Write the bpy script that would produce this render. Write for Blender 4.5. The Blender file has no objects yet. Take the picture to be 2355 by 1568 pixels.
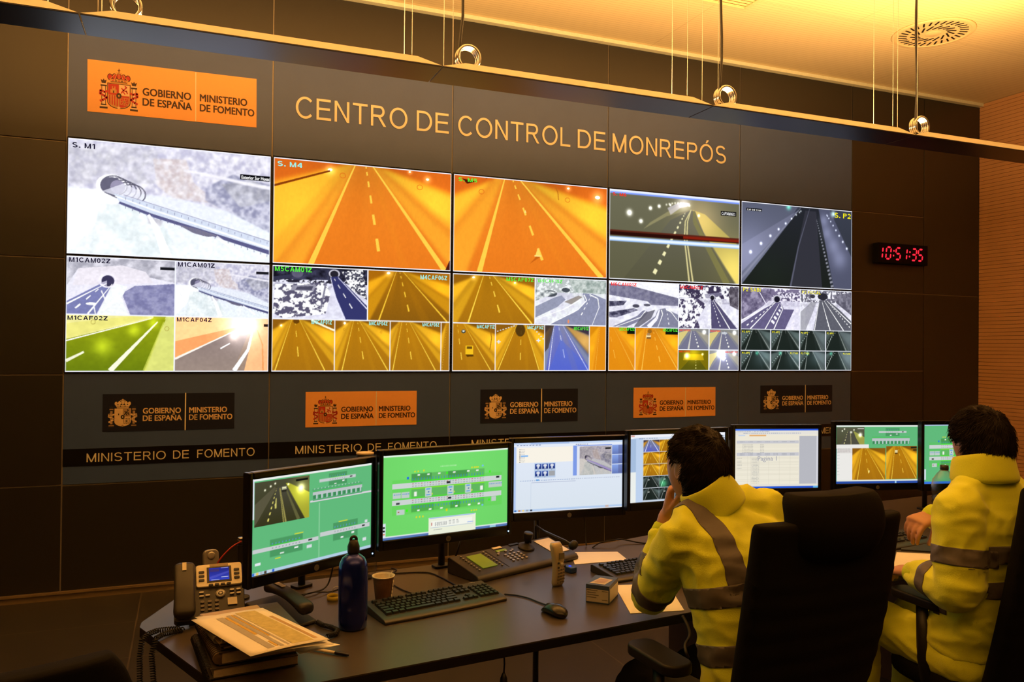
import bpy, bmesh, math, random, os
import numpy as np
from mathutils import Vector, Matrix

SC = bpy.context.scene
COL = SC.collection
PI = math.pi

# ---------------------------------------------------------------- camera, world, lights, exposure
F_PX, YAW, PITCH, ROLL = 1850.0, 0.38202, 0.008975, 0.009678
EYE = Vector((0.0, 0.0, 1.6))
CAM_F = Vector((math.sin(YAW) * math.cos(PITCH), math.cos(YAW) * math.cos(PITCH), math.sin(PITCH)))
_r0 = Vector((math.cos(YAW), -math.sin(YAW), 0.0))
_u0 = _r0.cross(CAM_F)
CAM_R = _r0 * math.cos(ROLL) + _u0 * math.sin(ROLL)
CAM_U = _u0 * math.cos(ROLL) - _r0 * math.sin(ROLL)
cam_data = bpy.data.cameras.new('camera')
cam_data.sensor_fit = 'HORIZONTAL'
cam_data.sensor_width = 36.0
cam_data.lens = F_PX / 2355.0 * 36.0
cam_data.clip_start = 0.05
cam = bpy.data.objects.new('camera', cam_data)
COL.objects.link(cam)
M = Matrix((CAM_R, CAM_U, -CAM_F)).transposed().to_4x4()
M.translation = EYE
cam.matrix_world = M
SC.camera = cam

world = bpy.data.worlds.new('world')
SC.world = world
world.use_nodes = True
world.node_tree.nodes['Background'].inputs[0].default_value = (0.006, 0.004, 0.002, 1)
world.node_tree.nodes['Background'].inputs[1].default_value = 1.0

SC.view_settings.view_transform = 'Standard'
SC.view_settings.look = 'None'
SC.view_settings.gamma = 1.0
SC.view_settings.use_curve_mapping = False
SC.view_settings.exposure = 0.0

LAMP_COLOR = (1.0, 0.50, 0.16)
LAMP_W = 72.0          # each pendant luminaire throws its light up at the ceiling

FLOOR_Z, CEIL_Z, WALL_Y, WALL_X = -0.05, 4.17, 5.913, 7.57
DESK_Z = 0.74


def lamp(name, loc, size_x, size_y, power, rot=(PI, 0, 0), color=LAMP_COLOR, parent=None):
    l = bpy.data.lights.new(name, 'AREA')
    l.shape = 'RECTANGLE'
    l.size, l.size_y = size_x, size_y
    l.energy = power
    l.color = color
    o = bpy.data.objects.new(name, l)
    COL.objects.link(o)
    o.location = loc
    o.rotation_euler = rot
    if parent:
        o.parent = parent
    return o


# ---------------------------------------------------------------- colour and materials
def s2l(c):
    c = np.asarray(c, float)
    return np.where(c <= 0.04045, c / 12.92, ((np.maximum(c, 0) + 0.055) / 1.055) ** 2.4)


def rgb(r, g, b):
    return tuple(float(x) for x in s2l(np.array([r, g, b]) / 255.0)) + (1.0,)


_mats = {}


def mat(name, col, rough=0.6, metal=0.0, vary=0.12, scale=40.0, bump=0.0, spec=0.5, coat=0.0, trans=0.0, ior=1.45, sheen=0.0):
    """Procedural surface: base colour varied by noise, optional noise bump."""
    if name in _mats:
        return _mats[name]
    m = bpy.data.materials.new(name)
    m.use_nodes = True
    nt = m.node_tree
    b = nt.nodes['Principled BSDF']
    b.inputs['Roughness'].default_value = rough
    b.inputs['Metallic'].default_value = metal
    b.inputs['Specular IOR Level'].default_value = spec
    b.inputs['Coat Weight'].default_value = coat
    b.inputs['Transmission Weight'].default_value = trans
    b.inputs['IOR'].default_value = ior
    b.inputs['Sheen Weight'].default_value = sheen
    tc = nt.nodes.new('ShaderNodeTexCoord')
    nz = nt.nodes.new('ShaderNodeTexNoise')
    nz.inputs['Scale'].default_value = scale
    nz.inputs['Detail'].default_value = 4
    nt.links.new(tc.outputs['Object'], nz.inputs['Vector'])
    mx = nt.nodes.new('ShaderNodeMix')
    mx.data_type = 'RGBA'
    c = Vector(col[:3])
    mx.inputs['A'].default_value = (*(c * (1 - vary)), 1)
    mx.inputs['B'].default_value = (*(c * (1 + vary)), 1)
    nt.links.new(nz.outputs['Fac'], mx.inputs['Factor'])
    nt.links.new(mx.outputs['Result'], b.inputs['Base Color'])
    if bump:
        bp = nt.nodes.new('ShaderNodeBump')
        bp.inputs['Strength'].default_value = bump
        bp.inputs['Distance'].default_value = 0.002
        nt.links.new(nz.outputs['Fac'], bp.inputs['Height'])
        nt.links.new(bp.outputs['Normal'], b.inputs['Normal'])
    _mats[name] = m
    return m


def emat(name, col, strength=1.0):
    if name in _mats:
        return _mats[name]
    m = bpy.data.materials.new(name)
    m.use_nodes = True
    nt = m.node_tree
    nt.nodes.clear()
    out = nt.nodes.new('ShaderNodeOutputMaterial')
    e = nt.nodes.new('ShaderNodeEmission')
    e.inputs['Color'].default_value = (*col[:3], 1)
    e.inputs['Strength'].default_value = strength
    nt.links.new(e.outputs[0], out.inputs[0])
    _mats[name] = m
    return m


def film_mat(name, tint):
    """Thin clear plastic: mostly see-through, glossy at grazing angles."""
    m = bpy.data.materials.new(name)
    m.use_nodes = True
    nt = m.node_tree
    nt.nodes.clear()
    out = nt.nodes.new('ShaderNodeOutputMaterial')
    tr = nt.nodes.new('ShaderNodeBsdfTransparent')
    tr.inputs['Color'].default_value = (*tint, 1)
    gl = nt.nodes.new('ShaderNodeBsdfGlossy')
    gl.inputs['Roughness'].default_value = 0.06
    lw = nt.nodes.new('ShaderNodeLayerWeight')
    lw.inputs['Blend'].default_value = 0.35
    mx = nt.nodes.new('ShaderNodeMixShader')
    nz = nt.nodes.new('ShaderNodeTexNoise')
    nz.inputs['Scale'].default_value = 45
    bp = nt.nodes.new('ShaderNodeBump')
    bp.inputs['Strength'].default_value = 0.4
    bp.inputs['Distance'].default_value = 0.004
    nt.links.new(nz.outputs['Fac'], bp.inputs['Height'])
    nt.links.new(bp.outputs['Normal'], gl.inputs['Normal'])
    nt.links.new(lw.outputs['Facing'], mx.inputs['Fac'])
    nt.links.new(tr.outputs[0], mx.inputs[1])
    nt.links.new(gl.outputs[0], mx.inputs[2])
    nt.links.new(mx.outputs[0], out.inputs[0])
    return m


def screen_mat():
    """A lit display: the picture is held as colours on the points of the screen's own grid."""
    m = bpy.data.materials.new('display_picture')
    m.use_nodes = True
    nt = m.node_tree
    nt.nodes.clear()
    out = nt.nodes.new('ShaderNodeOutputMaterial')
    e = nt.nodes.new('ShaderNodeEmission')
    at = nt.nodes.new('ShaderNodeAttribute')
    at.attribute_name = 'picture'
    nt.links.new(at.outputs['Color'], e.inputs['Color'])
    e.inputs['Strength'].default_value = 1.0
    nt.links.new(e.outputs[0], out.inputs[0])
    return m


# ---------------------------------------------------------------- mesh building
class MB:
    def __init__(s):
        s.v = []
        s.f = []

    def add(s, vs, fs):
        o = len(s.v)
        s.v += [tuple(p) for p in vs]
        s.f += [tuple(i + o for i in f) for f in fs]
        return s

    def box(s, c, d, rz=0.0, m=None):
        x, y, z = d[0] / 2, d[1] / 2, d[2] / 2
        vs = [Vector((i * x, j * y, k * z)) for i in (-1, 1) for j in (-1, 1) for k in (-1, 1)]
        R = m if m is not None else Matrix.Rotation(rz, 3, 'Z')
        vs = [R @ p + Vector(c) for p in vs]
        return s.add(vs, [(0, 1, 3, 2), (4, 6, 7, 5), (0, 4, 5, 1), (2, 3, 7, 6), (0, 2, 6, 4), (1, 5, 7, 3)])

    def prism(s, poly, z0, z1, m=None, off=(0, 0, 0)):
        """Extrude a 2-D polygon (counter-clockwise) from z0 to z1."""
        n = len(poly)
        vs = [Vector((x, y, z0)) for x, y in poly] + [Vector((x, y, z1)) for x, y in poly]
        if m is not None:
            vs = [m @ p for p in vs]
        vs = [p + Vector(off) for p in vs]
        fs = [tuple(range(n))[::-1], tuple(range(n, 2 * n))]
        fs += [(i, (i + 1) % n, n + (i + 1) % n, n + i) for i in range(n)]
        return s.add(vs, fs)

    def tube(s, pts, r, n=10, cap=True, flat=1.0):
        """Swept tube; r a number or a list; rounded by small end rings."""
        pts = [Vector(p) for p in pts]
        k = len(pts)
        rs = list(r) if hasattr(r, '__len__') else [r] * k
        t0 = (pts[1] - pts[0]).normalized()
        up = Vector((0, 0, 1)) if abs(t0.z) < 0.9 else Vector((1, 0, 0))
        nrm = (up - t0 * up.dot(t0)).normalized()
        vs = []
        for i, p in enumerate(pts):
            a = pts[max(i - 1, 0)]
            b = pts[min(i + 1, k - 1)]
            t = (b - a)
            t = t.normalized() if t.length > 1e-9 else t0
            nrm = (nrm - t * nrm.dot(t)).normalized()
            bn = t.cross(nrm)
            for j in range(n):
                a_ = 2 * PI * j / n
                vs.append(p + nrm * (math.cos(a_) * rs[i] * flat) + bn * (math.sin(a_) * rs[i]))
        fs = []
        for i in range(k - 1):
            for j in range(n):
                fs.append((i * n + j, i * n + (j + 1) % n, (i + 1) * n + (j + 1) % n, (i + 1) * n + j))
        if cap:
            fs.append(tuple(range(n))[::-1])
            fs.append(tuple((k - 1) * n + j for j in range(n)))
        return s.add(vs, fs)

    def lathe(s, prof, n=24, c=(0, 0, 0), m=None, cap=True):
        """prof: list of (r, z), bottom to top."""
        vs = []
        for r, z in prof:
            for j in range(n):
                a = 2 * PI * j / n
                p = Vector((r * math.cos(a), r * math.sin(a), z))
                if m is not None:
                    p = m @ p
                vs.append(p + Vector(c))
        k = len(prof)
        fs = []
        for i in range(k - 1):
            for j in range(n):
                fs.append((i * n + j, i * n + (j + 1) % n, (i + 1) * n + (j + 1) % n, (i + 1) * n + j))
        if cap:
            fs.append(tuple(range(n))[::-1])
            fs.append(tuple((k - 1) * n + j for j in range(n)))
        return s.add(vs, fs)

    def loft(s, rings, cap=True):
        n = len(rings[0])
        vs = [p for r in rings for p in r]
        fs = []
        for i in range(len(rings) - 1):
            for j in range(n):
                fs.append((i * n + j, i * n + (j + 1) % n, (i + 1) * n + (j + 1) % n, (i + 1) * n + j))
        if cap:
            fs.append(tuple(range(n))[::-1])
            fs.append(tuple((len(rings) - 1) * n + j for j in range(n)))
        return s.add(vs, fs)

    def torus(s, c, R, r, m=None, n=32, k=10):
        vs = []
        for i in range(n):
            a = 2 * PI * i / n
            for j in range(k):
                b = 2 * PI * j / k
                p = Vector(((R + r * math.cos(b)) * math.cos(a), (R + r * math.cos(b)) * math.sin(a), r * math.sin(b)))
                if m is not None:
                    p = m @ p
                vs.append(p + Vector(c))
        fs = [(i * k + j, ((i + 1) % n) * k + j, ((i + 1) % n) * k + (j + 1) % k, i * k + (j + 1) % k) for i in range(n) for j in range(k)]
        return s.add(vs, fs)

    def xform(s, m):
        s.v = [tuple(m @ Vector(p)) for p in s.v]
        return s

    def build(s, name, m=None, parent=None, smooth=False, bevel=0.0, seg=2, subsurf=0, angle=40):
        me = bpy.data.meshes.new(name)
        me.from_pydata(s.v, [], s.f)
        me.update()
        bm = bmesh.new()
        bm.from_mesh(me)
        bmesh.ops.recalc_face_normals(bm, faces=bm.faces)
        bm.to_mesh(me)
        bm.free()
        o = bpy.data.objects.new(name, me)
        COL.objects.link(o)
        if m:
            me.materials.append(m)
        if parent:
            o.parent = parent
        if bevel:
            md = o.modifiers.new('bevel', 'BEVEL')
            md.width = bevel
            md.segments = seg
            md.limit_method = 'ANGLE'
            md.angle_limit = math.radians(angle)
        if subsurf:
            md = o.modifiers.new('subdivision', 'SUBSURF')
            md.levels = md.render_levels = subsurf
        if smooth or bevel:
            me.polygons.foreach_set('use_smooth', [True] * len(me.polygons))
        if bevel and not smooth:
            md = o.modifiers.new('weighted', 'WEIGHTED_NORMAL')
            md.keep_sharp = True
        return o


def thing(name, label, cat, loc=(0, 0, 0), rz=0.0, group=None):
    o = bpy.data.objects.new(name, None)
    o.empty_display_size = 0.05
    COL.objects.link(o)
    o.location = loc
    o.rotation_euler = (0, 0, rz)
    return tag(o, label, cat, group)


def tag(o, label, cat, group=None):
    o['label'] = label
    o['category'] = cat
    if group:
        o['group'] = group
    return o


def struct(o):
    o['kind'] = 'structure'
    return o


def kids(o):
    return [c for c in bpy.data.objects if c.parent == o]


def dup(root, loc=None, rz=None, label=None, group=None):
    """A copy of a thing with copies of its parts and sub-parts."""
    def rec(o, par):
        c = o.copy()
        COL.objects.link(c)
        if par is not None:
            c.parent = par
        for ch in kids(o):
            rec(ch, c)
        return c
    r = rec(root, None)
    if loc is not None:
        r.location = loc
    if rz is not None:
        r.rotation_euler = (0, 0, rz)
    if label:
        r['label'] = label
    if group:
        r['group'] = group
    return r


def rbox(mb, c, d, r, m=None, n=5, off=(0, 0, 0)):
    """Box with rounded plan corners."""
    P = []
    for sx, sy, a0 in ((1, 1, 0), (-1, 1, PI / 2), (-1, -1, PI), (1, -1, 1.5 * PI)):
        for k in range(n):
            a = a0 + PI / 2 * k / (n - 1)
            P.append((c[0] + sx * (d[0] / 2 - r) + r * math.cos(a), c[1] + sy * (d[1] / 2 - r) + r * math.sin(a)))
    return mb.prism(P, c[2] - d[2] / 2, c[2] + d[2] / 2, m, off)


# ---------------------------------------------------------------- writing
_cap = []


def cap_height():
    if not _cap:
        cu = bpy.data.curves.new('lettering', 'FONT')
        cu.body = 'E'
        o = bpy.data.objects.new('lettering', cu)
        me = bpy.data.meshes.new_from_object(o)
        ys = [v.co.y for v in me.vertices]
        _cap.append(max(ys) - min(ys))
        bpy.data.objects.remove(o)
        bpy.data.curves.remove(cu)
        bpy.data.meshes.remove(me)
    return _cap[0]


def text2d(body, cap, width=None, bold=0.0, space=1.0, extrude=0.0, res=3):
    """Letters as a mesh in the x-y plane: capital height cap, optional total width; starts at x=0 on the baseline."""
    cu = bpy.data.curves.new('lettering', 'FONT')
    cu.body = body
    cu.size = 1.0
    cu.resolution_u = res
    cu.space_character = space
    cu.space_word = 1.0
    o = bpy.data.objects.new('lettering', cu)
    me = bpy.data.meshes.new_from_object(o)
    vs = np.array([v.co[:2] for v in me.vertices]) if len(me.vertices) else np.zeros((0, 2))
    fs = [tuple(p.vertices) for p in me.polygons]
    bpy.data.objects.remove(o)
    bpy.data.curves.remove(cu)
    bpy.data.meshes.remove(me)
    if not len(vs):
        return [], []
    k = cap / cap_height()
    vs[:, 0] -= vs[:, 0].min()
    w = vs[:, 0].max()
    kx = (width / w) if width else k
    vs[:, 0] *= kx
    vs[:, 1] *= k
    if bold:
        n = len(vs)
        e = bold * cap
        lay = np.repeat(np.arange(4) * 2e-4, n)
        vs = np.concatenate([vs + np.array([dx * e, dy * e]) for dx, dy in ((-1, -.6), (1, -.6), (1, .6), (-1, .6))])
        fs = [tuple(i + q * n for i in f) for q in range(4) for f in fs]
    zz = lay if bold else np.zeros(len(vs))
    return [(float(x), float(y), extrude + float(q)) for (x, y), q in zip(vs, zz)], fs


def grotesk(body, cap, width=None, t=.128):
    """Plain sans capitals drawn from polygons (for the painted signs), capital height cap."""
    V, F = [], []

    def P(x0, pts):
        n = len(V)
        V.extend((x0 + x, y, 0.0) for x, y in pts)
        F.append(tuple(range(n, n + len(pts))))

    def arc(x0, cx, cy, rx, ry, a0, a1, n=26):
        """Ring sector of even stroke; angles in degrees."""
        for k in range(n):
            a, b = math.radians(a0 + (a1 - a0) * k / n), math.radians(a0 + (a1 - a0) * (k + 1) / n)
            o = [(cx + rx * math.cos(q), cy + ry * math.sin(q)) for q in (a, b)]
            i = [(cx + (rx - t) * math.cos(q), cy + (ry - t * .92) * math.sin(q)) for q in (b, a)]
            q = o + i
            P(x0, q if a1 > a0 else q[::-1])

    def bar(x0, xa, ya, xb, yb):
        P(x0, [(xa, ya), (xb, ya), (xb, yb), (xa, yb)])
    x = 0.0
    h = .45
    for ch in body:
        if ch == ' ':
            x += .42
            continue
        if ch in 'OÓ':
            arc(x, .5, .5, .5, .52, 0, 360, 44); w = 1.0
            if ch == 'Ó':
                P(x, [(.44, 1.06), (.54, 1.06), (.70, 1.24), (.53, 1.24)])
        elif ch == 'C':
            arc(x, .48, .5, .48, .52, 42, 318, 36); w = .88
        elif ch == 'E':
            bar(x, 0, 0, t, 1); bar(x, t, 1 - t * .92, .74, 1); bar(x, t, .47, .70, .47 + t * .9); bar(x, t, 0, .76, t * .92); w = .76
        elif ch == 'F':
            bar(x, 0, 0, t, 1); bar(x, t, 1 - t * .92, .70, 1); bar(x, t, .44, .62, .44 + t * .9); w = .70
        elif ch == 'L':
            bar(x, 0, 0, t, 1); bar(x, t, 0, .66, t * .92); w = .66
        elif ch == 'I':
            bar(x, 0, 0, t, 1); w = t
        elif ch == 'T':
            bar(x, 0, 1 - t * .92, .80, 1); bar(x, .40 - t / 2, 0, .40 + t / 2, 1 - t * .92); w = .80
        elif ch == 'N':
            bar(x, 0, 0, t, 1); bar(x, .78 - t, 0, .78, 1); P(x, [(t, 1), (t, 1 - t * 1.5), (.78 - t, 0), (.78 - t, t * 1.5)]); w = .78
        elif ch == 'M':
            bar(x, 0, 0, t, 1); bar(x, .94 - t, 0, .94, 1)
            P(x, [(t, 1), (t, .62), (.47 - t * .5, 0), (.47, 0), (.47, .16)]); P(x, [(.94 - t, 1), (.47, .16), (.47, 0), (.47 + t * .5, 0), (.94 - t, .62)]); w = .94
        elif ch == 'D':
            bar(x, 0, 0, t, 1); bar(x, t, 1 - t * .92, .38, 1); bar(x, t, 0, .38, t * .92); arc(x, .38, .5, .47, .5, -90, 90); w = .85
        elif ch in 'PR':
            bar(x, 0, 0, t, 1); bar(x, t, 1 - t * .92, .48, 1); bar(x, t, .44, .48, .44 + t * .92); arc(x, .48, .72, .27, .28, -90, 90, 18); w = .75
            if ch == 'R':
                P(x, [(.38, .45), (.52, .45), (.84, 0), (.68, 0)]); w = .84
        elif ch == 'S':
            arc(x, .40, .735, .37, .285, 25, 270, 22); arc(x, .40, .275, .40, .295, 90, -155, 22); w = .80
        elif ch == 'A':
            P(x, [(0, 0), (t * 1.1, 0), (.43, .80), (.43, 1), (.43 - t * .55, 1)]); P(x, [(.86, 0), (.43 + t * .55, 1), (.43, 1), (.43, .80), (.86 - t * 1.1, 0)]); bar(x, .2, .24, .66, .24 + t * .85); w = .86
        elif ch == 'V':
            P(x, [(0, 1), (.41 - t * .55, 0), (.41, 0), (.41, .2), (t * 1.1, 1)]); P(x, [(.82, 1), (.82 - t * 1.1, 1), (.41, .2), (.41, 0), (.41 + t * .55, 0)]); w = .82
        elif ch == 'W':
            for d in (0, .54):
                P(x, [(d, 1), (d + .29 - t * .5, 0), (d + .29, 0), (d + .29, .25), (d + t, 1)]); P(x, [(d + .58, 1), (d + .58 - t, 1), (d + .29, .25), (d + .29, 0), (d + .29 + t * .5, 0)])
            w = 1.12
        elif ch == 'Z':
            bar(x, 0, 1 - t * .92, .74, 1); bar(x, 0, 0, .76, t * .92); P(x, [(0, t * .92), (t * 1.4, t * .92), (.74, 1 - t * .92), (.74 - t * 1.4, 1 - t * .92)]); w = .76
        elif ch == 'B':
            bar(x, 0, 0, t, 1); bar(x, t, 1 - t * .92, .44, 1); bar(x, t, .46, .46, .46 + t * .9); bar(x, t, 0, .46, t * .92); arc(x, .44, .735, .26, .265, -90, 90, 14); arc(x, .46, .27, .29, .27, -90, 90, 14); w = .75
        elif ch == '0':
            arc(x, .33, .5, .33, .52, 0, 360, 30); w = .66
        elif ch == '1':
            bar(x, .22, 0, .22 + t, 1); P(x, [(.22, 1), (.02, .84), (.02, .68), (.22, .80)]); w = .22 + t
        elif ch == '2':
            arc(x, .33, .69, .32, .32, 165, -32, 18); P(x, [(.0, t * .9), (t * 1.4, t * .9), (.62, .54), (.48, .50)]); bar(x, 0, 0, .66, t * .92); w = .66
        elif ch == '3':
            arc(x, .31, .74, .30, .27, 150, -90, 16); arc(x, .31, .28, .33, .30, 90, -150, 16); w = .64
        elif ch == '4':
            bar(x, .44, 0, .44 + t, 1); bar(x, 0, .22, .70, .22 + t * .9); P(x, [(0, .22 + t * .9), (t * 1.2, .22 + t * .9), (.44, .80), (.44, 1), (.40, 1)]); w = .70
        elif ch == '5':
            bar(x, .08, 1 - t * .92, .60, 1); bar(x, .06, .44, .06 + t, 1); arc(x, .31, .32, .33, .34, 130, -150, 18); w = .64
        elif ch == '6':
            arc(x, .33, .31, .33, .33, 0, 360, 24); arc(x, .37, .5, .37, .52, 60, 200, 14); w = .66
        elif ch == '7':
            bar(x, 0, 1 - t * .92, .64, 1); P(x, [(.12, 0), (.12 + t * 1.1, 0), (.64, 1 - t * .92), (.64 - t * 1.2, 1 - t * .92)]); w = .64
        elif ch == '8':
            arc(x, .33, .74, .28, .27, 0, 360, 22); arc(x, .33, .27, .33, .30, 0, 360, 24); w = .66
        elif ch == '9':
            arc(x, .33, .69, .33, .33, 0, 360, 24); arc(x, .29, .5, .37, .52, -120, 20, 14); w = .66
        elif ch == '.':
            bar(x, 0, 0, t * 1.1, t * 1.1); w = t * 1.1
        x += w + .185
    V = [(a * cap, b * cap, c) for a, b, c in V]
    W = (x - .185) * cap
    if width:
        V = [(a * width / W, b, c) for a, b, c in V]
    return V, F


def plane_xf(origin, ux, uy):
    """Matrix that lays x-y drawings on a plane: x along ux, y along uy."""
    ux, uy = Vector(ux).normalized(), Vector(uy).normalized()
    m = Matrix((ux, uy, ux.cross(uy))).transposed().to_4x4()
    m.translation = Vector(origin)
    return m


# ---------------------------------------------------------------- rays used to take measurements off the photograph
def ray(px, py):
    return (CAM_F * F_PX + CAM_R * (px - 1177.5) - CAM_U * (py - 784.0)).normalized()


def on_z(px, py, z=DESK_Z):
    d = ray(px, py)
    return EYE + d * ((z - EYE.z) / d.z)


def at_depth(px, py, d):
    r = ray(px, py)
    return EYE + r * (d / r.dot(CAM_F))
# ================================================================ the room
def board_mat(name, col, rough, spec):
    return mat(name, col, rough=rough, vary=0.1, scale=6.0, spec=spec)


M_DARK = board_mat('dark_phenolic_panel', (0.011, 0.010, 0.008), 0.40, 1.0)
M_GREY = board_mat('grey_satin_panel', (0.046, 0.086, 0.240), 0.40, 0.8)
M_JOINT = mat('joint_strip', (0.38, 0.34, 0.28), rough=0.4, metal=0.3)
M_BLACK = mat('black_plastic', (0.012, 0.012, 0.012), rough=0.45, vary=0.2, scale=200)
M_WHITE = mat('white_paint', (0.78, 0.76, 0.70), rough=0.6)


def ceiling_mat():
    m = mat('perforated_ceiling', (0.82, 0.72, 0.46), rough=0.7, vary=0.04, scale=3)
    nt = m.node_tree
    b = nt.nodes['Principled BSDF']
    src = b.inputs['Base Color'].links[0].from_socket
    tc = nt.nodes.new('ShaderNodeTexCoord')
    wv = nt.nodes.new('ShaderNodeTexWave')
    wv.bands_direction = 'Y'
    wv.inputs['Scale'].default_value = 9.0
    wv.inputs['Distortion'].default_value = 0.0
    nt.links.new(tc.outputs['Object'], wv.inputs['Vector'])
    rp = nt.nodes.new('ShaderNodeValToRGB')
    rp.color_ramp.elements[0].position = 0.0
    rp.color_ramp.elements[0].color = (0.80, 0.77, 0.72, 1)
    rp.color_ramp.elements[1].position = 0.12
    rp.color_ramp.elements[1].color = (1, 1, 1, 1)
    nt.links.new(wv.outputs['Fac'], rp.inputs['Fac'])
    bk = nt.nodes.new('ShaderNodeTexBrick')
    bk.inputs['Scale'].default_value = 1.0
    bk.inputs['Brick Width'].default_value = 2.4
    bk.inputs['Row Height'].default_value = 1.2
    bk.inputs['Mortar Size'].default_value = 0.003
    bk.inputs['Color1'].default_value = (1, 1, 1, 1)
    bk.inputs['Color2'].default_value = (0.985, 0.985, 0.98, 1)
    bk.inputs['Mortar'].default_value = (0.8, 0.77, 0.7, 1)
    nt.links.new(tc.outputs['Object'], bk.inputs['Vector'])
    cur = src
    for tex in (rp.outputs['Color'], bk.outputs['Color']):
        mx = nt.nodes.new('ShaderNodeMix')
        mx.data_type = 'RGBA'
        mx.blend_type = 'MULTIPLY'
        mx.inputs['Factor'].default_value = 1.0
        nt.links.new(cur, mx.inputs['A'])
        nt.links.new(tex, mx.inputs['B'])
        cur = mx.outputs['Result']
    nt.links.new(cur, b.inputs['Base Color'])
    return m


def floor_mat():
    m = mat('dark_floor_tile', (0.036, 0.031, 0.025), rough=0.38, vary=0.18, scale=5)
    nt = m.node_tree
    b = nt.nodes['Principled BSDF']
    src = b.inputs['Base Color'].links[0].from_socket
    tc = nt.nodes.new('ShaderNodeTexCoord')
    bk = nt.nodes.new('ShaderNodeTexBrick')
    bk.offset = 0.0
    bk.inputs['Scale'].default_value = 1.0
    bk.inputs['Brick Width'].default_value = 1.2
    bk.inputs['Row Height'].default_value = 0.6
    bk.inputs['Mortar Size'].default_value = 0.004
    bk.inputs['Color1'].default_value = (1, 1, 1, 1)
    bk.inputs['Color2'].default_value = (0.93, 0.93, 0.93, 1)
    bk.inputs['Mortar'].default_value = (2.4, 2.2, 1.9, 1)
    mp = nt.nodes.new('ShaderNodeMapping')
    mp.inputs['Location'].default_value = (0.27, 0.1, 0)
    nt.links.new(tc.outputs['Object'], mp.inputs['Vector'])
    nt.links.new(mp.outputs['Vector'], bk.inputs['Vector'])
    mx = nt.nodes.new('ShaderNodeMix')
    mx.data_type = 'RGBA'
    mx.blend_type = 'MULTIPLY'
    mx.inputs['Factor'].default_value = 1.0
    nt.links.new(src, mx.inputs['A'])
    nt.links.new(bk.outputs['Color'], mx.inputs['B'])
    nt.links.new(mx.outputs['Result'], b.inputs['Base Color'])
    return m


X_L, Y_B = -3.6, -4.2          # left wall and the wall behind the camera
struct(MB().box(((X_L + WALL_X) / 2, (Y_B + WALL_Y + .1) / 2, FLOOR_Z - 0.05), (WALL_X - X_L + .2, WALL_Y + .1 - Y_B, 0.1)).build('floor', floor_mat()))
struct(MB().box(((X_L + WALL_X) / 2, (Y_B + WALL_Y + .1) / 2, CEIL_Z + 0.05), (WALL_X - X_L + .2, WALL_Y + .1 - Y_B, 0.1)).build('ceiling', ceiling_mat()))
M_PLAIN = mat('dark_cream_wall', (0.09, 0.075, 0.06), rough=0.7)
struct(MB().box((X_L - 0.05, (Y_B + WALL_Y) / 2, (FLOOR_Z + CEIL_Z) / 2), (0.1, WALL_Y - Y_B, CEIL_Z - FLOOR_Z)).build('wall_left', M_PLAIN))
struct(MB().box(((X_L + WALL_X) / 2, Y_B - 0.05, (FLOOR_Z + CEIL_Z) / 2), (WALL_X - X_L, 0.1, CEIL_Z - FLOOR_Z)).build('wall_front', M_PLAIN))

# slatted timber wall on the right: boards with shadow gaps between them
m_slat = mat('timber_slat', (0.62, 0.34, 0.155), rough=0.55, vary=0.06, scale=8)
wr = MB()
h = 0.038
z = FLOOR_Z
while z < CEIL_Z - 0.005:
    z1 = min(z + h - 0.0032, CEIL_Z)
    wr.box((WALL_X + 0.018, (Y_B + WALL_Y) / 2, (z + z1) / 2), (0.036, WALL_Y - Y_B, z1 - z))
    z += h
wall_right = struct(MB().box((WALL_X + 0.07, (Y_B + WALL_Y) / 2, (FLOOR_Z + CEIL_Z) / 2), (0.06, WALL_Y - Y_B, CEIL_Z - FLOOR_Z)).build('wall_right', mat('black_backing', (0.01, 0.008, 0.006), 0.9)))
wr.build('slat_cladding', m_slat, wall_right)

# the panelled wall that holds the screens
CX_ = [-0.751, 0.532, 1.866, 3.222, 4.559, 5.861]
RZ_ = [2.943, 2.179, 1.412]
Z_TOP, Z_LOW = 3.705, 0.684
GAP = 0.009
wall_back = struct(MB().box(((X_L + WALL_X) / 2, WALL_Y + 0.060, (FLOOR_Z + CEIL_Z) / 2), (WALL_X - X_L, 0.1, CEIL_Z - FLOOR_Z)).build('wall_back', M_JOINT))


def panel(name, x0, x1, z0, z1, m, y=WALL_Y, t=0.010):
    g = GAP / 2
    MB().box(((x0 + x1) / 2, y + t / 2, (z0 + z1) / 2), (x1 - x0 - 2 * g, t, z1 - z0 - 2 * g)).build(name, m, wall_back, bevel=0.0015, seg=1)


left_x = [X_L, -2.05, -0.751]
right_x = [5.861, 6.795, WALL_X]
for k in range(2):
    zs = [0.0, 0.688, 1.402, 2.155, 2.912, 3.705, CEIL_Z - 0.03]
    for a, b in zip(zs[:-1], zs[1:]):
        panel('dark_panel', left_x[k], left_x[k + 1], a, b, M_DARK)
zs = [0.0, 0.684, 1.412, 2.178, 2.945, 3.705, CEIL_Z - 0.03]
for a, b in zip(zs[:-1], zs[1:]):
    panel('dark_panel', right_x[0], right_x[1], a, b, M_DARK)
panel('dark_panel', right_x[1], right_x[2], 0.0, 2.178, M_DARK)
panel('dark_panel', right_x[1], right_x[2], 2.178, CEIL_Z - 0.03, M_DARK)
for k in range(5):
    panel('dark_panel', CX_[k], CX_[k + 1], 0.0, Z_LOW, M_DARK)
    panel('dark_panel', CX_[k], CX_[k + 1], Z_TOP, CEIL_Z - 0.03, M_DARK)
    panel('grey_panel', CX_[k], CX_[k + 1], Z_LOW, RZ_[2], M_GREY)
    panel('grey_panel', CX_[k], CX_[k + 1], RZ_[0], Z_TOP, M_GREY)
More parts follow.
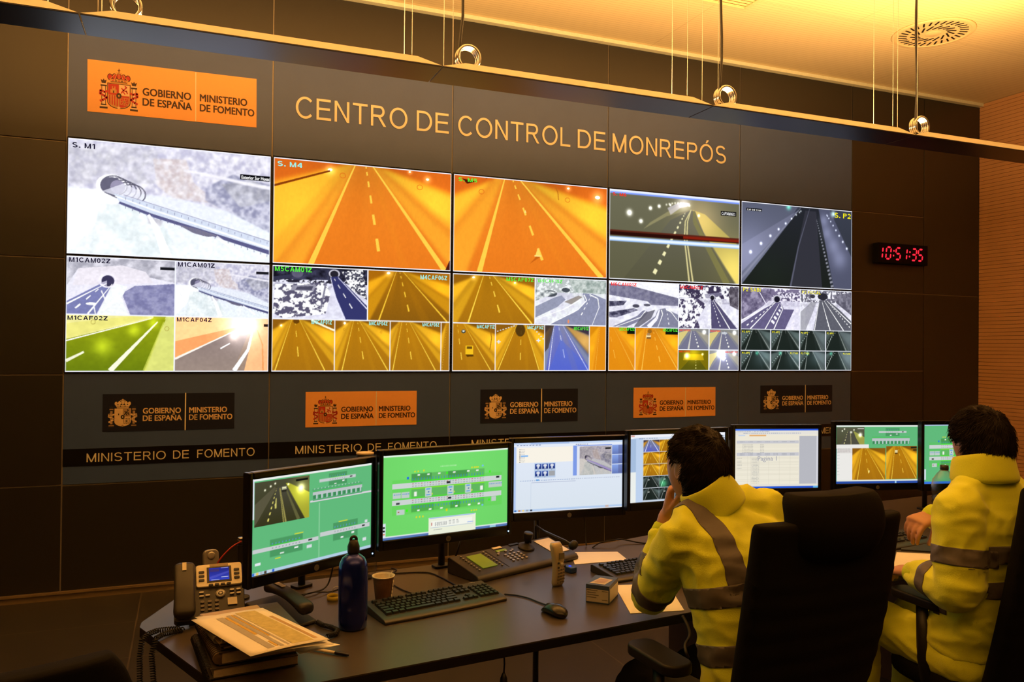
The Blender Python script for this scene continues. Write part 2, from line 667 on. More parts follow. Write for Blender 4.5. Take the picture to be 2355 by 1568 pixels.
struct(MB().box(((X_L + WALL_X) / 2, WALL_Y - 0.012, -0.003), (WALL_X - X_L, 0.024, 0.014)).box(((X_L + WALL_X) / 2, WALL_Y + 0.004, -0.028), (WALL_X - X_L, 0.03, 0.045)).build('baseboard_back', mat('bronze_trim', (0.26, 0.19, 0.11), rough=0.35, metal=0.3)))
struct(MB().box(((X_L + WALL_X) / 2, WALL_Y - 0.015, CEIL_Z - 0.016), (WALL_X - X_L, 0.06, 0.030)).build('trim_1', mat('pale_ceiling_trim', (0.74, 0.80, 0.66), rough=0.5)))

# round swirl diffuser in the ceiling
t = thing('ceiling_diffuser', 'round swirl air diffuser with radial black slots in the ceiling', 'air vent', (5.53, 4.735, CEIL_Z))
m_vent = mat('cream_metal', (0.78, 0.66, 0.40), rough=0.45)
MB().lathe([(0.0, -0.006), (0.27, -0.006), (0.275, -0.012), (0.302, -0.010), (0.308, -0.001), (0.308, 0.0), (0.0, 0.0)], n=64, cap=False).build('face_plate', m_vent, t, smooth=True, bevel=0.001)
for k in range(30):
    a = 2 * PI * k / 30
    R = Matrix.Rotation(a, 3, 'Z') @ Matrix.Rotation(0.35, 3, 'Z')
    p = Vector((0.222 * math.cos(a), 0.222 * math.sin(a), -0.0072))
    MB().box(p, (0.065, 0.013, 0.003), m=R).build('slot', M_BLACK, t)
for k in range(16):
    a = 2 * PI * (k + .4) / 16
    R = Matrix.Rotation(a + 0.75, 3, 'Z')
    p = Vector((0.130 * math.cos(a), 0.130 * math.sin(a), -0.0072))
    MB().box(p, (0.085, 0.013, 0.003), m=R).build('slot', M_BLACK, t)
MB().lathe([(0.0, -0.012), (0.05, -0.012), (0.062, -0.006)], n=24, cap=False).build('hub', m_vent, t, smooth=True)

# square louvred grille that just shows at the top edge
t = thing('ceiling_grille', 'square louvred ceiling grille cut off by the top edge of the photo', 'air vent', (3.56, 4.66, CEIL_Z), 0)
MB().box((-0.285, 0, -0.006), (0.03, 0.6, 0.012)).box((0.285, 0, -0.006), (0.03, 0.6, 0.012)).box((0, -0.285, -0.006), (0.54, 0.03, 0.012)).box((0, 0.285, -0.006), (0.54, 0.03, 0.012)).build('grille_frame', m_vent, t, bevel=0.002)
for k in range(14):
    MB().box((0, -0.25 + k * 0.0385, -0.006), (0.54, 0.022, 0.003), m=Matrix.Rotation(0.5, 3, 'X')).build('louvre_blade', m_vent, t)
# ================================================================ pictures on the displays
def C(h):
    return np.array([int(h[i:i + 2], 16) for i in (0, 2, 4)], float) / 255.0


def vnoise(h, w, cells, seed, octaves=3, aspect=1.0):
    """Smooth random field 0..1."""
    rg = np.random.RandomState(seed)
    out = np.zeros((h, w))
    amp, tot = 1.0, 0.0
    for o in range(octaves):
        cy, cx = max(2, int(cells * 2 ** o)), max(2, int(cells * aspect * 2 ** o))
        g = rg.rand(cy + 1, cx + 1)
        y = np.linspace(0, cy - 1e-6, h)
        x = np.linspace(0, cx - 1e-6, w)
        yi, xi = y.astype(int), x.astype(int)
        fy, fx = (y - yi)[:, None], (x - xi)[None]
        fy, fx = fy * fy * (3 - 2 * fy), fx * fx * (3 - 2 * fx)
        a, b = g[yi][:, xi], g[yi][:, xi + 1]
        c, d = g[yi + 1][:, xi], g[yi + 1][:, xi + 1]
        out += amp * ((a * (1 - fx) + b * fx) * (1 - fy) + (c * (1 - fx) + d * fx) * fy)
        tot += amp
        amp *= 0.55
    return out / tot


class Cv:
    """A small painter working on a float picture; u runs right, v runs down, both 0..1."""
    SS = 2

    def __init__(s, w=None, h=None, a=None):
        s.a = np.zeros((h * s.SS, w * s.SS, 3)) if a is None else a
        s.h, s.w = s.a.shape[:2]
        s.U = (np.arange(s.w) + .5) / s.w
        s.V = (np.arange(s.h) + .5) / s.h

    def sub(s, u0, v0, u1, v1, border=None):
        if border is not None:
            s.rect(u0 - .004, v0 - .006, u1 + .004, v1 + .006, border)
        return Cv(a=s.a[int(round(v0 * s.h)):int(round(v1 * s.h)), int(round(u0 * s.w)):int(round(u1 * s.w))])

    def fill(s, c):
        s.a[:] = C(c)
        return s

    def vgrad(s, c0, c1):
        t = s.V[:, None, None]
        s.a[:] = C(c0) * (1 - t) + C(c1) * t
        return s

    def mask(s, pts):
        """Even-odd inside test restricted to the polygon's box; returns slices and mask."""
        P = np.array(pts, float)
        x0, x1 = P[:, 0].min(), P[:, 0].max()
        y0, y1 = P[:, 1].min(), P[:, 1].max()
        i0, i1 = max(int(x0 * s.w), 0), min(int(x1 * s.w) + 2, s.w)
        j0, j1 = max(int(y0 * s.h), 0), min(int(y1 * s.h) + 2, s.h)
        if i1 <= i0 or j1 <= j0:
            return None
        X, Y = s.U[None, i0:i1], s.V[j0:j1, None]
        ins = np.zeros((j1 - j0, i1 - i0), bool)
        n = len(P)
        for k in range(n):
            xa, ya = P[k]
            xb, yb = P[(k + 1) % n]
            if ya == yb:
                continue
            cr = ((ya > Y) != (yb > Y)) & (X < (xb - xa) * (Y - ya) / (yb - ya) + xa)
            ins ^= cr
        return slice(j0, j1), slice(i0, i1), ins

    def poly(s, pts, c, al=1.0, c2=None):
        m = s.mask(pts)
        if m is None:
            return s
        sj, si, ins = m
        c = C(c)
        if c2 is not None:
            vv = s.V[sj]
            t = np.clip((vv - vv.min()) / max(vv.max() - vv.min(), 1e-6), 0, 1)[:, None, None]
            c = c * (1 - t) + C(c2) * t
        k = (ins * al)[..., None]
        s.a[sj, si] = s.a[sj, si] * (1 - k) + c * k
        return s

    def rect(s, u0, v0, u1, v1, c, al=1.0, c2=None):
        return s.poly([(u0, v0), (u1, v0), (u1, v1), (u0, v1)], c, al, c2)

    def line(s, pts, w0, w1, c, al=1.0):
        """Polyline whose width grows from w0 to w1 (in u units)."""
        P = np.array(pts, float)
        asp = s.h / s.w
        Q = P * np.array([1, asp])
        n = len(P)
        for k in range(n - 1):
            d = Q[k + 1] - Q[k]
            L = np.hypot(*d)
            if L < 1e-9:
                continue
            nn = np.array([-d[1], d[0]]) / L / 2
            wa = w0 + (w1 - w0) * k / (n - 1)
            wb = w0 + (w1 - w0) * (k + 1) / (n - 1)
            q = [Q[k] + nn * wa, Q[k + 1] + nn * wb, Q[k + 1] - nn * wb, Q[k] - nn * wa]
            s.poly([(x, y / asp) for x, y in q], c, al)
        return s

    def dash(s, p0, p1, w0, w1, c, n=6, duty=.45, power=2.0, al=1.0, start=0.0):
        p0, p1 = np.array(p0, float), np.array(p1, float)
        for k in range(n):
            a = ((k + start) / n) ** power
            b = min((((k + start + duty) / n)) ** power, 1.2)
            s.line([p0 + (p1 - p0) * a, p0 + (p1 - p0) * b], w0 + (w1 - w0) * a, w0 + (w1 - w0) * b, c, al)
        return s

    def glow(s, u, v, r, c, k=1.0):
        asp = s.h / s.w
        d2 = ((s.U[None] - u) ** 2 + ((s.V[:, None] - v) * asp) ** 2) / (r * r)
        s.a += (C(c) * k)[None, None] * np.exp(-d2)[..., None]
        return s

    def ell(s, u, v, ru, rv, c, al=1.0, n=20):
        return s.poly([(u + ru * math.cos(2 * PI * i / n), v + rv * math.sin(2 * PI * i / n)) for i in range(n)], c, al)

    def ring(s, u, v, ru, rv, w, c, al=1.0):
        P = [(u + ru * math.cos(2 * PI * i / 20), v + rv * math.sin(2 * PI * i / 20)) for i in range(21)]
        return s.line(P, w, w, c, al)

    def speck(s, pts, c0, c1, cells=12, seed=1, thr=None, al=1.0, octaves=4, aspect=1.6):
        """Fill a polygon with a noise mixture of two colours (thr makes it patchy)."""
        m = s.mask(pts)
        if m is None:
            return s
        sj, si, ins = m
        f = vnoise(s.h, s.w, cells, seed, octaves, aspect)[sj, si]
        f = np.clip((f - .5) * 2.6 + .5, 0, 1) if thr is None else np.clip((f - thr) * 14 + .5, 0, 1)
        c = C(c0) * (1 - f[..., None]) + C(c1) * f[..., None]
        k = (ins * al)[..., None]
        s.a[sj, si] = s.a[sj, si] * (1 - k) + c * k
        return s

    def grain(s, amp, cells=30, seed=5, aspect=1.6):
        s.a *= (1 + amp * (vnoise(s.h, s.w, cells, seed, 2, aspect) - .5) * 2)[..., None]
        return s

    def blur(s, k):
        """Soften what has been painted so far (box filter run twice)."""
        for _ in range(2):
            for ax, kk in ((0, k), (1, k)):
                pad = [(0, 0)] * 3
                pad[ax] = (kk + 1, kk)
                c = np.cumsum(np.pad(s.a, pad, mode='edge'), axis=ax)
                n = s.a.shape[ax]
                hi = np.take(c, np.arange(2 * kk + 1, 2 * kk + 1 + n), axis=ax)
                lo = np.take(c, np.arange(0, n), axis=ax)
                s.a[:] = (hi - lo) / (2 * kk + 1)
        return s

    def out(s):
        k = s.SS
        b = np.clip(s.a, 0, 1.3).reshape(s.h // k, k, s.w // k, k, 3).mean((1, 3))
        return b


def picture(cv, w, h, m, name='picture', parent=None, gain=1.0):
    """The finished picture as a flat lit panel w x h metres, centred, in the x-z plane facing -y."""
    img = s2l(np.clip(cv.out(), 0, 1.3)) * gain
    H, W = img.shape[:2]
    xs = np.linspace(-w / 2, w / 2, W)
    zs = np.linspace(h / 2, -h / 2, H)
    co = np.zeros((H, W, 3))
    co[..., 0] = xs[None]
    co[..., 2] = zs[:, None]
    me = bpy.data.meshes.new(name)
    me.vertices.add(H * W)
    me.vertices.foreach_set('co', co.ravel())
    i = np.arange(H * W).reshape(H, W)
    q = np.stack([i[1:, :-1], i[1:, 1:], i[:-1, 1:], i[:-1, :-1]], -1).reshape(-1, 4)
    n = len(q)
    me.loops.add(n * 4)
    me.loops.foreach_set('vertex_index', q.ravel())
    me.polygons.add(n)
    me.polygons.foreach_set('loop_start', np.arange(n) * 4)
    me.polygons.foreach_set('loop_total', np.full(n, 4))
    me.update(calc_edges=True)
    at = me.color_attributes.new('picture', 'FLOAT_COLOR', 'POINT')
    rgba = np.ones((H * W, 4))
    rgba[:, :3] = img.reshape(-1, 3)
    at.data.foreach_set('color', rgba.ravel())
    me.materials.append(m)
    o = bpy.data.objects.new(name, me)
    COL.objects.link(o)
    if parent:
        o.parent = parent
    return o


M_SCREEN = screen_mat()

PAL_HOT = dict(road='f58a26', road2='e87a1e', wall='ffbe32', wall2='f79a22', ceil='d9661a', line='ffcf4a', kerb='fba52c')
PAL_AMB = dict(road='b5740f', road2='8a5a10', wall='f0ac1c', wall2='c88410', ceil='a8660c', line='f8c838', kerb='cf8f14')
PAL_AM2 = dict(road='c08010', road2='a87012', wall='f2b424', wall2='d09418', ceil='8f5c10', line='ffd84a', kerb='d99e1c')
PAL_ORG = dict(road='e89018', road2='e08a12', wall='f6a81c', wall2='e89a14', ceil='d98a10', line='ffcb50', kerb='f0a020')
PAL_VIO = dict(road='7f86b8', road2='5a62c0', wall='c89a50', wall2='a88a60', ceil='3a3040', line='f0f0ff', kerb='8088a8')
PAL_DRK = dict(road='232a26', road2='1c2420', wall='52605e', wall2='3e4a4a', ceil='1c2422', line='8a928e', kerb='47524f')


def tunnel(t, P, vx=.5, top=(.45, .55), bot=(.05, 1.0), lx=(.46, .14), rx=(.54, .92), cx=(.5, .55), lw=(.005, .018), wl=.0, wr=.0,
           kl=None, kr=None, ndash=6, seed=1, bend=0.0, lamps=(), hoops=(), power=2.2, shade=True):
    """A road tunnel seen along its axis from a camera in the vault. Pairs give u at the top and at the bottom edge."""
    t.vgrad(P['ceil'], P['ceil'])
    t.poly([(-.1, .28 + wl), (top[0], -.02), (top[0], .2), (-.1, 1.3)], P['wall2'])
    t.poly([(-.1, .33 + wl), (top[0] - .02, -.0), (-.1 + .6 * top[0], 1.02), (-.1, 1.02)], P['wall'], .9)
    t.poly([(1.1, .25 + wr), (top[1], -.02), (top[1], .2), (1.1, 1.1)], P['wall2'])
    t.poly([(1.1, .30 + wr), (top[1] + .02, 0), (1.0, 1.02), (1.1, 1.02)], P['wall'], .9)
    t.glow(.9, .35, .14, P['wall'], .16)
    t.glow(.15, .5, .18, P['wall'], .10)
    kl = kl if kl is not None else (top[0] - .03, bot[0] - .16)
    kr = kr if kr is not None else (top[1] + .03, bot[1] + .25)
    t.poly([(kl[0], 0), (top[0], 0), (bot[0], 1), (kl[1], 1)], P['kerb'])
    t.poly([(top[1], 0), (kr[0], 0), (kr[1], 1), (bot[1], 1)], P['kerb'])
    t.line([(kl[0], 0), (kl[1], 1)], .003, .012, P['ceil'], .45)
    t.line([(kr[0], 0), (kr[1], 1)], .003, .012, P['ceil'], .45)
    b = bend
    t.poly([(top[0], 0), (top[1], 0), ((top[1] + bot[1]) / 2 + b, .5), (bot[1], 1), (bot[0], 1), ((top[0] + bot[0]) / 2 + b, .5)], P['road'], c2=P['road2'])
    if shade:
        t.poly([(lx[0] + .02, 0), (cx[0], 0), (cx[1] - .12, 1), (lx[1] + .12, 1)], P['road2'], .35)
        t.poly([(cx[0] + .02, 0), (rx[0], 0), (rx[1] - .22, 1), (cx[1] + .12, 1)], P['wall2'], .16)
    t.poly([(kl[1] - .12, 1), (kl[1] + .05, 1), (top[0] - .02, .02), (top[0] - .06, .02)], P['ceil'], .18)
    t.poly([(kr[1] + .1, 1), (kr[1] - .08, 1), (top[1] + .02, .02), (top[1] + .06, .02)], P['ceil'], .25)
    t.glow(.5, -.1, .22, P['ceil'], -.16)
    np.clip(t.a, 0, 1.2, out=t.a)
    t.blur(max(2, t.w // 90))
    for (a, z_) in (lx, rx):
        n = 7
        P_ = [(a + (z_ - a) * k / n + b * 4 * (k / n) * (1 - k / n) * .5, k / n) for k in range(n + 1)]
        t.line(P_, lw[0], lw[1], P['line'])
    t.dash((cx[0], .0), (cx[1], 1.0), .007, .020, P['line'], n=ndash, power=power)
    for (u, v, r) in lamps:
        t.ell(u, v, r, r * 1.1, 'fffbe8')
        t.glow(u, v, r * 2.2, 'fff0c0', .35)
    for (u, v) in hoops:
        t.ring(u, v, .016, .024, .004, P['ceil'], .75)
    t.grain(.025, 36, seed, 3.0)
    return t


def snowroad(t, sky='f4f4ff', hill='6d6a78', seed=1, road='5c5f86', snow='f6f4ff', pts=None, portal=None, lines=(), hillpts=None, extra=None):
    t.fill(snow)
    t.speck([(0, 0), (1, 0), (1, .42), (0, .42)], hill, snow, 22, seed, thr=.55)
    if hillpts:
        t.speck(hillpts, hill, '8e8a9c', 16, seed + 3)
    t.speck([(0, .3), (1, .3), (1, 1), (0, 1)], 'd4d2e6', snow, 10, seed + 5, al=.8)
    if extra:
        extra(t)
    if pts:
        t.poly(pts, road)
    if portal:
        u, v, r = portal
        t.ell(u, v, r * 1.35, r * 1.9, 'c8c6d4')
        t.ell(u, v + .01, r, r * 1.55, '26242e')
    for ln in lines:
        if ln[0] == 'd':
            t.dash(ln[1], ln[2], .005, .014, 'ffffff', n=ln[3], power=1.6)
        else:
            t.line(ln, .006, .016, 'ffffff')
    t.grain(.06, 24, seed + 9)
    return t


def pic_hillside(t, portalscale=1.0, label=True):
    """Snowy slope with a tunnel mouth and a viaduct running down to the right."""
    t.vgrad('dfe0f4', 'eef6fc')
    t.speck([(0, 0), (1, 0), (1, .62), (.5, .45), (0, .42)], 'bcbad4', 'f0eef8', 22, 3, aspect=2.2)
    t.speck([(0, .04), (.42, .04), (.42, .34), (.0, .40)], 'a9a8b4', 'e8e6f2', 30, 8, al=.55)
    t.speck([(.40, .12), (.56, .1), (.6, .3), (.72, .48), (.5, .46), (.42, .36)], 'c9b4b0', 'f6f0f2', 34, 5, al=.7)
    t.speck([(.66, .34), (.80, .2), (1, .27), (1, .72), (.82, .58), (.66, .46)], '7a7c9e', 'd2d2e6', 30, 12, al=.85)
    t.speck([(.74, .30), (.9, .24), (1, .3), (1, .42), (.84, .5)], '8a8a94', 'd8d8e2', 18, 19, al=.6)
    t.line([(.55, .2), (.7, .23), (.85, .27), (1.0, .30)], .012, .02, 'f6f4fc', .9)
    t.poly([(0, .44), (.2, .42), (.24, .52), (.1, .8), (0, 1)], 'ffffff', .9)
    t.speck([(.15, .55), (.4, .55), (.55, 1), (.1, 1)], 'dbe6ea', 'f4fafc', 12, 23)
    t.speck([(.36, .55), (.47, .60), (.44, .72), (.38, .70)], '9a94a8', 'd8d4e0', 14, 6, al=.6)
    t.blur(max(1, t.w // 220))
    # tunnel mouth: shell of arches
    t.ell(.205, .385, .075, .098, 'fbfbff')
    for k in range(5):
        t.ring(.215 + k * .022, .385 + k * .016, .062, .085, .006, '4c4a5e', .9)
    t.ell(.205, .39, .055, .078, '55536a')
    t.ell(.232, .395, .035, .06, '8e88a6')
    t.poly([(.16, .44), (.22, .47), (.34, .52), (.34, .42), (.26, .36)], 'e4e4f2', .75)
    # viaduct
    t.poly([(.215, .455), (.34, .50), (.62, .63), (1, .80), (1, .90), (.7, .775), (.4, .645), (.25, .55)], 'ccd6ea')
    t.line([(.22, .475), (.4, .575), (.7, .72), (1, .865)], .006, .012, 'f4f8ff')
    t.line([(.24, .53), (.4, .625), (.7, .765), (1, .905)], .012, .022, '4a4a7a')
    t.poly([(.52, .69), (.62, .72), (.73, .775), (.67, .79), (.6, .76)], '6a6680')
    for k in range(22):
        u = .27 + k * .034
        v = .455 + (u - .215) * .455
        t.line([(u, v), (u, v + .022)], .003, .003, '6c6c92', .7)
        t.line([(u, v + .075 + (u - .25) * .03), (u, v + .1 + (u - .25) * .05)], .003, .004, '5a5a80', .7)
    t.line([(.26, .46), (1, .80)], .003, .004, '8080a4', .8)
    t.poly([(.655, .78), (.72, .8), (.715, 1.0), (.65, 1.0)], 'f4f8fa', .6)
    t.line([(.38, .62), (.42, .74), (.475, 1.0)], .012, .05, 'ffffff')
    t.line([(.72, .78), (.86, .95)], .012, .02, 'ffffff', .8)
    t.grain(.05, 40, 77)
    return t


def tag_box(t, u, v, w=.2, h=.055, c='101014'):
    t.rect(u, v, u + w, v + h, c)


def lowres_text(t, u, v, w, h, c, seed=1, n=9):
    """Writing too small to read on the photographed display."""
    rg = random.Random(seed)
    x = u
    for k in range(n):
        ww = w / n * rg.uniform(.45, .8)
        t.rect(x, v, x + ww, v + h, c, .8)
        x += w / n


W_ = 'f4f6ff'
SW, SH = 320, 184


def frame(cv):
    b = .006
    cv.rect(0, 0, 1, b * 1.6, W_)
    cv.rect(0, 1 - b * 1.6, 1, 1, W_)
    cv.rect(0, 0, b * .7, 1, W_)
    cv.rect(1 - b * .7, 0, 1, 1, W_)


pics = {}
cv = Cv(SW, SH); pic_hillside(cv); cv.a = cv.a * .94 + .085; cv.rect(.838, .19, 1, .24, '0c0c10'); frame(cv); pics[(0, 0)] = cv

cv = Cv(SW, SH)
tunnel(cv, PAL_HOT, top=(.435, .53), bot=(.16, 1.02), lx=(.44, .20), rx=(.535, .965), cx=(.497, .59), lw=(.006, .03), kl=(.42, .02), kr=(.56, 1.3), ndash=7, wl=.0, wr=.0,
       lamps=((.30, .075, .012), (.75, .025, .006), (.855, .085, .009)), hoops=((.37, .12), (.81, .17)), seed=2)
cv.line([(0, .27), (.3, .085)], .012, .01, '7a3008', .9)
cv.poly([(.99, .9), (1, .88), (1, 1), (.965, 1)], '4a1a10'); frame(cv); pics[(1, 0)] = cv

cv = Cv(SW, SH)
tunnel(cv, PAL_HOT, top=(.30, .42), bot=(.08, 1.02), lx=(.315, .16), rx=(.41, .965), cx=(.363, .60), lw=(.006, .032), kl=(.25, -.2), kr=(.45, 1.35), ndash=7,
       lamps=((.73, .045, .008), (.93, .115, .017)), hoops=((.17, .16), (.725, .17)), seed=3)
cv.poly([(.05, .04), (.14, .06), (.08, .09)], '4a1606'); cv.poly([(.18, .0), (.22, .0), (.2, .02)], '4a1606')
cv.poly([(.515, .79), (.53, .71), (.535, .71), (.55, .79)], 'ffd860'); cv.rect(.51, .785, .555, .80, 'ffe080')
cv.poly([(.52, .80), (.55, .80), (.48, .88)], 'b05010', .6)
cv.poly([(.44, .345), (.447, .31), (.455, .345)], 'ffe080')
cv.line([(.64, .03), (.66, .1), (.665, .18)], .005, .005, 'b86818'); frame(cv); pics[(2, 0)] = cv

cv = Cv(SW, SH)
cv.vgrad('6c6a54', '5e5c44')
cv.poly([(.62, .16), (.72, .2), (1, .55), (1, 1), (.98, 1), (.66, .3)], 'a89a52', .9); cv.glow(.68, .27, .16, 'd8a868', .35); cv.glow(.95, .85, .2, 'b09a40', .5)
cv.poly([(.3, .34), (.55, .08), (.62, .1), (.6, .16), (.42, .26), (.25, .42)], 'a8a070', .6)
cv.poly([(.45, .3), (.6, .17), (.64, .17), (.72, .45), (.97, 1), (.1, 1)], '68665a', .8, c2='56543e')
cv.line([(.44, .2), (.52, .12), (.6, .1)], .05, .02, 'e4dce8', .6); cv.glow(.55, .09, .05, 'f0e8ff', .45)
for u, v, r in ((.145, .25, .03), (.23, .335, .02), (.30, .18, .018), (.365, .15, .016), (.45, .125, .01), (.67, .22, .012)):
    cv.glow(u, v, r * .62, 'f8f8ff', 1.1)
for k in range(9):
    cv.glow(.42 + k * .022, .125 - .03 * math.sin(k * .35), .006, 'ffffff', .6)
cv.dash((.565, .2), (.31, .98), .008, .028, 'f4eeb8', n=12, power=1.8)
for off in (0, .018):
    cv.line([(.61, .16), (.565 + off, .3), (.56 + off, .5), (.6 + off * 1.6, 1)], .006, .012, 'e8dc9c', .9)
cv.line([(.63, .18), (.64, .3), (.9, 1)], .01, .05, '8c8648', .6)
cv.rect(0, 0, 1, .045, '7f9cff'); cv.rect(0, .008, 1, .028, 'e4ecff')
cv.rect(0, .45, 1, .475, '5a2418'); cv.rect(0, .47, 1, .51, '2a0c08'); cv.rect(.55, .47, 1, .50, '9c2410', .8)
cv.rect(0, .525, 1, .575, '9cc0f4'); cv.rect(0, .535, 1, .562, 'e8f4ff')
cv.blur(1); cv.rect(.845, .14, .97, .195, '08080a'); frame(cv); pics[(3, 0)] = cv

cv = Cv(SW, SH)
cv.vgrad('3a3e4c', '2c3038')
cv.poly([(0, 0), (.5, 0), (.36, .3), (0, .85)], '585c70', c2='6a6c84'); cv.poly([(0, .52), (.5, .05), (.5, .12), (0, 1)], '7a7c96', .6); cv.glow(.05, .6, .2, '8084a0', .25)
cv.poly([(.53, 0), (.7, 0), (.76, .5), (.8, 1), (0, 1)], '24262e', c2='1c201c'); cv.poly([(.68, 0), (.78, 0), (1, .6), (1, 1), (.83, 1)], '555870', .9)
cv.poly([(.56, .05), (.66, .05), (.72, 1), (.42, 1)], '34343e', .9); cv.glow(.25, .85, .15, '0c2008', .12)
for u, v, r in ((.82, .45, .06), (.76, .3, .05), (.88, .62, .07), (.73, .15, .04)):
    cv.glow(u, v, r, 'a0a4c0', .28)
cv.dash((.665, .15), (.82, 1), .006, .026, '8c8e9c', n=22, power=1.3, duty=.5)
cv.line([(.6, .02), (.5, .5), (.43, 1)], .004, .014, '6c6e84', .7); cv.line([(.52, .02), (0, .92)], .004, .018, '9496ac', .6)
for k in range(9):
    q = (k / 8) ** 1.7
    cv.glow(.52 - .44 * q, .06 + .54 * q, .005 + .005 * q, 'f4fcff', 1.0); cv.glow(.76 + .19 * q, .08 + .4 * q, .004 + .004 * q, 'f4fcff', .9)
cv.glow(.41, .02, .02, '40e0a0', .7); cv.glow(.82, .06, .02, 'd0fff0', .8)
cv.blur(1); cv.rect(.04, .075, .175, .11, '08080a'); frame(cv); pics[(4, 0)] = cv

# ---- bottom row, first unit: four views
cv = Cv(SW, SH).fill(W_)
t = cv.sub(.004, .008, .512, .497)
t.fill('eceaf8'); t.speck([(0, 0), (1, 0), (1, .4), (.7, .3), (.1, .2), (0, .5)], 'a9a8b6', 'e2e0ec', 9, 31)
t.poly([(.1, .2), (.5, .12), (.72, .22), (.8, .42), (.55, .45), (.05, .5)], 'f0eaf4', .9); t.poly([(0, .78), (.34, .42), (.42, .42), (.27, 1), (0, 1)], '7c80b4')
t.speck([(.5, .62), (.62, .48), (1, .42), (1, 1), (.58, 1)], '7c7ca8', '9e9ec4', 14, 33); t.poly([(.42, .44), (.55, .5), (.5, .7), (.56, 1), (.28, 1)], 'f6fafc')
t.ell(.365, .40, .085, .13, 'f4f0ff'); t.ell(.37, .405, .06, .10, '3c3858'); t.poly([(.3, .45), (.36, .40), (.36, .50)], 'b8b4cc')
t.line([(.36, .45), (0, .83)], .006, .016, 'ffffff'); t.line([(.41, .46), (.19, 1)], .006, .016, 'ffffff'); t.line([(.31, .58), (.36, .8)], .01, .01, 'ffffff'); t.line([(.24, .82), (.26, 1)], .01, .01, 'ffffff')
t.dash((.33, .48), (.02, 1.0), .006, .02, 'ffffff', n=4, power=1.4); t.ell(.22, .82, .05, .025, 'ffffff'); t.rect(.86, .12, 1, .17, '16161c'); t.grain(.05, 30, 4)
t = cv.sub(.518, .008, .996, .497); pic_hillside(t); t.rect(.86, .13, 1, .18, '16161c')
t = cv.sub(.004, .508, .512, .99)
t.vgrad('aeb41e', '7f8c14'); t.poly([(0, .0), (.8, .0), (.8, .03), (0, .43)], 'f2ec9a'); t.poly([(0, .15), (.6, .0), (.75, .02), (0, .42)], 'ece67a', .8); t.line([(0, .46), (.78, .04)], .012, .006, 'ffffff')
t.poly([(.92, 0), (1, 0), (1, 1), (.72, 1)], 'dce07a'); t.poly([(0, .48), (.8, .05), (.92, .05), (.86, .3), (.72, 1), (0, 1)], '98a414', c2='6c8010')
t.line([(.84, .1), (.62, .55), (.4, 1)], .012, .05, 'fbfbe0'); t.line([(.9, .1), (.72, 1)], .01, .03, 'd8de60', .7); t.line([(0, .82), (.16, .66)], .03, .02, 'f4f4d8')
for u, v, r in ((.33, .56, .10), (.62, .26, .07), (.8, .12, .06)): t.glow(u, v, r * .8, 'e8f040', .3)
t.ring(.24, .12, .02, .04, .006, 'b8a850'); t.ring(.93, .22, .02, .04, .006, 'b8a850'); t.grain(.05, 14, 8)
t = cv.sub(.518, .508, .996, .99)
t.fill('ffbe88'); t.glow(.2, .3, .5, 'ff9c50', .2); t.poly([(0, .78), (.65, .2), (.8, .2), (.62, 1), (0, 1)], '8c7a78', c2='9c8a80'); t.poly([(.8, .2), (.84, .25), (.74, 1), (.62, 1)], 'a08878')
t.poly([(0, .45), (.68, .16), (.68, .2), (0, .75)], 'ffa868'); t.line([(0, .78), (.68, .2)], .022, .008, 'fff8f0'); t.line([(.83, .22), (.78, .6), (.63, 1)], .014, .05, 'ffffff')
t.line([(.48, .58), (.58, .48)], .016, .012, 'ffffff'); t.poly([(.88, .2), (1, .3), (1, 1), (.93, 1), (.93, .5)], 'ffc088'); t.line([(.88, .22), (.94, .5), (.95, 1)], .008, .02, 'f0a060')
t.glow(.72, .13, .2, 'fff4f0', .55); t.glow(.75, .10, .1, 'ffffff', .5); t.glow(.62, .35, .05, 'fff0e0', .4); t.rect(.95, .1, 1, .15, '281c18'); t.grain(.04, 20, 9)
frame(cv); pics[(0, 1)] = cv

# ---- second unit
cv = Cv(SW, SH).fill(W_)
t = cv.sub(.004, .010, .512, .497)
def _x(t):
    t.speck([(0, 0), (1, 0), (1, .22), (0, .25)], '15141f', '40405a', 9, 41)
    t.speck([(.02, .35), (.55, .28), (.6, .5), (.55, .9), (.1, 1), (.0, .9)], '5a5670', 'ffffff', 16, 43, thr=.46)
    t.speck([(.72, .05), (.95, .0), (1, .6), (.82, .4)], '3c3c50', 'ffffff', 30, 44, thr=.5)
    t.poly([(.2, .36), (.45, .33), (.42, .46), (.18, .46)], '9896a8'); t.poly([(.25, .38), (.42, .36), (.40, .44), (.23, .44)], '4c4a60')
    t.line([(0, .25), (.2, .17), (.32, .15)], .05, .02, '33334a')
    t.ell(.25, .12, .06, .09, '5c5a72')
snowroad(t, hill='2a2838', snow='e8e8f8', seed=42, portal=(.64, .10, .045), extra=_x)
t.poly([(.6, .17), (.68, .15), (1, .72), (1, 1), (.75, 1), (.66, .55)], '34366a'); t.line([(.6, .17), (.64, .5), (.76, 1)], .006, .016, 'e8e8ff'); t.line([(.68, .17), (1, .78)], .006, .012, 'e8e8ff')
t.dash((.64, .2), (.88, .9), .006, .012, 'ffffff', n=4, power=1.3); t.line([(.55, .3), (.5, .8)], .02, .02, '6a6880', .8)
t = cv.sub(.518, .010, .996, .497)
tunnel(t, PAL_AMB, top=(.32, .4), bot=(.02, 1.1), lx=(.335, .13), rx=(.415, .97), cx=(.375, .52), kl=(.28, -.25), kr=(.43, 1.5), ndash=6, lamps=((.24, .04, .02),), seed=4)
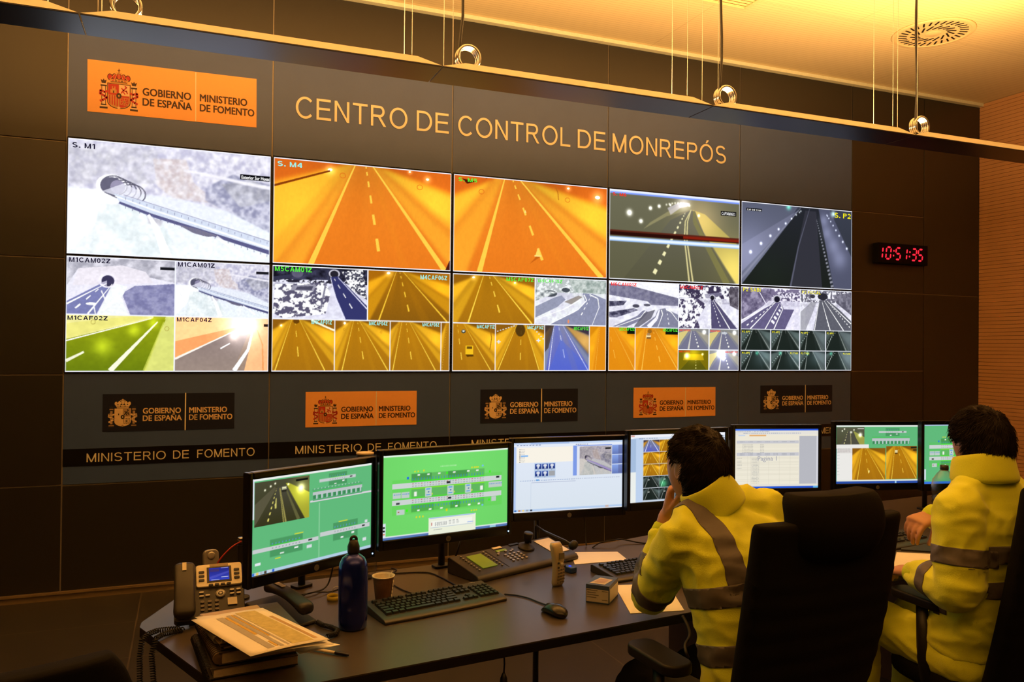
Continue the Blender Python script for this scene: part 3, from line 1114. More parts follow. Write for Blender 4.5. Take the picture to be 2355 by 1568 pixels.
for k, (a, b) in enumerate(((.003, .333), (.338, .643), (.648, .943), (.948, .998))):
    t = cv.sub(a, .508, b, .99)
    if k == 0: tunnel(t, PAL_AM2, top=(.3, .43), bot=(0, 1.06), lx=(.31, .05), rx=(.43, .85), cx=(.36, .44), ndash=4, lamps=((.14, .12, .015),), seed=5); t.line([(.62, .0), (.8, .1), (1, .2)], .03, .03, 'fff8d8'); t.ell(.38, .03, .05, .05, '6a4008')
    if k == 1: tunnel(t, PAL_AM2, top=(.3, .42), bot=(.05, 1.2), lx=(.33, .13), rx=(.44, .97), cx=(.4, .55), ndash=5, lamps=((.17, .05, .02),), hoops=((.16, .18), (.84, .22)), seed=6)
    if k == 2: tunnel(t, PAL_AM2, top=(.18, .38), bot=(-.05, 1.1), lx=(.22, .05), rx=(.37, .9), cx=(.3, .45), ndash=5, hoops=((.15, .1),), seed=7)
    if k == 3: tunnel(t, PAL_AM2, top=(.6, 1.2), bot=(-.1, 1.2), lx=(.7, .1), rx=(1.3, 1.5), cx=(1.2, 1.3), ndash=4, hoops=((.3, .16),), seed=8)
frame(cv); pics[(1, 1)] = cv

# ---- third unit
cv = Cv(SW, SH).fill(W_)
t = cv.sub(.004, .010, .513, .50)
tunnel(t, PAL_AM2, top=(.32, .47), bot=(.05, 1.06), lx=(.36, .18), rx=(.48, .97), cx=(.43, .6), kl=(.25, -.15), kr=(.52, 1.45), ndash=5, lamps=((.24, .05, .015), (.75, .13, .012)), seed=11)
t = cv.sub(.519, .010, .996, .50)
def _x(t):
    t.speck([(.45, 0), (1, 0), (1, .3), (.55, .28)], '8a9a94', 'd0d8d4', 12, 52)
    t.ell(.2, .33, .1, .07, '4a5058'); t.ell(.42, .24, .06, .05, '4a5058'); t.speck([(.0, .25), (.3, .3), (.0, .5)], '70787c', 'f4f8f8', 14, 53)
    t.poly([(0, .62), (.25, .42), (.36, .36), (.42, .45), (.3, .62), (0, .86)], '9498b0')
snowroad(t, hill='b8c0c0', snow='f2f6f8', seed=51, extra=_x, pts=[(.2, 1), (.55, .72), (.7, .5), (.66, .3), (.8, .3), (1, .42), (1, 1)], road='8c90ac', lines=([(.2, 1), (.6, .66), (.72, .45), (.68, .33)], [(.8, 1), (.9, .6), (.88, .4), (.76, .32)], [(0, .9), (.4, .66), (.62, .45)]))
t.dash((.78, .35), (.62, .85), .006, .016, 'ffffff', n=5, power=1.3); t.ell(.46, .93, .012, .04, 'f09060'); t.poly([(.4, .5), (.6, .35), (.66, .38), (.5, .55)], '8a8078', .8)
for k, (a, b) in enumerate(((.003, .262), (.267, .578), (.583, .88), (.885, .998))):
    t = cv.sub(a, .512, b, .99)
    if k == 0:
        tunnel(t, PAL_AM2, top=(.05, .25), bot=(-.4, 1.1), lx=(-.1, -.4), rx=(.25, .9), cx=(.1, .25), ndash=5, seed=12)
        t.ell(.25, .17, .05, .04, '40463c'); t.ell(.25, .16, .03, .02, 'd8dcd0'); t.rect(.3, .47, .48, .66, 'f4c020'); t.rect(.33, .49, .46, .54, '6a4a10'); t.poly([(.3, .66), (.48, .66), (.5, .7), (.34, .71)], '5a3808')
        t.line([(.88, .1), (.92, .3), (.88, .55)], .02, .02, 'a06a10')
    if k == 1:
        tunnel(t, PAL_AM2, top=(.42, .58), bot=(.02, .92), lx=(.43, .05), rx=(.6, .9), cx=(.52, .5), ndash=5, bend=-.0, seed=13)
        t.ell(.5, .12, .1, .14, '3a2810', .8)
        for q in range(7): t.ell(.04 + q * .055, .15 - q * .02, .016, .01, 'e0f0ff')
        for q in range(5): t.ell(.8 + q * .045, .1 + q * .05, .014, .012, 'd8ecff')
        t.rect(.02, .37, .1, .39, 'dfe8f8'); t.rect(.05, .34, .07, .42, 'dfe8f8'); t.rect(.84, .33, .92, .35, 'dfe8f8'); t.rect(.87, .3, .89, .38, 'dfe8f8')
    if k == 2:
        tunnel(t, PAL_VIO, top=(.18, .42), bot=(.03, 1.05), lx=(.2, .09), rx=(.4, .98), cx=(.3, .5), ndash=4, seed=14); t.poly([(.1, 1), (1, 1), (.98, .9), (.35, .3)], '4a6ae0', .35)
        t.poly([(0, 0), (.2, 0), (.08, .5), (0, .6)], '4a3a30', .8)
    if k == 3: tunnel(t, PAL_ORG, top=(.6, 1.3), bot=(.2, 1.3), lx=(.62, .35), rx=(1.3, 1.3), cx=(1.3, 1.4), ndash=4, seed=15)
frame(cv); pics[(2, 1)] = cv

# ---- fourth unit
cv = Cv(SW, SH).fill(W_)
t = cv.sub(.004, .010, .516, .507)
def _x(t):
    t.rect(0, 0, 1, .3, 'f8f8ff'); t.speck([(0, .05), (.3, .08), (1, .32), (1, .5), (.6, .5), (.55, .42), (0, .3)], '6e6c88', '88869e', 16, 62)
    t.speck([(0, .44), (.25, .42), (.2, .52), (0, .56)], '3a3850', '8a88a0', 14, 63); t.speck([(0, .68), (.35, .58), (.42, .62), (.1, .8), (0, .8)], '3a3850', '9a98b0', 14, 64)
    t.ell(.38, .53, .05, .04, '4c4a5c'); t.ell(.54, .5, .05, .03, '5c5a6a')
    t.poly([(.05, 1), (.4, .75), (.47, .64), (.5, .62), (.56, .66), (.45, .85), (.25, 1)], '83839e')
snowroad(t, hill='f4f4ff', snow='f8f8ff', seed=61, extra=_x, pts=[(.45, 1), (.66, .75), (.7, .6), (.8, .56), (1, .7), (1, 1)], road='83849c', lines=([(.7, 1), (.77, .7), (.75, .6)], [(1, .85), (.9, .65), (.82, .58)], [(.1, 1), (.45, .78), (.52, .64)]))
t.dash((.83, .6), (.87, 1), .006, .014, 'ffffff', n=4, power=1.2); t.poly([(.5, .68), (.66, .6), (.6, .8), (.42, 1), (.35, 1)], '5c5a68', .8); t.line([(.72, .6), (.68, .8), (.56, 1)], .02, .06, 'f6f4ff')
t = cv.sub(.522, .010, .996, .507)
def _x(t):
    t.speck([(0, 0), (1, 0), (1, .3), (.5, .3), (0, .3)], '3c3450', 'fafaff', 14, 72, thr=.5); t.speck([(0, .32), (.3, .3), (.45, .45), (.3, .8), (.35, 1), (0, 1)], '4a4260', 'fafaff', 16, 73, thr=.43)
    t.speck([(.82, .05), (1, 0), (1, .55), (.85, .45)], '4a4450', '8a8490', 14, 74); t.poly([(.42, .2), (.7, .14), (.72, .22), (.44, .3)], '8a86a0', .7)
snowroad(t, hill='4a4458', snow='f8f8ff', seed=71, portal=(.55, .27, .035), extra=_x, pts=[(.52, .31), (.58, .31), (.98, 1), (.53, 1)], road='554f72', lines=([(.56, .33), (.85, 1)], [(.6, .35), (.99, .95)], [(.52, .35), (.53, 1)]))
t.dash((.545, .36), (.7, 1), .006, .014, 'ffffff', n=9, power=1.3); t.ell(.55, .31, .02, .03, '1c1826')
for k, (a, b) in enumerate(((.003, .192), (.197, .515))):
    t = cv.sub(a, .517, b, .99)
    if k == 0: tunnel(t, PAL_ORG, top=(-.2, .2), bot=(-.5, 1.4), lx=(-.2, -.4), rx=(.18, 1.0), cx=(.0, .35), ndash=4, seed=16)
    if k == 1:
        tunnel(t, PAL_ORG, top=(.22, .45), bot=(.05, 1.05), lx=(.27, .15), rx=(.43, 1.0), cx=(.4, .62), ndash=6, seed=17); t.rect(.25, .17, .36, .25, 'f0d8a0'); t.rect(.27, .12, .34, .18, 'a88458'); t.rect(.26, .22, .36, .26, '805828'); t.ell(.33, .08, .05, .05, '7a5420', .7)
    t.rect(.7, .0, 1, .15, '10160c')
for k, (a, c) in enumerate(((.52, .517), (.763, .517), (.52, .76), (.763, .76))):
    t = cv.sub(a, c, a + .235, c + .232)
    if k == 2:
        t.fill('7a6c0c'); t.poly([(.2, .2), (.8, .2), (.85, .5), (.15, .5)], 'b89a14'); t.poly([(.35, .5), (.7, .5), (.95, 1), (.05, 1)], '5c5810'); t.glow(.28, .28, .07, 'fffff0', 1.2); t.glow(.5, .2, .2, 'f0d020', .4); t.glow(.8, .2, .03, 'fffff0', 1.0)
        t.dash((.58, .5), (.58, 1), .01, .04, 'e8e080', n=4, power=1.2)
    else:
        t.vgrad('8c8c88', '80808e'); t.poly([(0, .2), (.35, .05), (.1, .6), (0, .9)], 'd8c880'); t.poly([(.42, .1), (.56, .1), (1, 1), (0, 1)], '74748c'); t.poly([(.6, .1), (1, .3), (1, .8)], 'b0a890', .7)
        t.dash((.5, .1), (.68, 1), .01, .05, 'fffff4', n=7, power=1.5); t.line([(.42, .1), (.33, 1)], .012, .06, 'e8e4d0', .8); t.glow(.85, .15, .05, 'ffffff', 1.2)
        if k == 3: t.glow(.4, .15, .12, 'e8f0ff', 1.3); t.glow(.48, .42, .05, 'f4f4ff', .8); t.glow(.5, .2, .4, 'c0c8e8', .25)
        if k == 1: t.ell(.5, .18, .1, .06, 'e8f0f0', .7)
frame(cv); pics[(3, 1)] = cv

# ---- fifth unit
cv = Cv(SW, SH).fill(W_)
t = cv.sub(.004, .010, .517, .50)
def _x(t):
    t.speck([(0, .05), (.5, .0), (.5, .25), (.35, .45), (.0, .8)], '5a5270', 'a49cb8', 10, 82); t.line([(.3, .1), (.42, .4)], .012, .012, 'f4f0ff'); t.speck([(.6, .1), (.95, .1), (.95, .3), (.7, .3)], '5a5270', 'f4f0ff', 30, 83, thr=.5)
snowroad(t, hill='7a7090', snow='f4f0ff', seed=81, portal=(.6, .25, .05), extra=_x, pts=[(.56, .32), (.66, .32), (.72, .5), (.9, .5), (.74, 1), (0, 1), (0, .88)], road='655e84', lines=([(.57, .34), (.15, 1)], [(.66, .35), (.7, .5), (.55, 1)], [(.58, .33), (0, .8)], [(.64, .36), (.4, 1)]))
t.dash((.57, .35), (.05, .97), .006, .018, 'ffffff', n=9, power=1.3); t.dash((.68, .45), (.5, .9), .03, .07, 'f8f8ff', n=5, power=1.2, duty=.5); t.ell(.6, .27, .04, .06, '1c1828')
t = cv.sub(.523, .010, .996, .50)
def _x(t):
    t.speck([(.62, .1), (1, .02), (1, .6), (.7, .3)], '5a5868', '8c8a9a', 14, 92); t.poly([(.2, .1), (.55, .1), (.5, .24), (.2, .24)], 'e8e8f4')
    t.ell(.43, .15, .1, .09, '2c2a34'); t.ell(.23, .15, .05, .05, '3c3a44')
snowroad(t, hill='6a6878', snow='f6f6ff', seed=91, extra=_x, pts=[(.36, .25), (.52, .23), (.75, .45), (1, .75), (1, 1), (.25, 1)], road='5e5f6a', lines=([(.36, .27), (.27, 1)], [(.42, .3), (.58, 1)], [(.52, .26), (1, .82)], [(.46, .26), (.85, 1)]))
t.dash((.42, .28), (.56, .95), .008, .016, 'ffffff', n=9, power=1.3); t.dash((.52, .26), (1, .95), .008, .014, 'ffffff', n=12, power=1.2)
t.poly([(.0, .55), (.2, .3), (.3, .3), (.24, .55), (.1, 1), (0, 1)], '7e7e88', .6)
for j, (c, d) in enumerate(((.508, .752), (.762, .99))):
    for k, (a, b) in enumerate(((.003, .255), (.263, .512), (.52, .752), (.76, .997))):
        t = cv.sub(a, c, b, d)
        s_ = j * 4 + k
        bx = [(.4, -.05, .55, .95), (.4, .0, .55, 1.0), (.3, .0, .48, .8), (.3, -.2, .45, .75)][k]
        tunnel(t, PAL_DRK, top=(bx[0], bx[2]), bot=(bx[1], bx[3]), lx=(bx[0], bx[1] + .2), rx=(bx[2] + .02, bx[3] + .05), cx=(.5, .6), ndash=1, lw=(.01, .03), seed=100 + s_, wl=-.1, wr=-.1)
        for q in range(6):
            t.glow(.05 + .06 * q, .6 - .1 * q, .012, 'e0f4f0', .8)
        if j == 1: t.glow([.55, .33, .3, .2][k], .12, .05, '30c090', .6); t.glow([.7, .85, .6, .85][k], .3, .3, '7090a0', .22)
        if k in (2, 3): t.poly([(.5, 0), (1, 0), (1, .9), (.9, 1)], '788088', .35)
frame(cv); pics[(4, 1)] = cv

# ================================================================ the video wall
M_BEZEL = mat('black_bezel', (0.008, 0.008, 0.009), rough=0.4)
YEL, GRN, CYN, RED_, BLK, WHT = rgb(250, 240, 20), rgb(90, 245, 60), rgb(160, 245, 235), rgb(255, 40, 30), rgb(30, 25, 50), rgb(250, 250, 250)
CAPM = {c: emat('caption_' + n, v, 1.0) for c, n, v in (('y', 'yellow', YEL), ('g', 'green', GRN), ('c', 'cyan', CYN), ('r', 'red', RED_), ('k', 'black', BLK), ('w', 'white', WHT))}
# (text, u, v of the baseline's left end, capital height and width as shares of the screen, colour)
CAPS = {
    (0, 0): [('S. M1', .018, .079, .044, .105, 'k'), ('Exterior Sur Huesc', .846, .231, .030, .15, 'w')],
    (1, 0): [('S. M4', .018, .080, .046, .13, 'c')],
    (2, 0): [('S. M5', .025, .068, .038, .115, 'g')],
    (3, 0): [('S. M6', .02, .072, .035, .10, 'r'), ('CAF14M0633', .852, .186, .034, .11, 'w')],
    (4, 0): [('CAF DW TV04', .045, .104, .018, .12, 'w'), ('S. P2', .83, .10, .062, .155, 'y')],
    (0, 1): [('M1CAM02Z', .012, .052, .040, .19, 'k'), ('M1CAM01Z', .528, .052, .040, .185, 'k'), ('M1CAF02Z', .008, .552, .037, .185, 'k'), ('M1CAF04Z', .526, .548, .037, .175, 'k')],
    (1, 1): [('M5CAM01Z', .012, .054, .046, .195, 'g'), ('M4CAF06Z', .82, .075, .044, .16, 'c'), ('M4CAF01Z', .208, .548, .040, .11, 'c'), ('M4CAF04Z', .525, .548, .038, .105, 'c'), ('M4CAF08Z', .835, .548, .036, .10, 'c')],
    (2, 1): [('M5CAF07Z', .33, .055, .040, .175, 'g'), ('M5CAF15Z', .535, .055, .034, .16, 'g'), ('M4CAF11Z', .148, .558, .038, .11, 'c'), ('M4CAF14Z', .468, .556, .036, .105, 'c'), ('M5CAF01Z', .776, .556, .036, .10, 'g')],
    (3, 1): [('M6CAM01Z', .015, .055, .036, .185, 'r'), ('M6CAM02Z', .53, .055, .034, .175, 'r'), ('M5CAF12Z', .078, .553, .034, .11, 'g'), ('M5CAF13Z', .40, .553, .034, .11, 'g'), ('M6CAF05Z', .525, .545, .02, .085, 'r'), ('M6CAF06Z', .768, .545, .02, .08, 'r'), ('M6CAF07Z', .525, .788, .02, .085, 'r'), ('M6CAF08Z', .89, .79, .02, .1, 'r')],
    (4, 1): [('P2 SABI', .015, .055, .044, .15, 'y'), ('P2 FISCAL', .535, .055, .036, .17, 'y'), ('P2 AP1', .01, .547, .022, .065, 'y'), ('P2 AP2', .27, .547, .022, .065, 'y'), ('P2 AP3', .527, .547, .022, .06, 'y'), ('P2 AP4', .767, .547, .022, .06, 'y'), ('P2 AP5', .01, .80, .022, .065, 'y'), ('P2 TV01', .43, .80, .022, .07, 'y'), ('P2 TV02', .528, .80, .022, .075, 'y'), ('P2 SAB', .92, .80, .022, .07, 'y')],
}
WALL_LABELS = {
    (0, 0): 'wall display showing a snowy tunnel mouth and viaduct, captioned S. M1',
    (1, 0): 'wall display filled by an empty orange-lit tunnel road, captioned S. M4',
    (2, 0): 'wall display of an orange tunnel road with traffic cones, captioned S. M5',
    (3, 0): 'wall display of a curving tunnel crossed by white and red picture bands',
    (4, 0): 'wall display of a dark grey tunnel road, captioned S. P2 in yellow',
    (0, 1): 'wall display split in four views, two snowy and two of tunnels, under S. M1',
    (1, 1): 'wall display of six small views under S. M4, the first a snowy tunnel approach',
    (2, 1): 'wall display of small views under S. M5 with a yellow car and a blue road',
    (3, 1): 'wall display of snowy motorway bends and small tunnel views below the banded picture',
    (4, 1): 'wall display with two snowy roads above eight dark tunnel views, under S. P2',
}
for (i, j), cv in pics.items():
    x0, x1 = CX_[i], CX_[i + 1]
    z1, z0 = RZ_[j], RZ_[j + 1]
    w, h = x1 - x0, z1 - z0
    t = thing('wall_display', WALL_LABELS[(i, j)], 'video wall screen', ((x0 + x1) / 2, WALL_Y, (z0 + z1) / 2), 0, 'screens of the video wall')
    MB().box((0, -0.0005, 0), (w - .004, 0.021, h - .003)).build('housing', M_BEZEL, t, bevel=0.0015, seg=1)
    pw, ph = w - .022, h - .015
    p = picture(cv, pw, ph, M_SCREEN, 'picture', t, gain=1.06)
    p.location = (0, -0.0135, 0)
    for (s_, u, v, ch, cw, col) in CAPS[(i, j)]:
        vs, fs = grotesk(s_, ch * ph, cw * pw, t=.20) if s_.isupper() else text2d(s_, ch * ph, cw * pw, bold=.03)
        m = MB().add(vs, fs).xform(plane_xf((-pw / 2 + u * pw, -0.0025, ph / 2 - v * ph), (1, 0, 0), (0, 0, 1)))
        m.build('lettering', CAPM[col], p)
# ================================================================ signs on the wall
def multi(name, layers, parent=None, smooth=False):
    """One mesh made of several coloured layers: [(MB, material), ...]."""
    allm = MB()
    idx = []
    for k, (mb, m) in enumerate(layers):
        idx += [k] * len(mb.f)
        allm.add(mb.v, mb.f)
    me = bpy.data.meshes.new(name)
    me.from_pydata(allm.v, [], allm.f)
    for mb, m in layers:
        me.materials.append(m)
    me.polygons.foreach_set('material_index', idx)
    if smooth:
        me.polygons.foreach_set('use_smooth', [True] * len(me.polygons))
    me.update()
    o = bpy.data.objects.new(name, me)
    COL.objects.link(o)
    if parent:
        o.parent = parent
    return o


def quad(mb, pts, z=0.0):
    n = len(mb.v)
    mb.v += [(x, y, z) for x, y in pts]
    mb.f.append(tuple(range(n, n + len(pts))))
    return mb


def disc(mb, x, y, rx, ry, z=0.0, n=20, a0=0.0, a1=2 * PI):
    k = n if a1 - a0 >= 2 * PI - 1e-6 else n + 1
    return quad(mb, [(x + rx * math.cos(a0 + (a1 - a0) * i / n), y + ry * math.sin(a0 + (a1 - a0) * i / n)) for i in range(k)], z)


def stroke(mb, pts, w, z=0.0):
    for (a, b) in zip(pts[:-1], pts[1:]):
        d = Vector((b[0] - a[0], b[1] - a[1]))
        n_ = Vector((-d.y, d.x)).normalized() * w / 2
        e = d.normalized() * w * .2
        quad(mb, [(a[0] + n_.x - e.x, a[1] + n_.y - e.y), (a[0] - n_.x - e.x, a[1] - n_.y - e.y), (b[0] - n_.x + e.x, b[1] - n_.y + e.y), (b[0] + n_.x + e.x, b[1] + n_.y + e.y)], z)
    return mb


INK = dict(
    orange=dict(line=mat('ink_brown', (0.045, 0.018, 0.008), 0.5), red=mat('ink_red', (0.50, 0.03, 0.02), 0.5), gold=mat('ink_ochre', (0.55, 0.28, 0.08), 0.5), pale=mat('ink_pale', (0.75, 0.52, 0.32), 0.5), text=mat('ink_brown', (0, 0, 0))),
    dark=dict(line=mat('ink_night', (0.020, 0.018, 0.020), 0.5), red=mat('ink_gold', (0.78, 0.60, 0.34), 0.5), gold=mat('ink_gold', (0, 0, 0)), pale=mat('ink_dull_gold', (0.42, 0.29, 0.16), 0.5), text=mat('ink_gold', (0, 0, 0))))


def shield_pts(s=1.0):
    a = [(-.265, .31), (.265, .31), (.265, -.15)]
    for k in range(1, 12):
        t_ = PI * k / 12
        a.append((.265 * math.cos(t_), -.15 - .165 * math.sin(t_)))
    a.append((-.265, -.15))
    return [(.515 + x * s, .335 + y * s) for x, y in a]


def emblem(parent, m, K):
    """Crowned coat of arms between two pillars, in a 1 x 1.03 square mapped by m; returns its parts."""
    out = []

    def put(name, layers):
        for k, (mb, _m) in enumerate(layers):
            mb.xform(m)
        o = multi(name, layers, parent)
        out.append(o)
        return o
    d = 0.004
    # shield
    ln, rd, gd, pl = MB(), MB(), MB(), MB()
    quad(ln, shield_pts(1.06), 0)
    quad(gd, shield_pts(1.0), d)
    quad(rd, [(.515 - .255, .64), (.51, .64), (.51, .36), (.515 - .255, .36)], 2 * d)
    quad(pl, [(.52, .64), (.515 + .255, .64), (.515 + .255, .36), (.52, .36)], 2 * d)
    for k in range(4):
        x = .28 + k * .06
        quad(rd, [(x, .35), (x + .03, .35), (x + .03, .10 - .012 * k), (x, .13 - .02 * k)], 2 * d)
    quad(rd, [(.525, .35), (.765, .35), (.765, .18), (.72, .09), (.62, .05), (.525, .04)], 2 * d)
    # castle, lion, chains
    quad(gd, [(.31, .41), (.46, .41), (.46, .50), (.43, .50), (.43, .58), (.405, .58), (.405, .53), (.37, .53), (.37, .58), (.345, .58), (.345, .50), (.31, .50)], 3 * d)
    quad(ln, [(.37, .41), (.40, .41), (.40, .47), (.37, .47)], 4 * d)
    for a, b in (((.57, .42), (.62, .5)), ((.62, .5), (.70, .58)), ((.62, .5), (.70, .47)), ((.62, .46), (.66, .40)), ((.70, .58), (.66, .61)), ((.58, .55), (.62, .5)), ((.72, .42), (.69, .5))):
        stroke(rd if K is INK['orange'] else ln, [a, b], .03, 3 * d)
    for k in range(4):
        a = PI * k / 4
        stroke(gd if K is INK['orange'] else ln, [(.645 - .095 * math.cos(a), .2 - .10 * math.sin(a)), (.645 + .095 * math.cos(a), .2 + .10 * math.sin(a))], .013, 3 * d)
    stroke(gd if K is INK['orange'] else ln, [(.55, .30), (.74, .30), (.74, .12), (.55, .12), (.55, .30)], .013, 3 * d)
    disc(ln, .515, .345, .065, .075, 4 * d)
    disc(gd, .515, .345, .02, .025, 5 * d)
    disc(pl, .515, .03, .04, .03, 4 * d)
    put('shield', [(ln, K['line']), (gd, K['gold']), (rd, K['red']), (pl, K['pale'])])
    # crown
    ln, rd, gd = MB(), MB(), MB()
    quad(ln, [(.34, .64), (.69, .64), (.73, .77), (.70, .70), (.33, .70)], 0)
    for k in range(5):
        x = .30 + .1075 * k
        y = .82 + .03 * (1 - abs(k - 2) / 2)
        disc(ln, x, y, .066, .088, d, 16)
        disc(rd, x, y, .050, .068, 2 * d, 16)
    quad(gd, [(.33, .655), (.70, .655), (.745, .765), (.285, .765)], 3 * d)
    stroke(ln, [(.315, .70), (.715, .70)], .014, 4 * d)
    for k in range(5):
        disc(ln if k % 2 else rd, .37 + k * .073, .73, .018, .018, 4 * d, 10)
        stroke(gd, [(.30 + .1075 * k, .765), (.515 + (.30 + .1075 * k - .515) * .25, .95)], .016, 3 * d)
    disc(gd, .515, .955, .03, .03, 4 * d, 12)
    stroke(ln, [(.515, .96), (.515, 1.05)], .018, 4 * d)
    stroke(ln, [(.485, 1.01), (.545, 1.01)], .018, 4 * d)
    put('crown', [(ln, K['line']), (rd, K['red']), (gd, K['gold'])])
    # pillars of Hercules with their ribbons
    for sx in (-1, 1):
        X = lambda u: .515 + sx * (.365 + u)
        ln, rd, pl = MB(), MB(), MB()
        for (w, y0, y1, mb, z) in ((.19, -.02, .03, ln, 0), (.17, .03, .065, pl, d), (.13, .065, .10, ln, 0), (.105, .10, .56, ln, 0), (.075, .10, .56, pl, d), (.15, .56, .60, ln, d), (.13, .60, .64, pl, d), (.10, .64, .67, ln, d)):
            quad(mb, [(X(-w / 2), y0), (X(w / 2), y0), (X(w / 2), y1), (X(-w / 2), y1)], z)
        quad(ln, [(X(-.055), .67), (X(.055), .67), (X(.07), .74), (X(.025), .71), (X(0), .76), (X(-.025), .71), (X(-.07), .74)], d)
        for P in (((-.09, .44), (-.02, .41), (.075, .45)), ((.075, .45), (.085, .36), (-.02, .31)), ((-.02, .31), (-.085, .27), (.02, .20)), ((.02, .2), (.08, .17))):
            stroke(rd, [(X(a), b) for a, b in P], .055, 2 * d)
        put('pillar', [(ln, K['line']), (pl, K['pale']), (rd, K['red'])])
    return out


M_ORANGE = mat('orange_sign', (0.86, 0.42, 0.125), rough=0.5, vary=0.03)
M_NIGHT = mat('dark_blue_sign', (0.012, 0.016, 0.040), rough=0.45, vary=0.03, spec=.3)
M_GOLD = mat('pale_gold_vinyl', (0.74, 0.72, 0.56), rough=0.42, vary=0.03)


def ministry_sign(label, x0, x1, z0, z1, style, roty=0.0):
    """Board with coat of arms, two blocks of writing and a dividing line."""
    w, h = x1 - x0, z1 - z0
    t = thing('ministry_sign', label, 'sign', ((x0 + x1) / 2, WALL_Y - .001, (z0 + z1) / 2), 0, 'government signs on the panelled wall')
    t.rotation_euler = (0, roty, 0)
    K = INK[style]
    MB().box((0, -0.001, 0), (w, 0.002, h)).build('board', M_ORANGE if style == 'orange' else M_NIGHT, t)

    def at(u, v, d=-0.0028):
        return Vector((-w / 2 + u * w, d, -h / 2 + v * h))
    if style == 'orange':
        ex, ey, eh = .055, .10, .74
        tx1, tx2, dv, l1, l2, cap = .312, .650, .624, .42, .22, .14
        w1a, w1b, w2a, w2b = .283, .288, .29, .335
    else:
        ex, ey, eh = .03, .12, .76
        tx1, tx2, dv, l1, l2, cap = .295, .645, .615, .465, .265, .145
        w1a, w1b, w2a, w2b = .285, .292, .295, .338
    k = eh * h
    emblem(t, plane_xf(at(ex, ey, -0.0022), (1, 0, 0), (0, 0, 1)) @ Matrix.Diagonal((k * .98, k, k * .2, 1)), K)
    for (body, u, v, ww, nm) in (('GOBIERNO', tx1, l1, w1a, 'lettering'), ('DE ESPAÑA', tx1, l2, w1b, 'lettering'), ('MINISTERIO', tx2, l1, w2a, 'lettering'), ('DE FOMENTO', tx2, l2, w2b, 'lettering')):
        vs, fs = text2d(body, cap * h, ww * w, bold=.035)
        MB().add(vs, fs).xform(plane_xf(at(u, v), (1, 0, 0), (0, 0, 1))).build(nm, K['text'], t)
    dh = 0.98 if style == 'orange' else 1.03
    MB().box(at(dv, .5), (0.008 if style == 'dark' else 0.006, 0.001, dh * h)).build('divider', M_GOLD, t)
    return t


ministry_sign('large orange government sign with red coat of arms above the snowy display', -.636, .421, 3.128, 3.470, 'orange', -0.010 + .0)
ministry_sign('dark government sign with gold coat of arms, leftmost under the video wall', -.520, .300, 1.025, 1.272, 'dark')
ministry_sign('orange government sign under the six-view display of the video wall, left of the pair', .783, 1.603, 1.017, 1.272, 'orange')
ministry_sign('dark government sign with gold coat of arms between the two small orange signs', 2.115, 2.960, 1.012, 1.275, 'dark')
ministry_sign('small orange government sign above the head of the person leaning on the desk', 3.483, 4.311, 1.022, 1.277, 'orange')
ministry_sign('dark government sign with gold coat of arms, rightmost under the dark tunnel views', 4.80, 5.63, 1.035, 1.284, 'dark')

# gold title above the screens
t = thing('wall_title', 'gold letters CENTRO DE CONTROL DE MONREPÓS above the video wall', 'sign', (0.690, WALL_Y - .001, 3.232), 0)
t.rotation_euler = (0, -0.0048, 0)
for body, x, wd in (('CENTRO', -0.0, 0.818), ('DE', 0.89, 0.254), ('CONTROL', 1.219, 0.961), ('DE', 2.247, 0.258), ('MONREPÓS', 2.571, 1.142)):
    vs, fs = grotesk(body, .153, wd)
    m = MB().add(vs, fs).xform(plane_xf((x, -0.004, .004), (1, 0, 0), (0, 0, 1)))
    m.build('lettering', M_GOLD, t)

# black bands with gold lettering low on the wall
M_BAND = mat('black_gloss_band', (0.004, 0.004, 0.004), rough=0.3)
BL = ['leftmost black band with gold MINISTERIO DE FOMENTO lettering, clear of the monitors', 'black band with gold lettering just above the left monitor', 'black lettered band peeping over the second monitor from the left',
      'black lettered band hidden behind the head of the person leaning on the desk', 'black lettered band of which only MEN shows between two monitors']
for k in range(5):
    x0, x1 = CX_[k] + .004, CX_[k + 1] - .004
    t = thing('lettered_band', BL[k], 'sign', ((x0 + x1) / 2, WALL_Y - .001, .862), 0, 'black lettered bands along the wall')
    MB().box((0, -0.0015, 0), (x1 - x0, .003, .112)).build('band', M_BAND, t)
    off = [.0, .016, .0, 0, .0][k]
    for body, x, wd in (('MINISTERIO', -.50, .475), ('DE', .02, .10), ('FOMENTO', .172, .375)):
        vs, fs = grotesk(body, .056, wd)
        MB().add(vs, fs).xform(plane_xf((x + off, -0.004, -.032), (1, 0, 0), (0, 0, 1))).build('lettering', M_GOLD, t)

# red LED clock
t = thing('led_clock', 'black wall clock with red LED digits right of the video wall', 'clock', (6.445, WALL_Y, 2.552))
MB().box((0, -0.036, 0), (.645, 0.072, .195)).build('housing', mat('matt_black', (.006, .005, .005), .9, spec=.1), t, bevel=0.004)
MB().box((0, -0.0722, 0), (.615, 0.001, .165)).build('window', mat('dark_red_acrylic', (0.008, 0.002, 0.002), 0.6, spec=.1), t)
M_LED = emat('red_led', rgb(255, 40, 60), 1.25)
SEG = {'0': 'abcdef', '1': 'bc', '3': 'abgcd', '5': 'afgcd'}


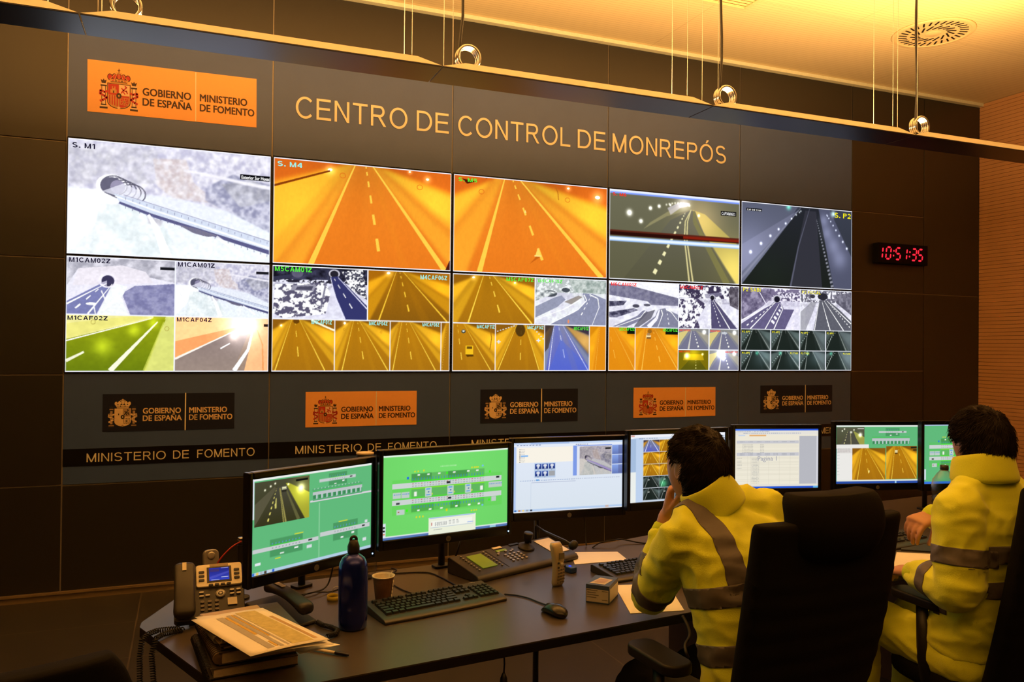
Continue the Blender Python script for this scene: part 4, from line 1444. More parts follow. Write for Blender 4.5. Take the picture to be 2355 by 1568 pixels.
def seg7(ch, w, h, th, sl=.12):
    mb = MB()
    g = th * .35
    H = h / 2

    def bar(p, q):
        a, b = Vector(p), Vector(q)
        d = (b - a).normalized()
        n_ = Vector((-d.y, d.x)) * th / 2
        pts = [a, a + d * th / 2 + n_, b - d * th / 2 + n_, b, b - d * th / 2 - n_, a + d * th / 2 - n_]
        quad(mb, [(x_.x + sl * x_.y, x_.y) for x_ in pts])
    X0, X1 = 0, w
    S = {'a': ((X0 + g, h), (X1 - g, h)), 'g': ((X0 + g, H), (X1 - g, H)), 'd': ((X0 + g, 0), (X1 - g, 0)), 'f': ((X0, H + g), (X0, h - g)), 'b': ((X1, H + g), (X1, h - g)), 'e': ((X0, g), (X0, H - g)), 'c': ((X1, g), (X1, H - g))}
    for c in SEG[ch]:
        bar(*S[c])
    return mb


xs = {'1': 0}
x = -.315
for k, ch in enumerate('10:51:35'):
    if ch == ':':
        mb = MB()
        for y in (.035, .080):
            quad(mb, [(x + .004 + .12 * y, y - .008), (x + .020 + .12 * y, y - .008), (x + .020 + .12 * y, y + .008), (x + .004 + .12 * y, y + .008)])
        mb.xform(plane_xf((0, -0.0735, -.055), (1, 0, 0), (0, 0, 1))).build('colon', M_LED, t)
        x += .040
        continue
    mb = seg7(ch, .058, .112, .017)
    mb.xform(Matrix.Translation((x + (0.0 if ch != '1' or k else -.02), 0, 0)))
    mb.xform(plane_xf((0, -0.0735, -.055), (1, 0, 0), (0, 0, 1))).build('digit', M_LED, t)
    x += .084 if k else .084
x = 0

# ================================================================ pendant luminaires
M_LAMPBODY = mat('white_enamel', (0.86, 0.82, 0.72), rough=0.45, vary=0.03)
M_UNDER = mat('dark_satin_metal', (0.075, 0.078, 0.105), rough=0.34, metal=0.75, vary=0.05)
M_WIRE = mat('steel_wire', (0.45, 0.43, 0.38), rough=0.5, metal=0.2)
M_CHROME = mat('chrome', (0.50, 0.49, 0.47), rough=0.16, metal=1.0)
LY0, LY1, LZ, LL = 3.65, 3.885, 2.93, 1.515
JOINTS = [-1.943, -0.426, 1.099, 2.633, 4.119, 5.66]
LAMP_LABELS = ['pendant luminaire cut off by the left edge of the photo', 'pendant luminaire hanging over the large orange sign', 'pendant luminaire hanging in front of the gold title',
               'pendant luminaire hanging right of the gold title', 'pendant luminaire at the right edge, nearest the timber wall']
LUMS = []
for k in range(5):
    x0, x1 = JOINTS[k] + .003, JOINTS[k + 1] - .003
    L = x1 - x0
    W = LY1 - LY0
    t = thing('pendant_luminaire', LAMP_LABELS[k], 'ceiling lamp', ((x0 + x1) / 2, (LY0 + LY1) / 2, LZ), 0, 'row of pendant luminaires')
    mb = MB()
    b = [(-L / 2, -W / 2, .004), (L / 2, -W / 2, .004), (L / 2, W / 2, .004), (-L / 2, W / 2, .004)]
    a, c = .115, .016
    u = [(-L / 2 + a, -W / 2 + c, .038), (L / 2 - a, -W / 2 + c, .038), (L / 2 - a, W / 2 - c, .038), (-L / 2 + a, W / 2 - c, .038)]
    mb.add(b + u, [(3, 2, 1, 0), (0, 1, 5, 4), (1, 2, 6, 5), (2, 3, 7, 6), (3, 0, 4, 7), (4, 5, 6, 7)])
    mb.build('body', M_LAMPBODY, t)
    MB().box((0, 0, 0.0), (L, W, .006)).build('underside', M_UNDER, t, bevel=.001, seg=1)
    for sx in (-1, 1):
        for sy in (-1, 1):
            xx = sx * (L / 2 - (.135 if sx > 0 else .06))
            MB().tube([(xx, sy * .075, .03), (xx, sy * .075, CEIL_Z - LZ)], .0015, n=6).build('suspension_wire', M_WIRE, t)
    rx = -L / 2 + .16
    R = Matrix.Rotation(PI / 2, 3, 'X')
    mb = MB()
    for q, dy in enumerate((-.022, -.008, .006, .020)):
        mb.torus((rx, dy, .10), .056 - .002 * (q % 2), .0085, m=R, n=40, k=8)
    mb.build('cable_coil', M_CHROME, t, smooth=True)
    P = [(rx - .035, -.02, .04), (rx - .050, -.02, .09), (rx - .045, -.015, .17)]
    for q in range(1, 9):
        P.append((rx - .035 + .006 * math.sin(q * 1.1), -.01, .17 + (CEIL_Z - LZ - .17) * q / 8))
    MB().tube(P, .0075, n=8).build('power_cable', M_BLACK, t, smooth=True)
    LUMS.append(t)
    lamp('uplight', ((x0 + x1) / 2, (LY0 + LY1) / 2, LZ + .05), L - .3, W - .06, LAMP_W)

# unseen second row, added behind the camera to brighten surfaces that face it
for k in range(4):
    x_ = -1.25 + 1.56 * k
    dup(LUMS[1], (x_, -.55, LZ), 0, 'added unseen pendant luminaire behind the camera for extra light, %s from the left' % ('first', 'second', 'third', 'fourth')[k], 'added unseen row of pendant luminaires')
    lamp('uplight', (x_, -.55, LZ + .05), LL - .3, LY1 - LY0 - .06, LAMP_W * .5)
# ================================================================ the control desk
M_DESK = mat('dark_desk_laminate', (0.064, 0.052, 0.044), rough=0.34, vary=0.10, scale=60)
M_EDGE = mat('black_desk_edge', (0.008, 0.007, 0.007), rough=0.4)
M_LEGP = mat('brown_desk_panel', (0.09, 0.062, 0.042), rough=0.5)
DESK = [(0.115, 2.078), (2.4, 2.330), (4.75, 2.63), (4.75, 3.62), (2.62, 3.40), (1.75, 3.165), (0.30, 3.015), (-0.02, 2.985), (-0.125, 2.745), (-0.128, 2.700)]
desk = thing('control_desk', 'long dark laminate control desk carrying the row of monitors', 'desk', (2.2, 2.8, FLOOR_Z))
dl = lambda p: (p[0] - 2.2, p[1] - 2.8)
MB().prism([dl(p) for p in DESK], DESK_Z - .004 - FLOOR_Z, DESK_Z - FLOOR_Z).build('laminate_top', M_DESK, desk)
MB().prism([dl(p) for p in DESK], DESK_Z - .030 - FLOOR_Z, DESK_Z - .004 - FLOOR_Z).build('core_edge', M_EDGE, desk)
for (a, b) in (((.20, 2.20), (.06, 2.70)), ((2.0, 2.42), (2.0, 3.05)), ((3.3, 2.58), (3.3, 3.25)), ((4.55, 2.72), (4.55, 3.45))):
    c = Vector(((a[0] + b[0]) / 2, (a[1] + b[1]) / 2))
    d = Vector((b[0] - a[0], b[1] - a[1]))
    MB().box((c.x - 2.2, c.y - 2.8, (DESK_Z - .03 - FLOOR_Z) / 2), (d.length, .03, DESK_Z - .03 - FLOOR_Z), rz=math.atan2(d.y, d.x)).build('leg_panel', M_LEGP, desk, bevel=.002)

# ---------------------------------------------------------------- what the monitors show
G1, G2 = '62bb7c', '6fd568'


def roadmap(t, u0, v0, u1, v1, sl=0.0, n=9, dark='4c9a62', bar='c9cfd0', green=True):
    """Schematic of one tunnel tube: dark block, grey carriageway, little symbols."""
    h = v1 - v0
    w = u1 - u0
    rg = random.Random(int(u0 * 997 + v0 * 131))
    t.rect(u0 + w * .25, v0, u1 - w * .25, v1, dark)
    t.rect(u0, v0 + h * .38, u1, v0 + h * .62, bar)
    if green:
        t.rect(u0 + w * .25, v0 + h * .34, u1 - w * .25, v0 + h * .37, '3cf030')
    for k in range(n):
        u = u0 + w * (.28 + .46 * k / n)
        t.rect(u, v0 + h * .46, u + w * .02, v0 + h * .54, '9aa4ac')
        t.rect(u, v0 + h * .2, u + w * .012, v0 + h * .3, '5a9cd0')
    t.rect(u1 - w * .16, v0 + h * .44, u1 - w * .10, v0 + h * .54, '202020')
    t.rect(u0 + w * .4, v1 - h * .14, u0 + w * .46, v1 - h * .06, 'f4f4f4')
    t.rect(u0 + w * .62, v1 - h * .30, u0 + w * .68, v1 - h * .2, 'f4f4f4')


def dual_tunnel(t):
    rg = random.Random(4)
    t.rect(.215, .24, .80, .70, '62bb60')
    t.rect(.215, .24, .37, .33, '4c9c50'); t.rect(.50, .24, .66, .33, '4a9a4e')
    t.rect(.215, .61, .39, .70, '4c9c50'); t.rect(.52, .61, .60, .70, '3f9046')
    t.rect(.07, .30, .95, .72, '5cd048', .35)
    for (v, sgn) in ((.345, -1), (.54, 1)):
        t.rect(.07, v, .945, v + .062, 'cfd6d4')
        t.rect(.215, v - .016, .80, v - .008, '40f818'); t.rect(.215, v + .068, .80, v + .076, '88f020' if sgn < 0 else '40f818')
        for k in range(26):
            u = .22 + k * .0225
            t.rect(u, v + .01, u + .012, v + .02, ['b05050', '8098b0', '9098a0'][k % 3], .8); t.rect(u, v + .036, u + .012, v + .05, ['9098a0', 'a0a8a8', 'b0b8b8'][k % 3], .8)
            t.rect(u, v + (-.055 if sgn < 0 else .09), u + .006, v + (-.025 if sgn < 0 else .115), '3c84c8', .8)
    for u, v in ((.49, .365), (.5, .56), (.90, .352), (.1, .57)):
        t.rect(u, v, u + .028, v + .022, '202428')
    t.rect(.215, .425, .80, .525, '62b860')
    for u in (.32, .495, .64):
        t.rect(u, .42, u + .05, .53, 'c4d4cc'); t.rect(u + .01, .43, u + .04, .445, '5aa0e0'); t.rect(u + .01, .5, u + .04, .515, '5aa0e0'); t.rect(u + .022, .465, u + .032, .48, '3060a0'); t.rect(u + .052, .49, u + .06, .51, 'e8e840')
    for u in (.235, .765):
        t.rect(u, .455, u + .022, .51, 'f2f6ee')
    for u, v in ((.075, .45), (.14, .45), (.835, .42), (.89, .42)):
        t.rect(u, v, u + .06, v + .07, 'c0cec8')
        for k in range(4): t.rect(u + .008 + .014 * k, v + .02, u + .016 + .014 * k, v + .03, '4a8ad0')
    for u, v in ((.26, .25), (.335, .25), (.42, .25), (.54, .25), (.655, .25), (.73, .25), (.26, .675), (.35, .675), (.44, .675), (.56, .67), (.665, .67), (.745, .67)):
        t.rect(u, v, u + .02, v + .018, 'f8faf4')
    for u, v in ((.235, .205), (.26, .205), (.305, .2), (.69, .21), (.71, .21), (.725, .21), (.74, .21), (.69, .745), (.71, .745), (.73, .745), (.25, .755), (.275, .755), (.30, .755)):
        t.rect(u, v, u + .01, v + .018, 'e8e020')
    t.rect(.485, .245, .498, .275, '38f818'); t.rect(.84, .275, .853, .30, '38f818'); t.rect(.835, .63, .848, .655, '38f818'); t.rect(.175, .66, .19, .69, '38f818'); t.rect(.485, .70, .498, .73, 'e8d810')
    t.rect(.18, .27, .195, .30, '2878d8'); t.ell(.785, .205, .008, .012, '78c0f0'); t.ell(.785, .70, .008, .012, '78c0f0')
    t.rect(.105, .655, .165, .715, 'c0cec8'); t.rect(.115, .68, .125, .69, 'b03030'); t.rect(.86, .605, .90, .665, 'c0cec8')
    lowres_text(t, .44, .165, .13, .018, 'b8f0b0', 3, 12)


def pic_m1(t):
    t.fill(G1); t.rect(0, 0, 1, .028, 'eef0ee'); t.rect(0, 0, .018, .42, 'e4e8f4')
    v = t.sub(.02, .04, .445, .50)
    v.vgrad('4a4a34', '3c3a22'); v.poly([(.55, .1), (.62, .12), (1, .4), (1, 1), (.92, 1)], 'a8a832'); v.glow(.84, .27, .06, 'ffffd0', 1.0); v.glow(.88, .3, .2, 'b0b440', .4)
    v.poly([(.0, .5), (.35, .15), (.38, .2), (.02, .95), (0, .95)], '5a5640'); v.poly([(.40, .18), (.56, .15), (.9, 1), (.05, 1)], '4c4a3e', c2='38361c'); v.dash((.385, .2), (.22, 1), .006, .03, 'e8dc70', n=8, power=1.5)
    v.line([(.45, .2), (.56, 1)], .01, .03, '9c9450'); v.line([(.44, .2), (.52, 1)], .01, .02, '9c9450'); v.line([(.56, .25), (.8, 1)], .02, .06, '6c6a40', .8); v.line([(.38, .42), (.37, .65)], .012, .03, 'd8d070'); v.poly([(.35, .55), (.39, .55), (.37, .66)], 'd8d070')
    v.rect(.48, .18, .57, .27, 'a8a888'); v.rect(.49, .19, .56, .22, 'f0f0c0'); v.rect(.48, .25, .57, .3, '2c2a20'); v.rect(.74, .05, .97, .10, '101010')
    for a, b in ((.18, .2), (.28, .13), (.6, .14), (.36, .08)): v.glow(a, b, .014, 'fffff0', 1.0)
    t.rect(.455, .325, 1, .345, 'd8d4dc'); t.rect(.528, .36, .535, .985, '8fd0a0')
    roadmap(t, .53, .055, .85, .19, n=7); t.rect(.47, .20, .9, .225, '5aa878')
    t.rect(.475, .21, .91, .33, '5aa874'); t.rect(.475, .235, .91, .27, 'bfc6c8'); t.rect(.475, .222, .91, .228, '3cf040')
    for k in range(10): t.rect(.48 + .043 * k, .27, .503 + .043 * k, .31, '3e8a58'); t.rect(.503 + .043 * k, .265, .515 + .043 * k, .315, 'c4d0d4')
    for k in range(14): t.rect(.485 + .03 * k, .2, .493 + .03 * k, .207, 'f0f4f0')
    roadmap(t, .01, .66, .525, .84, n=9); roadmap(t, .54, .62, .985, .82, n=8)
    t.rect(.03, .87, .07, .90, 'e4ecf0'); t.rect(.43, .80, .47, .835, 'd8e0e4'); t.rect(.92, .86, .955, .90, 'd8e0e4'); t.rect(.94, .66, .965, .69, 'd8e0e4')
    for u, vv in ((.33, .645), (.36, .645), (.18, .86), (.70, .61), (.74, .61)): t.rect(u, vv, u + .04, vv + .012, 'e0e030')
    t.rect(0, .965, 1, 1, 'b4cfe4')
    for k, c in enumerate(('3070d0', 'e8c860', 'b0b4b8', '504030', 'd0d4d8', '3060d0')): t.rect(.008 + .03 * k, .97, .026 + .03 * k, .995, c)


def pic_m2(t):
    t.fill(G2); t.glow(.5, .2, .5, '203020', .25); t.rect(0, 0, 1, .022, 'e8f6ea'); t.rect(0, .955, 1, .968, 'eef4f4'); t.rect(0, .968, 1, 1, '5878b4'); t.rect(.85, .968, .9, 1, '9ccce0')
    t.rect(0, .80, .025, .955, 'dce8f0'); t.ell(.012, .85, .009, .012, '202020'); t.ell(.012, .89, .009, .012, '202020'); t.rect(.006, .92, .018, .935, 'e07040')
    dual_tunnel(t)
    t.rect(.35, .79, .73, 1, 'eef2dc'); t.rect(.355, .795, .72, .805, '90b8ec'); t.rect(.37, .835, .70, .91, 'f6f8ee')
    for k in range(4): lowres_text(t, .40, .85 + .013 * k, .10, .005, '707478', k, 6); lowres_text(t, .51, .845 + .013 * k, .09, .005, '707478', k + 9, 3)
    t.rect(.37, .85, .378, .89, 'c05050'); t.rect(.365, .915, .71, .92, '90a8d8'); t.rect(.66, .89, .71, .90, 'a0b8ec'); lowres_text(t, .39, .94, .07, .006, '80848c', 5, 5)


def pic_m3(t):
    t.fill('dfe8f6'); t.vgrad('e4ecfc', 'dce6f0'); t.rect(0, 0, 1, .03, 'c4d8f6'); t.rect(.15, 0, .5, .03, 'a8c0ea'); t.rect(0, .03, 1, .06, 'e8effa'); t.rect(0, .06, .022, 1, 'b4cbf4')
    t.rect(.03, .07, .535, .29, 'fbf5e8'); lowres_text(t, .03, .035, .22, .012, '7080b0', 1, 8)
    for k in range(9): t.rect(.05, .095 + .022 * k, .06, .103 + .022 * k, '505058'); lowres_text(t, .063, .095 + .022 * k, .04, .007, '9098a8', k, 3)
    t.rect(.065, .182, .13, .203, '80b8f4')
    t.rect(.185, .30, .375, .51, 'b8cce8')
    for j in range(2):
        for k in range(3):
            u, v = .192 + .062 * k, .31 + .105 * j
            if j == 1 and k == 2: t.rect(u, v, u + .055, v + .07, 'a4a6aa'); continue
            t.rect(u, v, u + .055, v + .075, '3c58b0', c2='182a70'); t.ell(u + .028, v + .025, .016, .02, 'e0e4ee'); t.rect(u + .02, v + .045, u + .036, v + .07, 'd0d8e8'); t.rect(u + .02, v + .085, u + .03, v + .092, '707888')
    t.rect(.535, .065, .57, .50, '7f9ce8'); t.rect(.57, .055, .90, .50, 'e4e8f4'); t.rect(.575, .06, .90, .075, '7c98e4')
    v = t.sub(.595, .08, .895, .50)
    pic_hillside(v); v.a *= C('f6eee6') * .86
    v.line([(.22, .47), (.5, .6), (1, .88)], .02, .06, '9c88c8', .8); v.rect(.8, .06, .98, .11, '202020')
    for k in range(3): t.rect(.90, .07 + .145 * k, 1, .208 + .145 * k, '8ca8ec', c2='6478b8'); t.rect(.96, .075 + .145 * k, 1, .2 + .145 * k, '5c6090', .5)
    lowres_text(t, .56, .045, .12, .01, '606890', 6, 6); lowres_text(t, .06, .545, .5, .008, '8aa0cc', 3, 24); t.rect(.16, .575, .56, .581, 'a8b0cc'); lowres_text(t, .5, .545, .48, .006, '98a0b8', 3, 24); t.rect(.2, .535, .23, .55, '58a0e0')
    t.rect(.155, .58, .158, .95, 'ccd8e8'); t.rect(0, .955, 1, .985, 'b8d0f0'); t.rect(.84, .955, .87, .985, 'd0b8b0'); t.rect(0, .985, 1, 1, 'f0f2f6')
    for k in range(5): t.rect(.01 + .035 * k, .96, .03 + .035 * k, .982, ['3070c0', 'd09060', 'f0d890', 'a0a8b0', '404858'][k])


def pic_m4(t):
    t.fill('eef3fa'); t.rect(0, 0, 1, .05, 'f4f6fc'); t.rect(.035, .045, 1, .075, 'd8e4f4'); t.rect(0, .06, .06, .55, 'a8c0e0'); t.rect(0, .55, .06, 1, 'eef2ee'); t.rect(.06, .05, .13, 1, 'c0d4f0'); t.rect(.13, .08, 1, 1, 'c8d4e4'); lowres_text(t, .09, .055, .2, .01, '8088a0', 2, 8); t.rect(.01, .01, .045, .03, 'e0a090')
    for j in range(5):
        for k in range(5):
            u, v = .135 + .166 * k, .085 + .178 * j
            s_ = t.sub(u, v, u + .162, v + .173)
            if j < 3: tunnel(s_, PAL_AM2 if (j or k) else dict(PAL_VIO, road='8088a0', wall='c88a20'), top=(.35, .5), bot=(.0, 1.1), lx=(.36, .1), rx=(.5, .95), cx=(.42, .5), lw=(.02, .04), ndash=3, seed=j * 5 + k)
            else:
                tunnel(s_, PAL_DRK, top=(.35, .5), bot=(-.1, 1.1), lx=(.36, .1), rx=(.5, .95), cx=(.42, .5), lw=(.02, .04), ndash=1, seed=40 + j * 5 + k)
                if j == 3 and k == 1: s_.glow(.25, .7, .25, '40b070', .8); s_.rect(.75, .05, .95, .25, 'd07070')
                s_.rect(.3, .3, .4, .36, 'e8f0e8')
    frame_c = 'dfe6ee'
    for j in range(1, 5): t.rect(.135, .083 + .178 * j - .003, .96, .083 + .178 * j + .003, frame_c)


def pic_m5(t):
    t.fill('f0ead8'); t.rect(0, 0, 1, .03, '2a58d8'); t.rect(0, .0, .3, .03, '4878e8'); t.rect(0, .03, 1, .10, 'e8e4dc'); lowres_text(t, .02, .045, .4, .01, '8890a8', 1, 20); lowres_text(t, .1, .07, .7, .012, '8896b8', 2, 30); t.rect(.17, .10, .37, .125, 'e8b070'); t.rect(.04, .105, .12, .12, 'c4d4ec')
    t.rect(.77, .12, 1, .93, 'b9bac2'); t.rect(.02, .20, .765, .245, 'c9c9d0'); t.rect(.02, .40, .765, .455, 'c9c9d0')
    for (v, n) in ((.215, 1), (.415, 1), (.435, 1)):
        for k in range(7): lowres_text(t, .06 + .1 * k, v, .06, .008, '70747c', k, 4)
    for k in range(27):
        v = .26 + .0245 * k
        if .39 < v < .46: continue
        t.rect(.02, v, .765, v + .002, 'd2cdbc')
        if v < .4: lowres_text(t, .09, v + .008, .13, .007, '8a8c90', k, 8); lowres_text(t, .3, v + .008, .05, .007, '8a8c90', k, 3)
        else:
            lowres_text(t, .2, v + .008, .09, .007, '7c8088', k, 5)
            if k in (9, 11, 12, 13, 14, 16): lowres_text(t, .025, v + .008, .06, .007, '8a8c90', k, 4)
    for u in (.15, .19, .29, .4, .53, .66): t.rect(u, .455, u + .002, .93, 'd2cdbc')
    t.rect(0, .93, 1, .965, 'e6e2d8'); t.rect(.0, .965, 1, 1, '2858d0'); t.rect(.94, .965, 1, 1, '68b8f0'); t.rect(.98, .12, 1, .93, 'dcdce4')


def pic_m6(t):
    t.fill(G1); t.rect(0, 0, 1, .03, 'e8ece8')
    v = t.sub(.01, .035, .345, .35)
    v.vgrad('5a5c48', '4c4c34'); v.poly([(.6, .2), (1, .55), (1, 1), (.8, 1)], 'a0a04c'); v.poly([(.42, .2), (.56, .2), (.85, 1), (.1, 1)], '504e42'); v.dash((.4, .2), (.25, 1), .01, .03, 'e0d890', n=6, power=1.4); v.line([(.5, .3), (.52, 1)], .02, .03, 'a8a070'); v.rect(.48, .22, .56, .33, 'd8d8c0'); v.rect(.75, .06, .98, .11, 'd8d8d0')
    for a, b, r in ((.85, .42, .06), (.2, .2, .02), (.28, .1, .02), (.62, .15, .02)): v.glow(a, b, r, 'fffff0', 1.0)
    roadmap(t, .52, .05, .86, .19, n=7); t.rect(.44, .2, .9, .33, '5aa874')
    t.rect(.44, .225, .9, .275, 'bfc6c8'); t.rect(.44, .205, .9, .212, '3cf040')
    for k in range(10): t.rect(.45 + .045 * k, .275, .472 + .045 * k, .325, '3e8a58'); t.rect(.472 + .045 * k, .27, .485 + .045 * k, .325, 'c4d0d4')
    t.rect(.0, .33, .40, .95, 'eeece8'); t.rect(.01, .4, .2, .48, 'e0dcd8')
    for k in range(9): lowres_text(t, .02, .4 + .055 * k, .03, .008, '9a9ca4', k, 2)
    for k in range(4): lowres_text(t, .03, .40 + .018 * k, .15, .006, 'a09090', k, 8)
    a = t.sub(.20, .395, .605, .955); tunnel(a, PAL_AM2, top=(.3, .42), bot=(.05, 1.1), lx=(.3, .15), rx=(.42, .98), cx=(.38, .52), kr=(.5, 1.6), ndash=5, seed=61); a.rect(.49, .68, .52, .75, 'f8e8a0')
    a = t.sub(.612, .365, .99, .93); tunnel(a, PAL_AM2, top=(.25, .45), bot=(.1, 1.05), lx=(.28, .18), rx=(.45, .98), cx=(.38, .6), ndash=6, seed=62); a.rect(.28, .12, .37, .2, 'e8d8a0'); a.rect(.28, .2, .37, .24, '604010'); a.rect(.8, .02, 1, .07, '202018'); a.rect(.88, .10, 1, .14, '202018')
    t.rect(0, .935, 1, .96, 'e4e8e0'); t.rect(0, .96, 1, 1, '2c50a8'); t.rect(.72, .96, .74, 1, 'a0d0f0')
    t.rect(0, .4, .012, .96, '50b0a0')


def pic_m7(t):
    t.fill(G1); t.rect(0, 0, 1, .02, 'b8c4ec'); t.rect(0, .96, 1, 1, '3c78e0'); t.rect(0, .75, .03, .93, 'dce8f0')
    dual_tunnel(t)


# ---------------------------------------------------------------- monitors
# screen's left and right end on plan, lower edge height, height, painter, label
MONS = [
    ((.189, 2.576), (.608, 2.818), .893, .297, pic_m1, 'leftmost monitor, turned inwards, showing a road camera view over a green plan'),
    ((.641, 2.789), (1.146, 2.876), .919, .297, pic_m2, 'monitor with a bright green plan of a two-tube tunnel and a white dialog box'),
    ((1.288, 3.167), (1.798, 3.138), .899, .297, pic_m3, 'monitor with a pale blue window and a small snowy viaduct picture'),
    ((1.804, 3.078), (2.300, 3.072), .926, .297, pic_m4, 'monitor with a grid of orange tunnel views, partly behind the dark-haired head'),
    ((2.538, 3.310), (2.963, 3.199), .910, .297, pic_m5, 'monitor showing a spreadsheet page marked Pagina 1'),
    ((3.069, 3.188), (3.507, 3.078), .925, .297, pic_m6, 'monitor with two orange tunnel views below a green plan'),
    ((3.434, 2.976), (3.884, 2.889), .938, .297, pic_m7, 'rightmost monitor, green plan half hidden behind the second person'),
]
POSTS = [(.385, 2.955, DESK_Z), (.93, 3.035, DESK_Z), (1.43, 3.245, FLOOR_Z), (2.07, 3.195, DESK_Z), (2.80, 3.36, DESK_Z), (3.36, 3.40, DESK_Z), (3.75, 3.25, DESK_Z)]
M_GLOSS = mat('black_gloss_frame', (0.006, 0.006, 0.007), rough=0.22, spec=0.5)
M_LEDB = emat('blue_led', (0.35, 0.6, 1.0), 3.0)
for k, (Lp, Rp, zb, hh, painter, lab) in enumerate(MONS):
    L2, R2 = Vector(Lp), Vector(Rp)
    w = (R2 - L2).length
    ang = math.atan2(R2.y - L2.y, R2.x - L2.x)
    c = (L2 + R2) / 2
    n_ = Vector((-math.sin(ang), math.cos(ang)))
    t = thing('monitor', lab, 'computer monitor', (c.x, c.y, DESK_Z), ang, 'desk monitors')
    z0 = zb - DESK_Z
    bz, bt, bb = .017, .022, .036
    mb = MB()
    yb = .022
    mb.box((-w / 2 - bz / 2, yb - .006, z0 + hh / 2 + (bt - bb) / 2), (bz, .032, hh + bt + bb)).box((w / 2 + bz / 2, yb - .006, z0 + hh / 2 + (bt - bb) / 2), (bz, .032, hh + bt + bb))
    mb.box((0, yb - .006, z0 + hh + bt / 2), (w, .032, bt)).box((0, yb - .006, z0 - bb / 2), (w, .032, bb))
    mb.build('frame', M_GLOSS, t, bevel=.004)
    mb = MB()
    mb.box((0, .024, z0 + hh / 2), (w + .01, .03, hh + .02)).build('rear_shell', M_BLACK, t, bevel=.004)
    MB().box((0, .055, z0 + hh * .45), (w * .6, .035, hh * .62)).build('rear_bulge', M_BLACK, t, bevel=.012)
    cv = Cv(240, 148)
    painter(cv)
    p = picture(cv, w, hh, M_SCREEN, 'screen', t, gain=.98)
    p.location = (0, .0075, z0 + hh / 2)
    if k == 4:
        vs, fs = text2d('Pagina 1', .022, .100)
        MB().add(vs, fs).xform(plane_xf((-w / 2 + .27 * w, -.001, hh / 2 - .535 * hh), (1, 0, 0), (0, 0, 1))).build('page_mark', emat('page_grey', rgb(150, 152, 170)), p)
    # mounting post at the back edge of the desk and a short arm to the screen
    pp = Vector(POSTS[k][:2]) - c
    q = Vector((pp.x * math.cos(ang) + pp.y * math.sin(ang), -pp.x * math.sin(ang) + pp.y * math.cos(ang)))
    zb_ = POSTS[k][2] - DESK_Z
    MB().tube([(q.x, q.y, zb_), (q.x, q.y, z0 + hh * .45)], .013, n=14).build('post', M_BLACK, t, smooth=True)
    MB().tube([(q.x, q.y, z0 + hh * .40), (0, .07, z0 + hh * .40)], .016, n=12).build('arm', M_BLACK, t, smooth=True)
    rbox(MB(), (q.x, q.y, zb_ + .005), (.07, .05, .010), .012).build('foot', M_BLACK, t, bevel=.002)
    R = Matrix.Rotation(PI / 2, 3, 'X')
    MB().lathe([(.0, 0), (.010, 0), (.010, .0012), (.0, .0012)], n=20, c=(0, -.0005, z0 - bb / 2 - .002), m=R, cap=False).build('maker_badge', mat('grey_badge', (.16, .15, .14), .4, metal=.4), t)
    if k == 1:
        vs, fs = text2d('hp', .0085, .010, bold=.0)
        MB().add(vs, fs).xform(plane_xf((-.005, -.0024, z0 - bb / 2 - .006), (1, 0, 0), (0, 0, 1))).build('badge_lettering', M_BLACK, t)
    if k in (0, 1, 5):
        MB().lathe([(.0, 0), (.0028, 0), (.0028, .001), (.0, .001)], n=12, c=(w / 2 + .002, -.0005, z0 - .021), m=R, cap=False).build('power_light', M_LEDB, t)

# ---------------------------------------------------------------- things lying and standing on the desk
M_RUB = mat('black_rubber', (0.014, 0.013, 0.012), rough=0.55, vary=.2, scale=80)
M_KEYS = mat('black_keycap', (0.016, 0.016, 0.016), rough=0.35, vary=.2, scale=120)
M_KBODY = mat('charcoal_plastic', (0.030, 0.027, 0.024), rough=0.38)
M_CORD = mat('black_cord', (0.010, 0.009, 0.009), rough=0.5)
M_PAPER = mat('white_paper', (0.86, 0.84, 0.80), rough=0.8, vary=.03)
M_CREAM = mat('cream_label', (0.80, 0.72, 0.55), rough=0.7)
M_SILV = mat('silver_plastic', (0.42, 0.40, 0.36), rough=0.35, metal=.3)


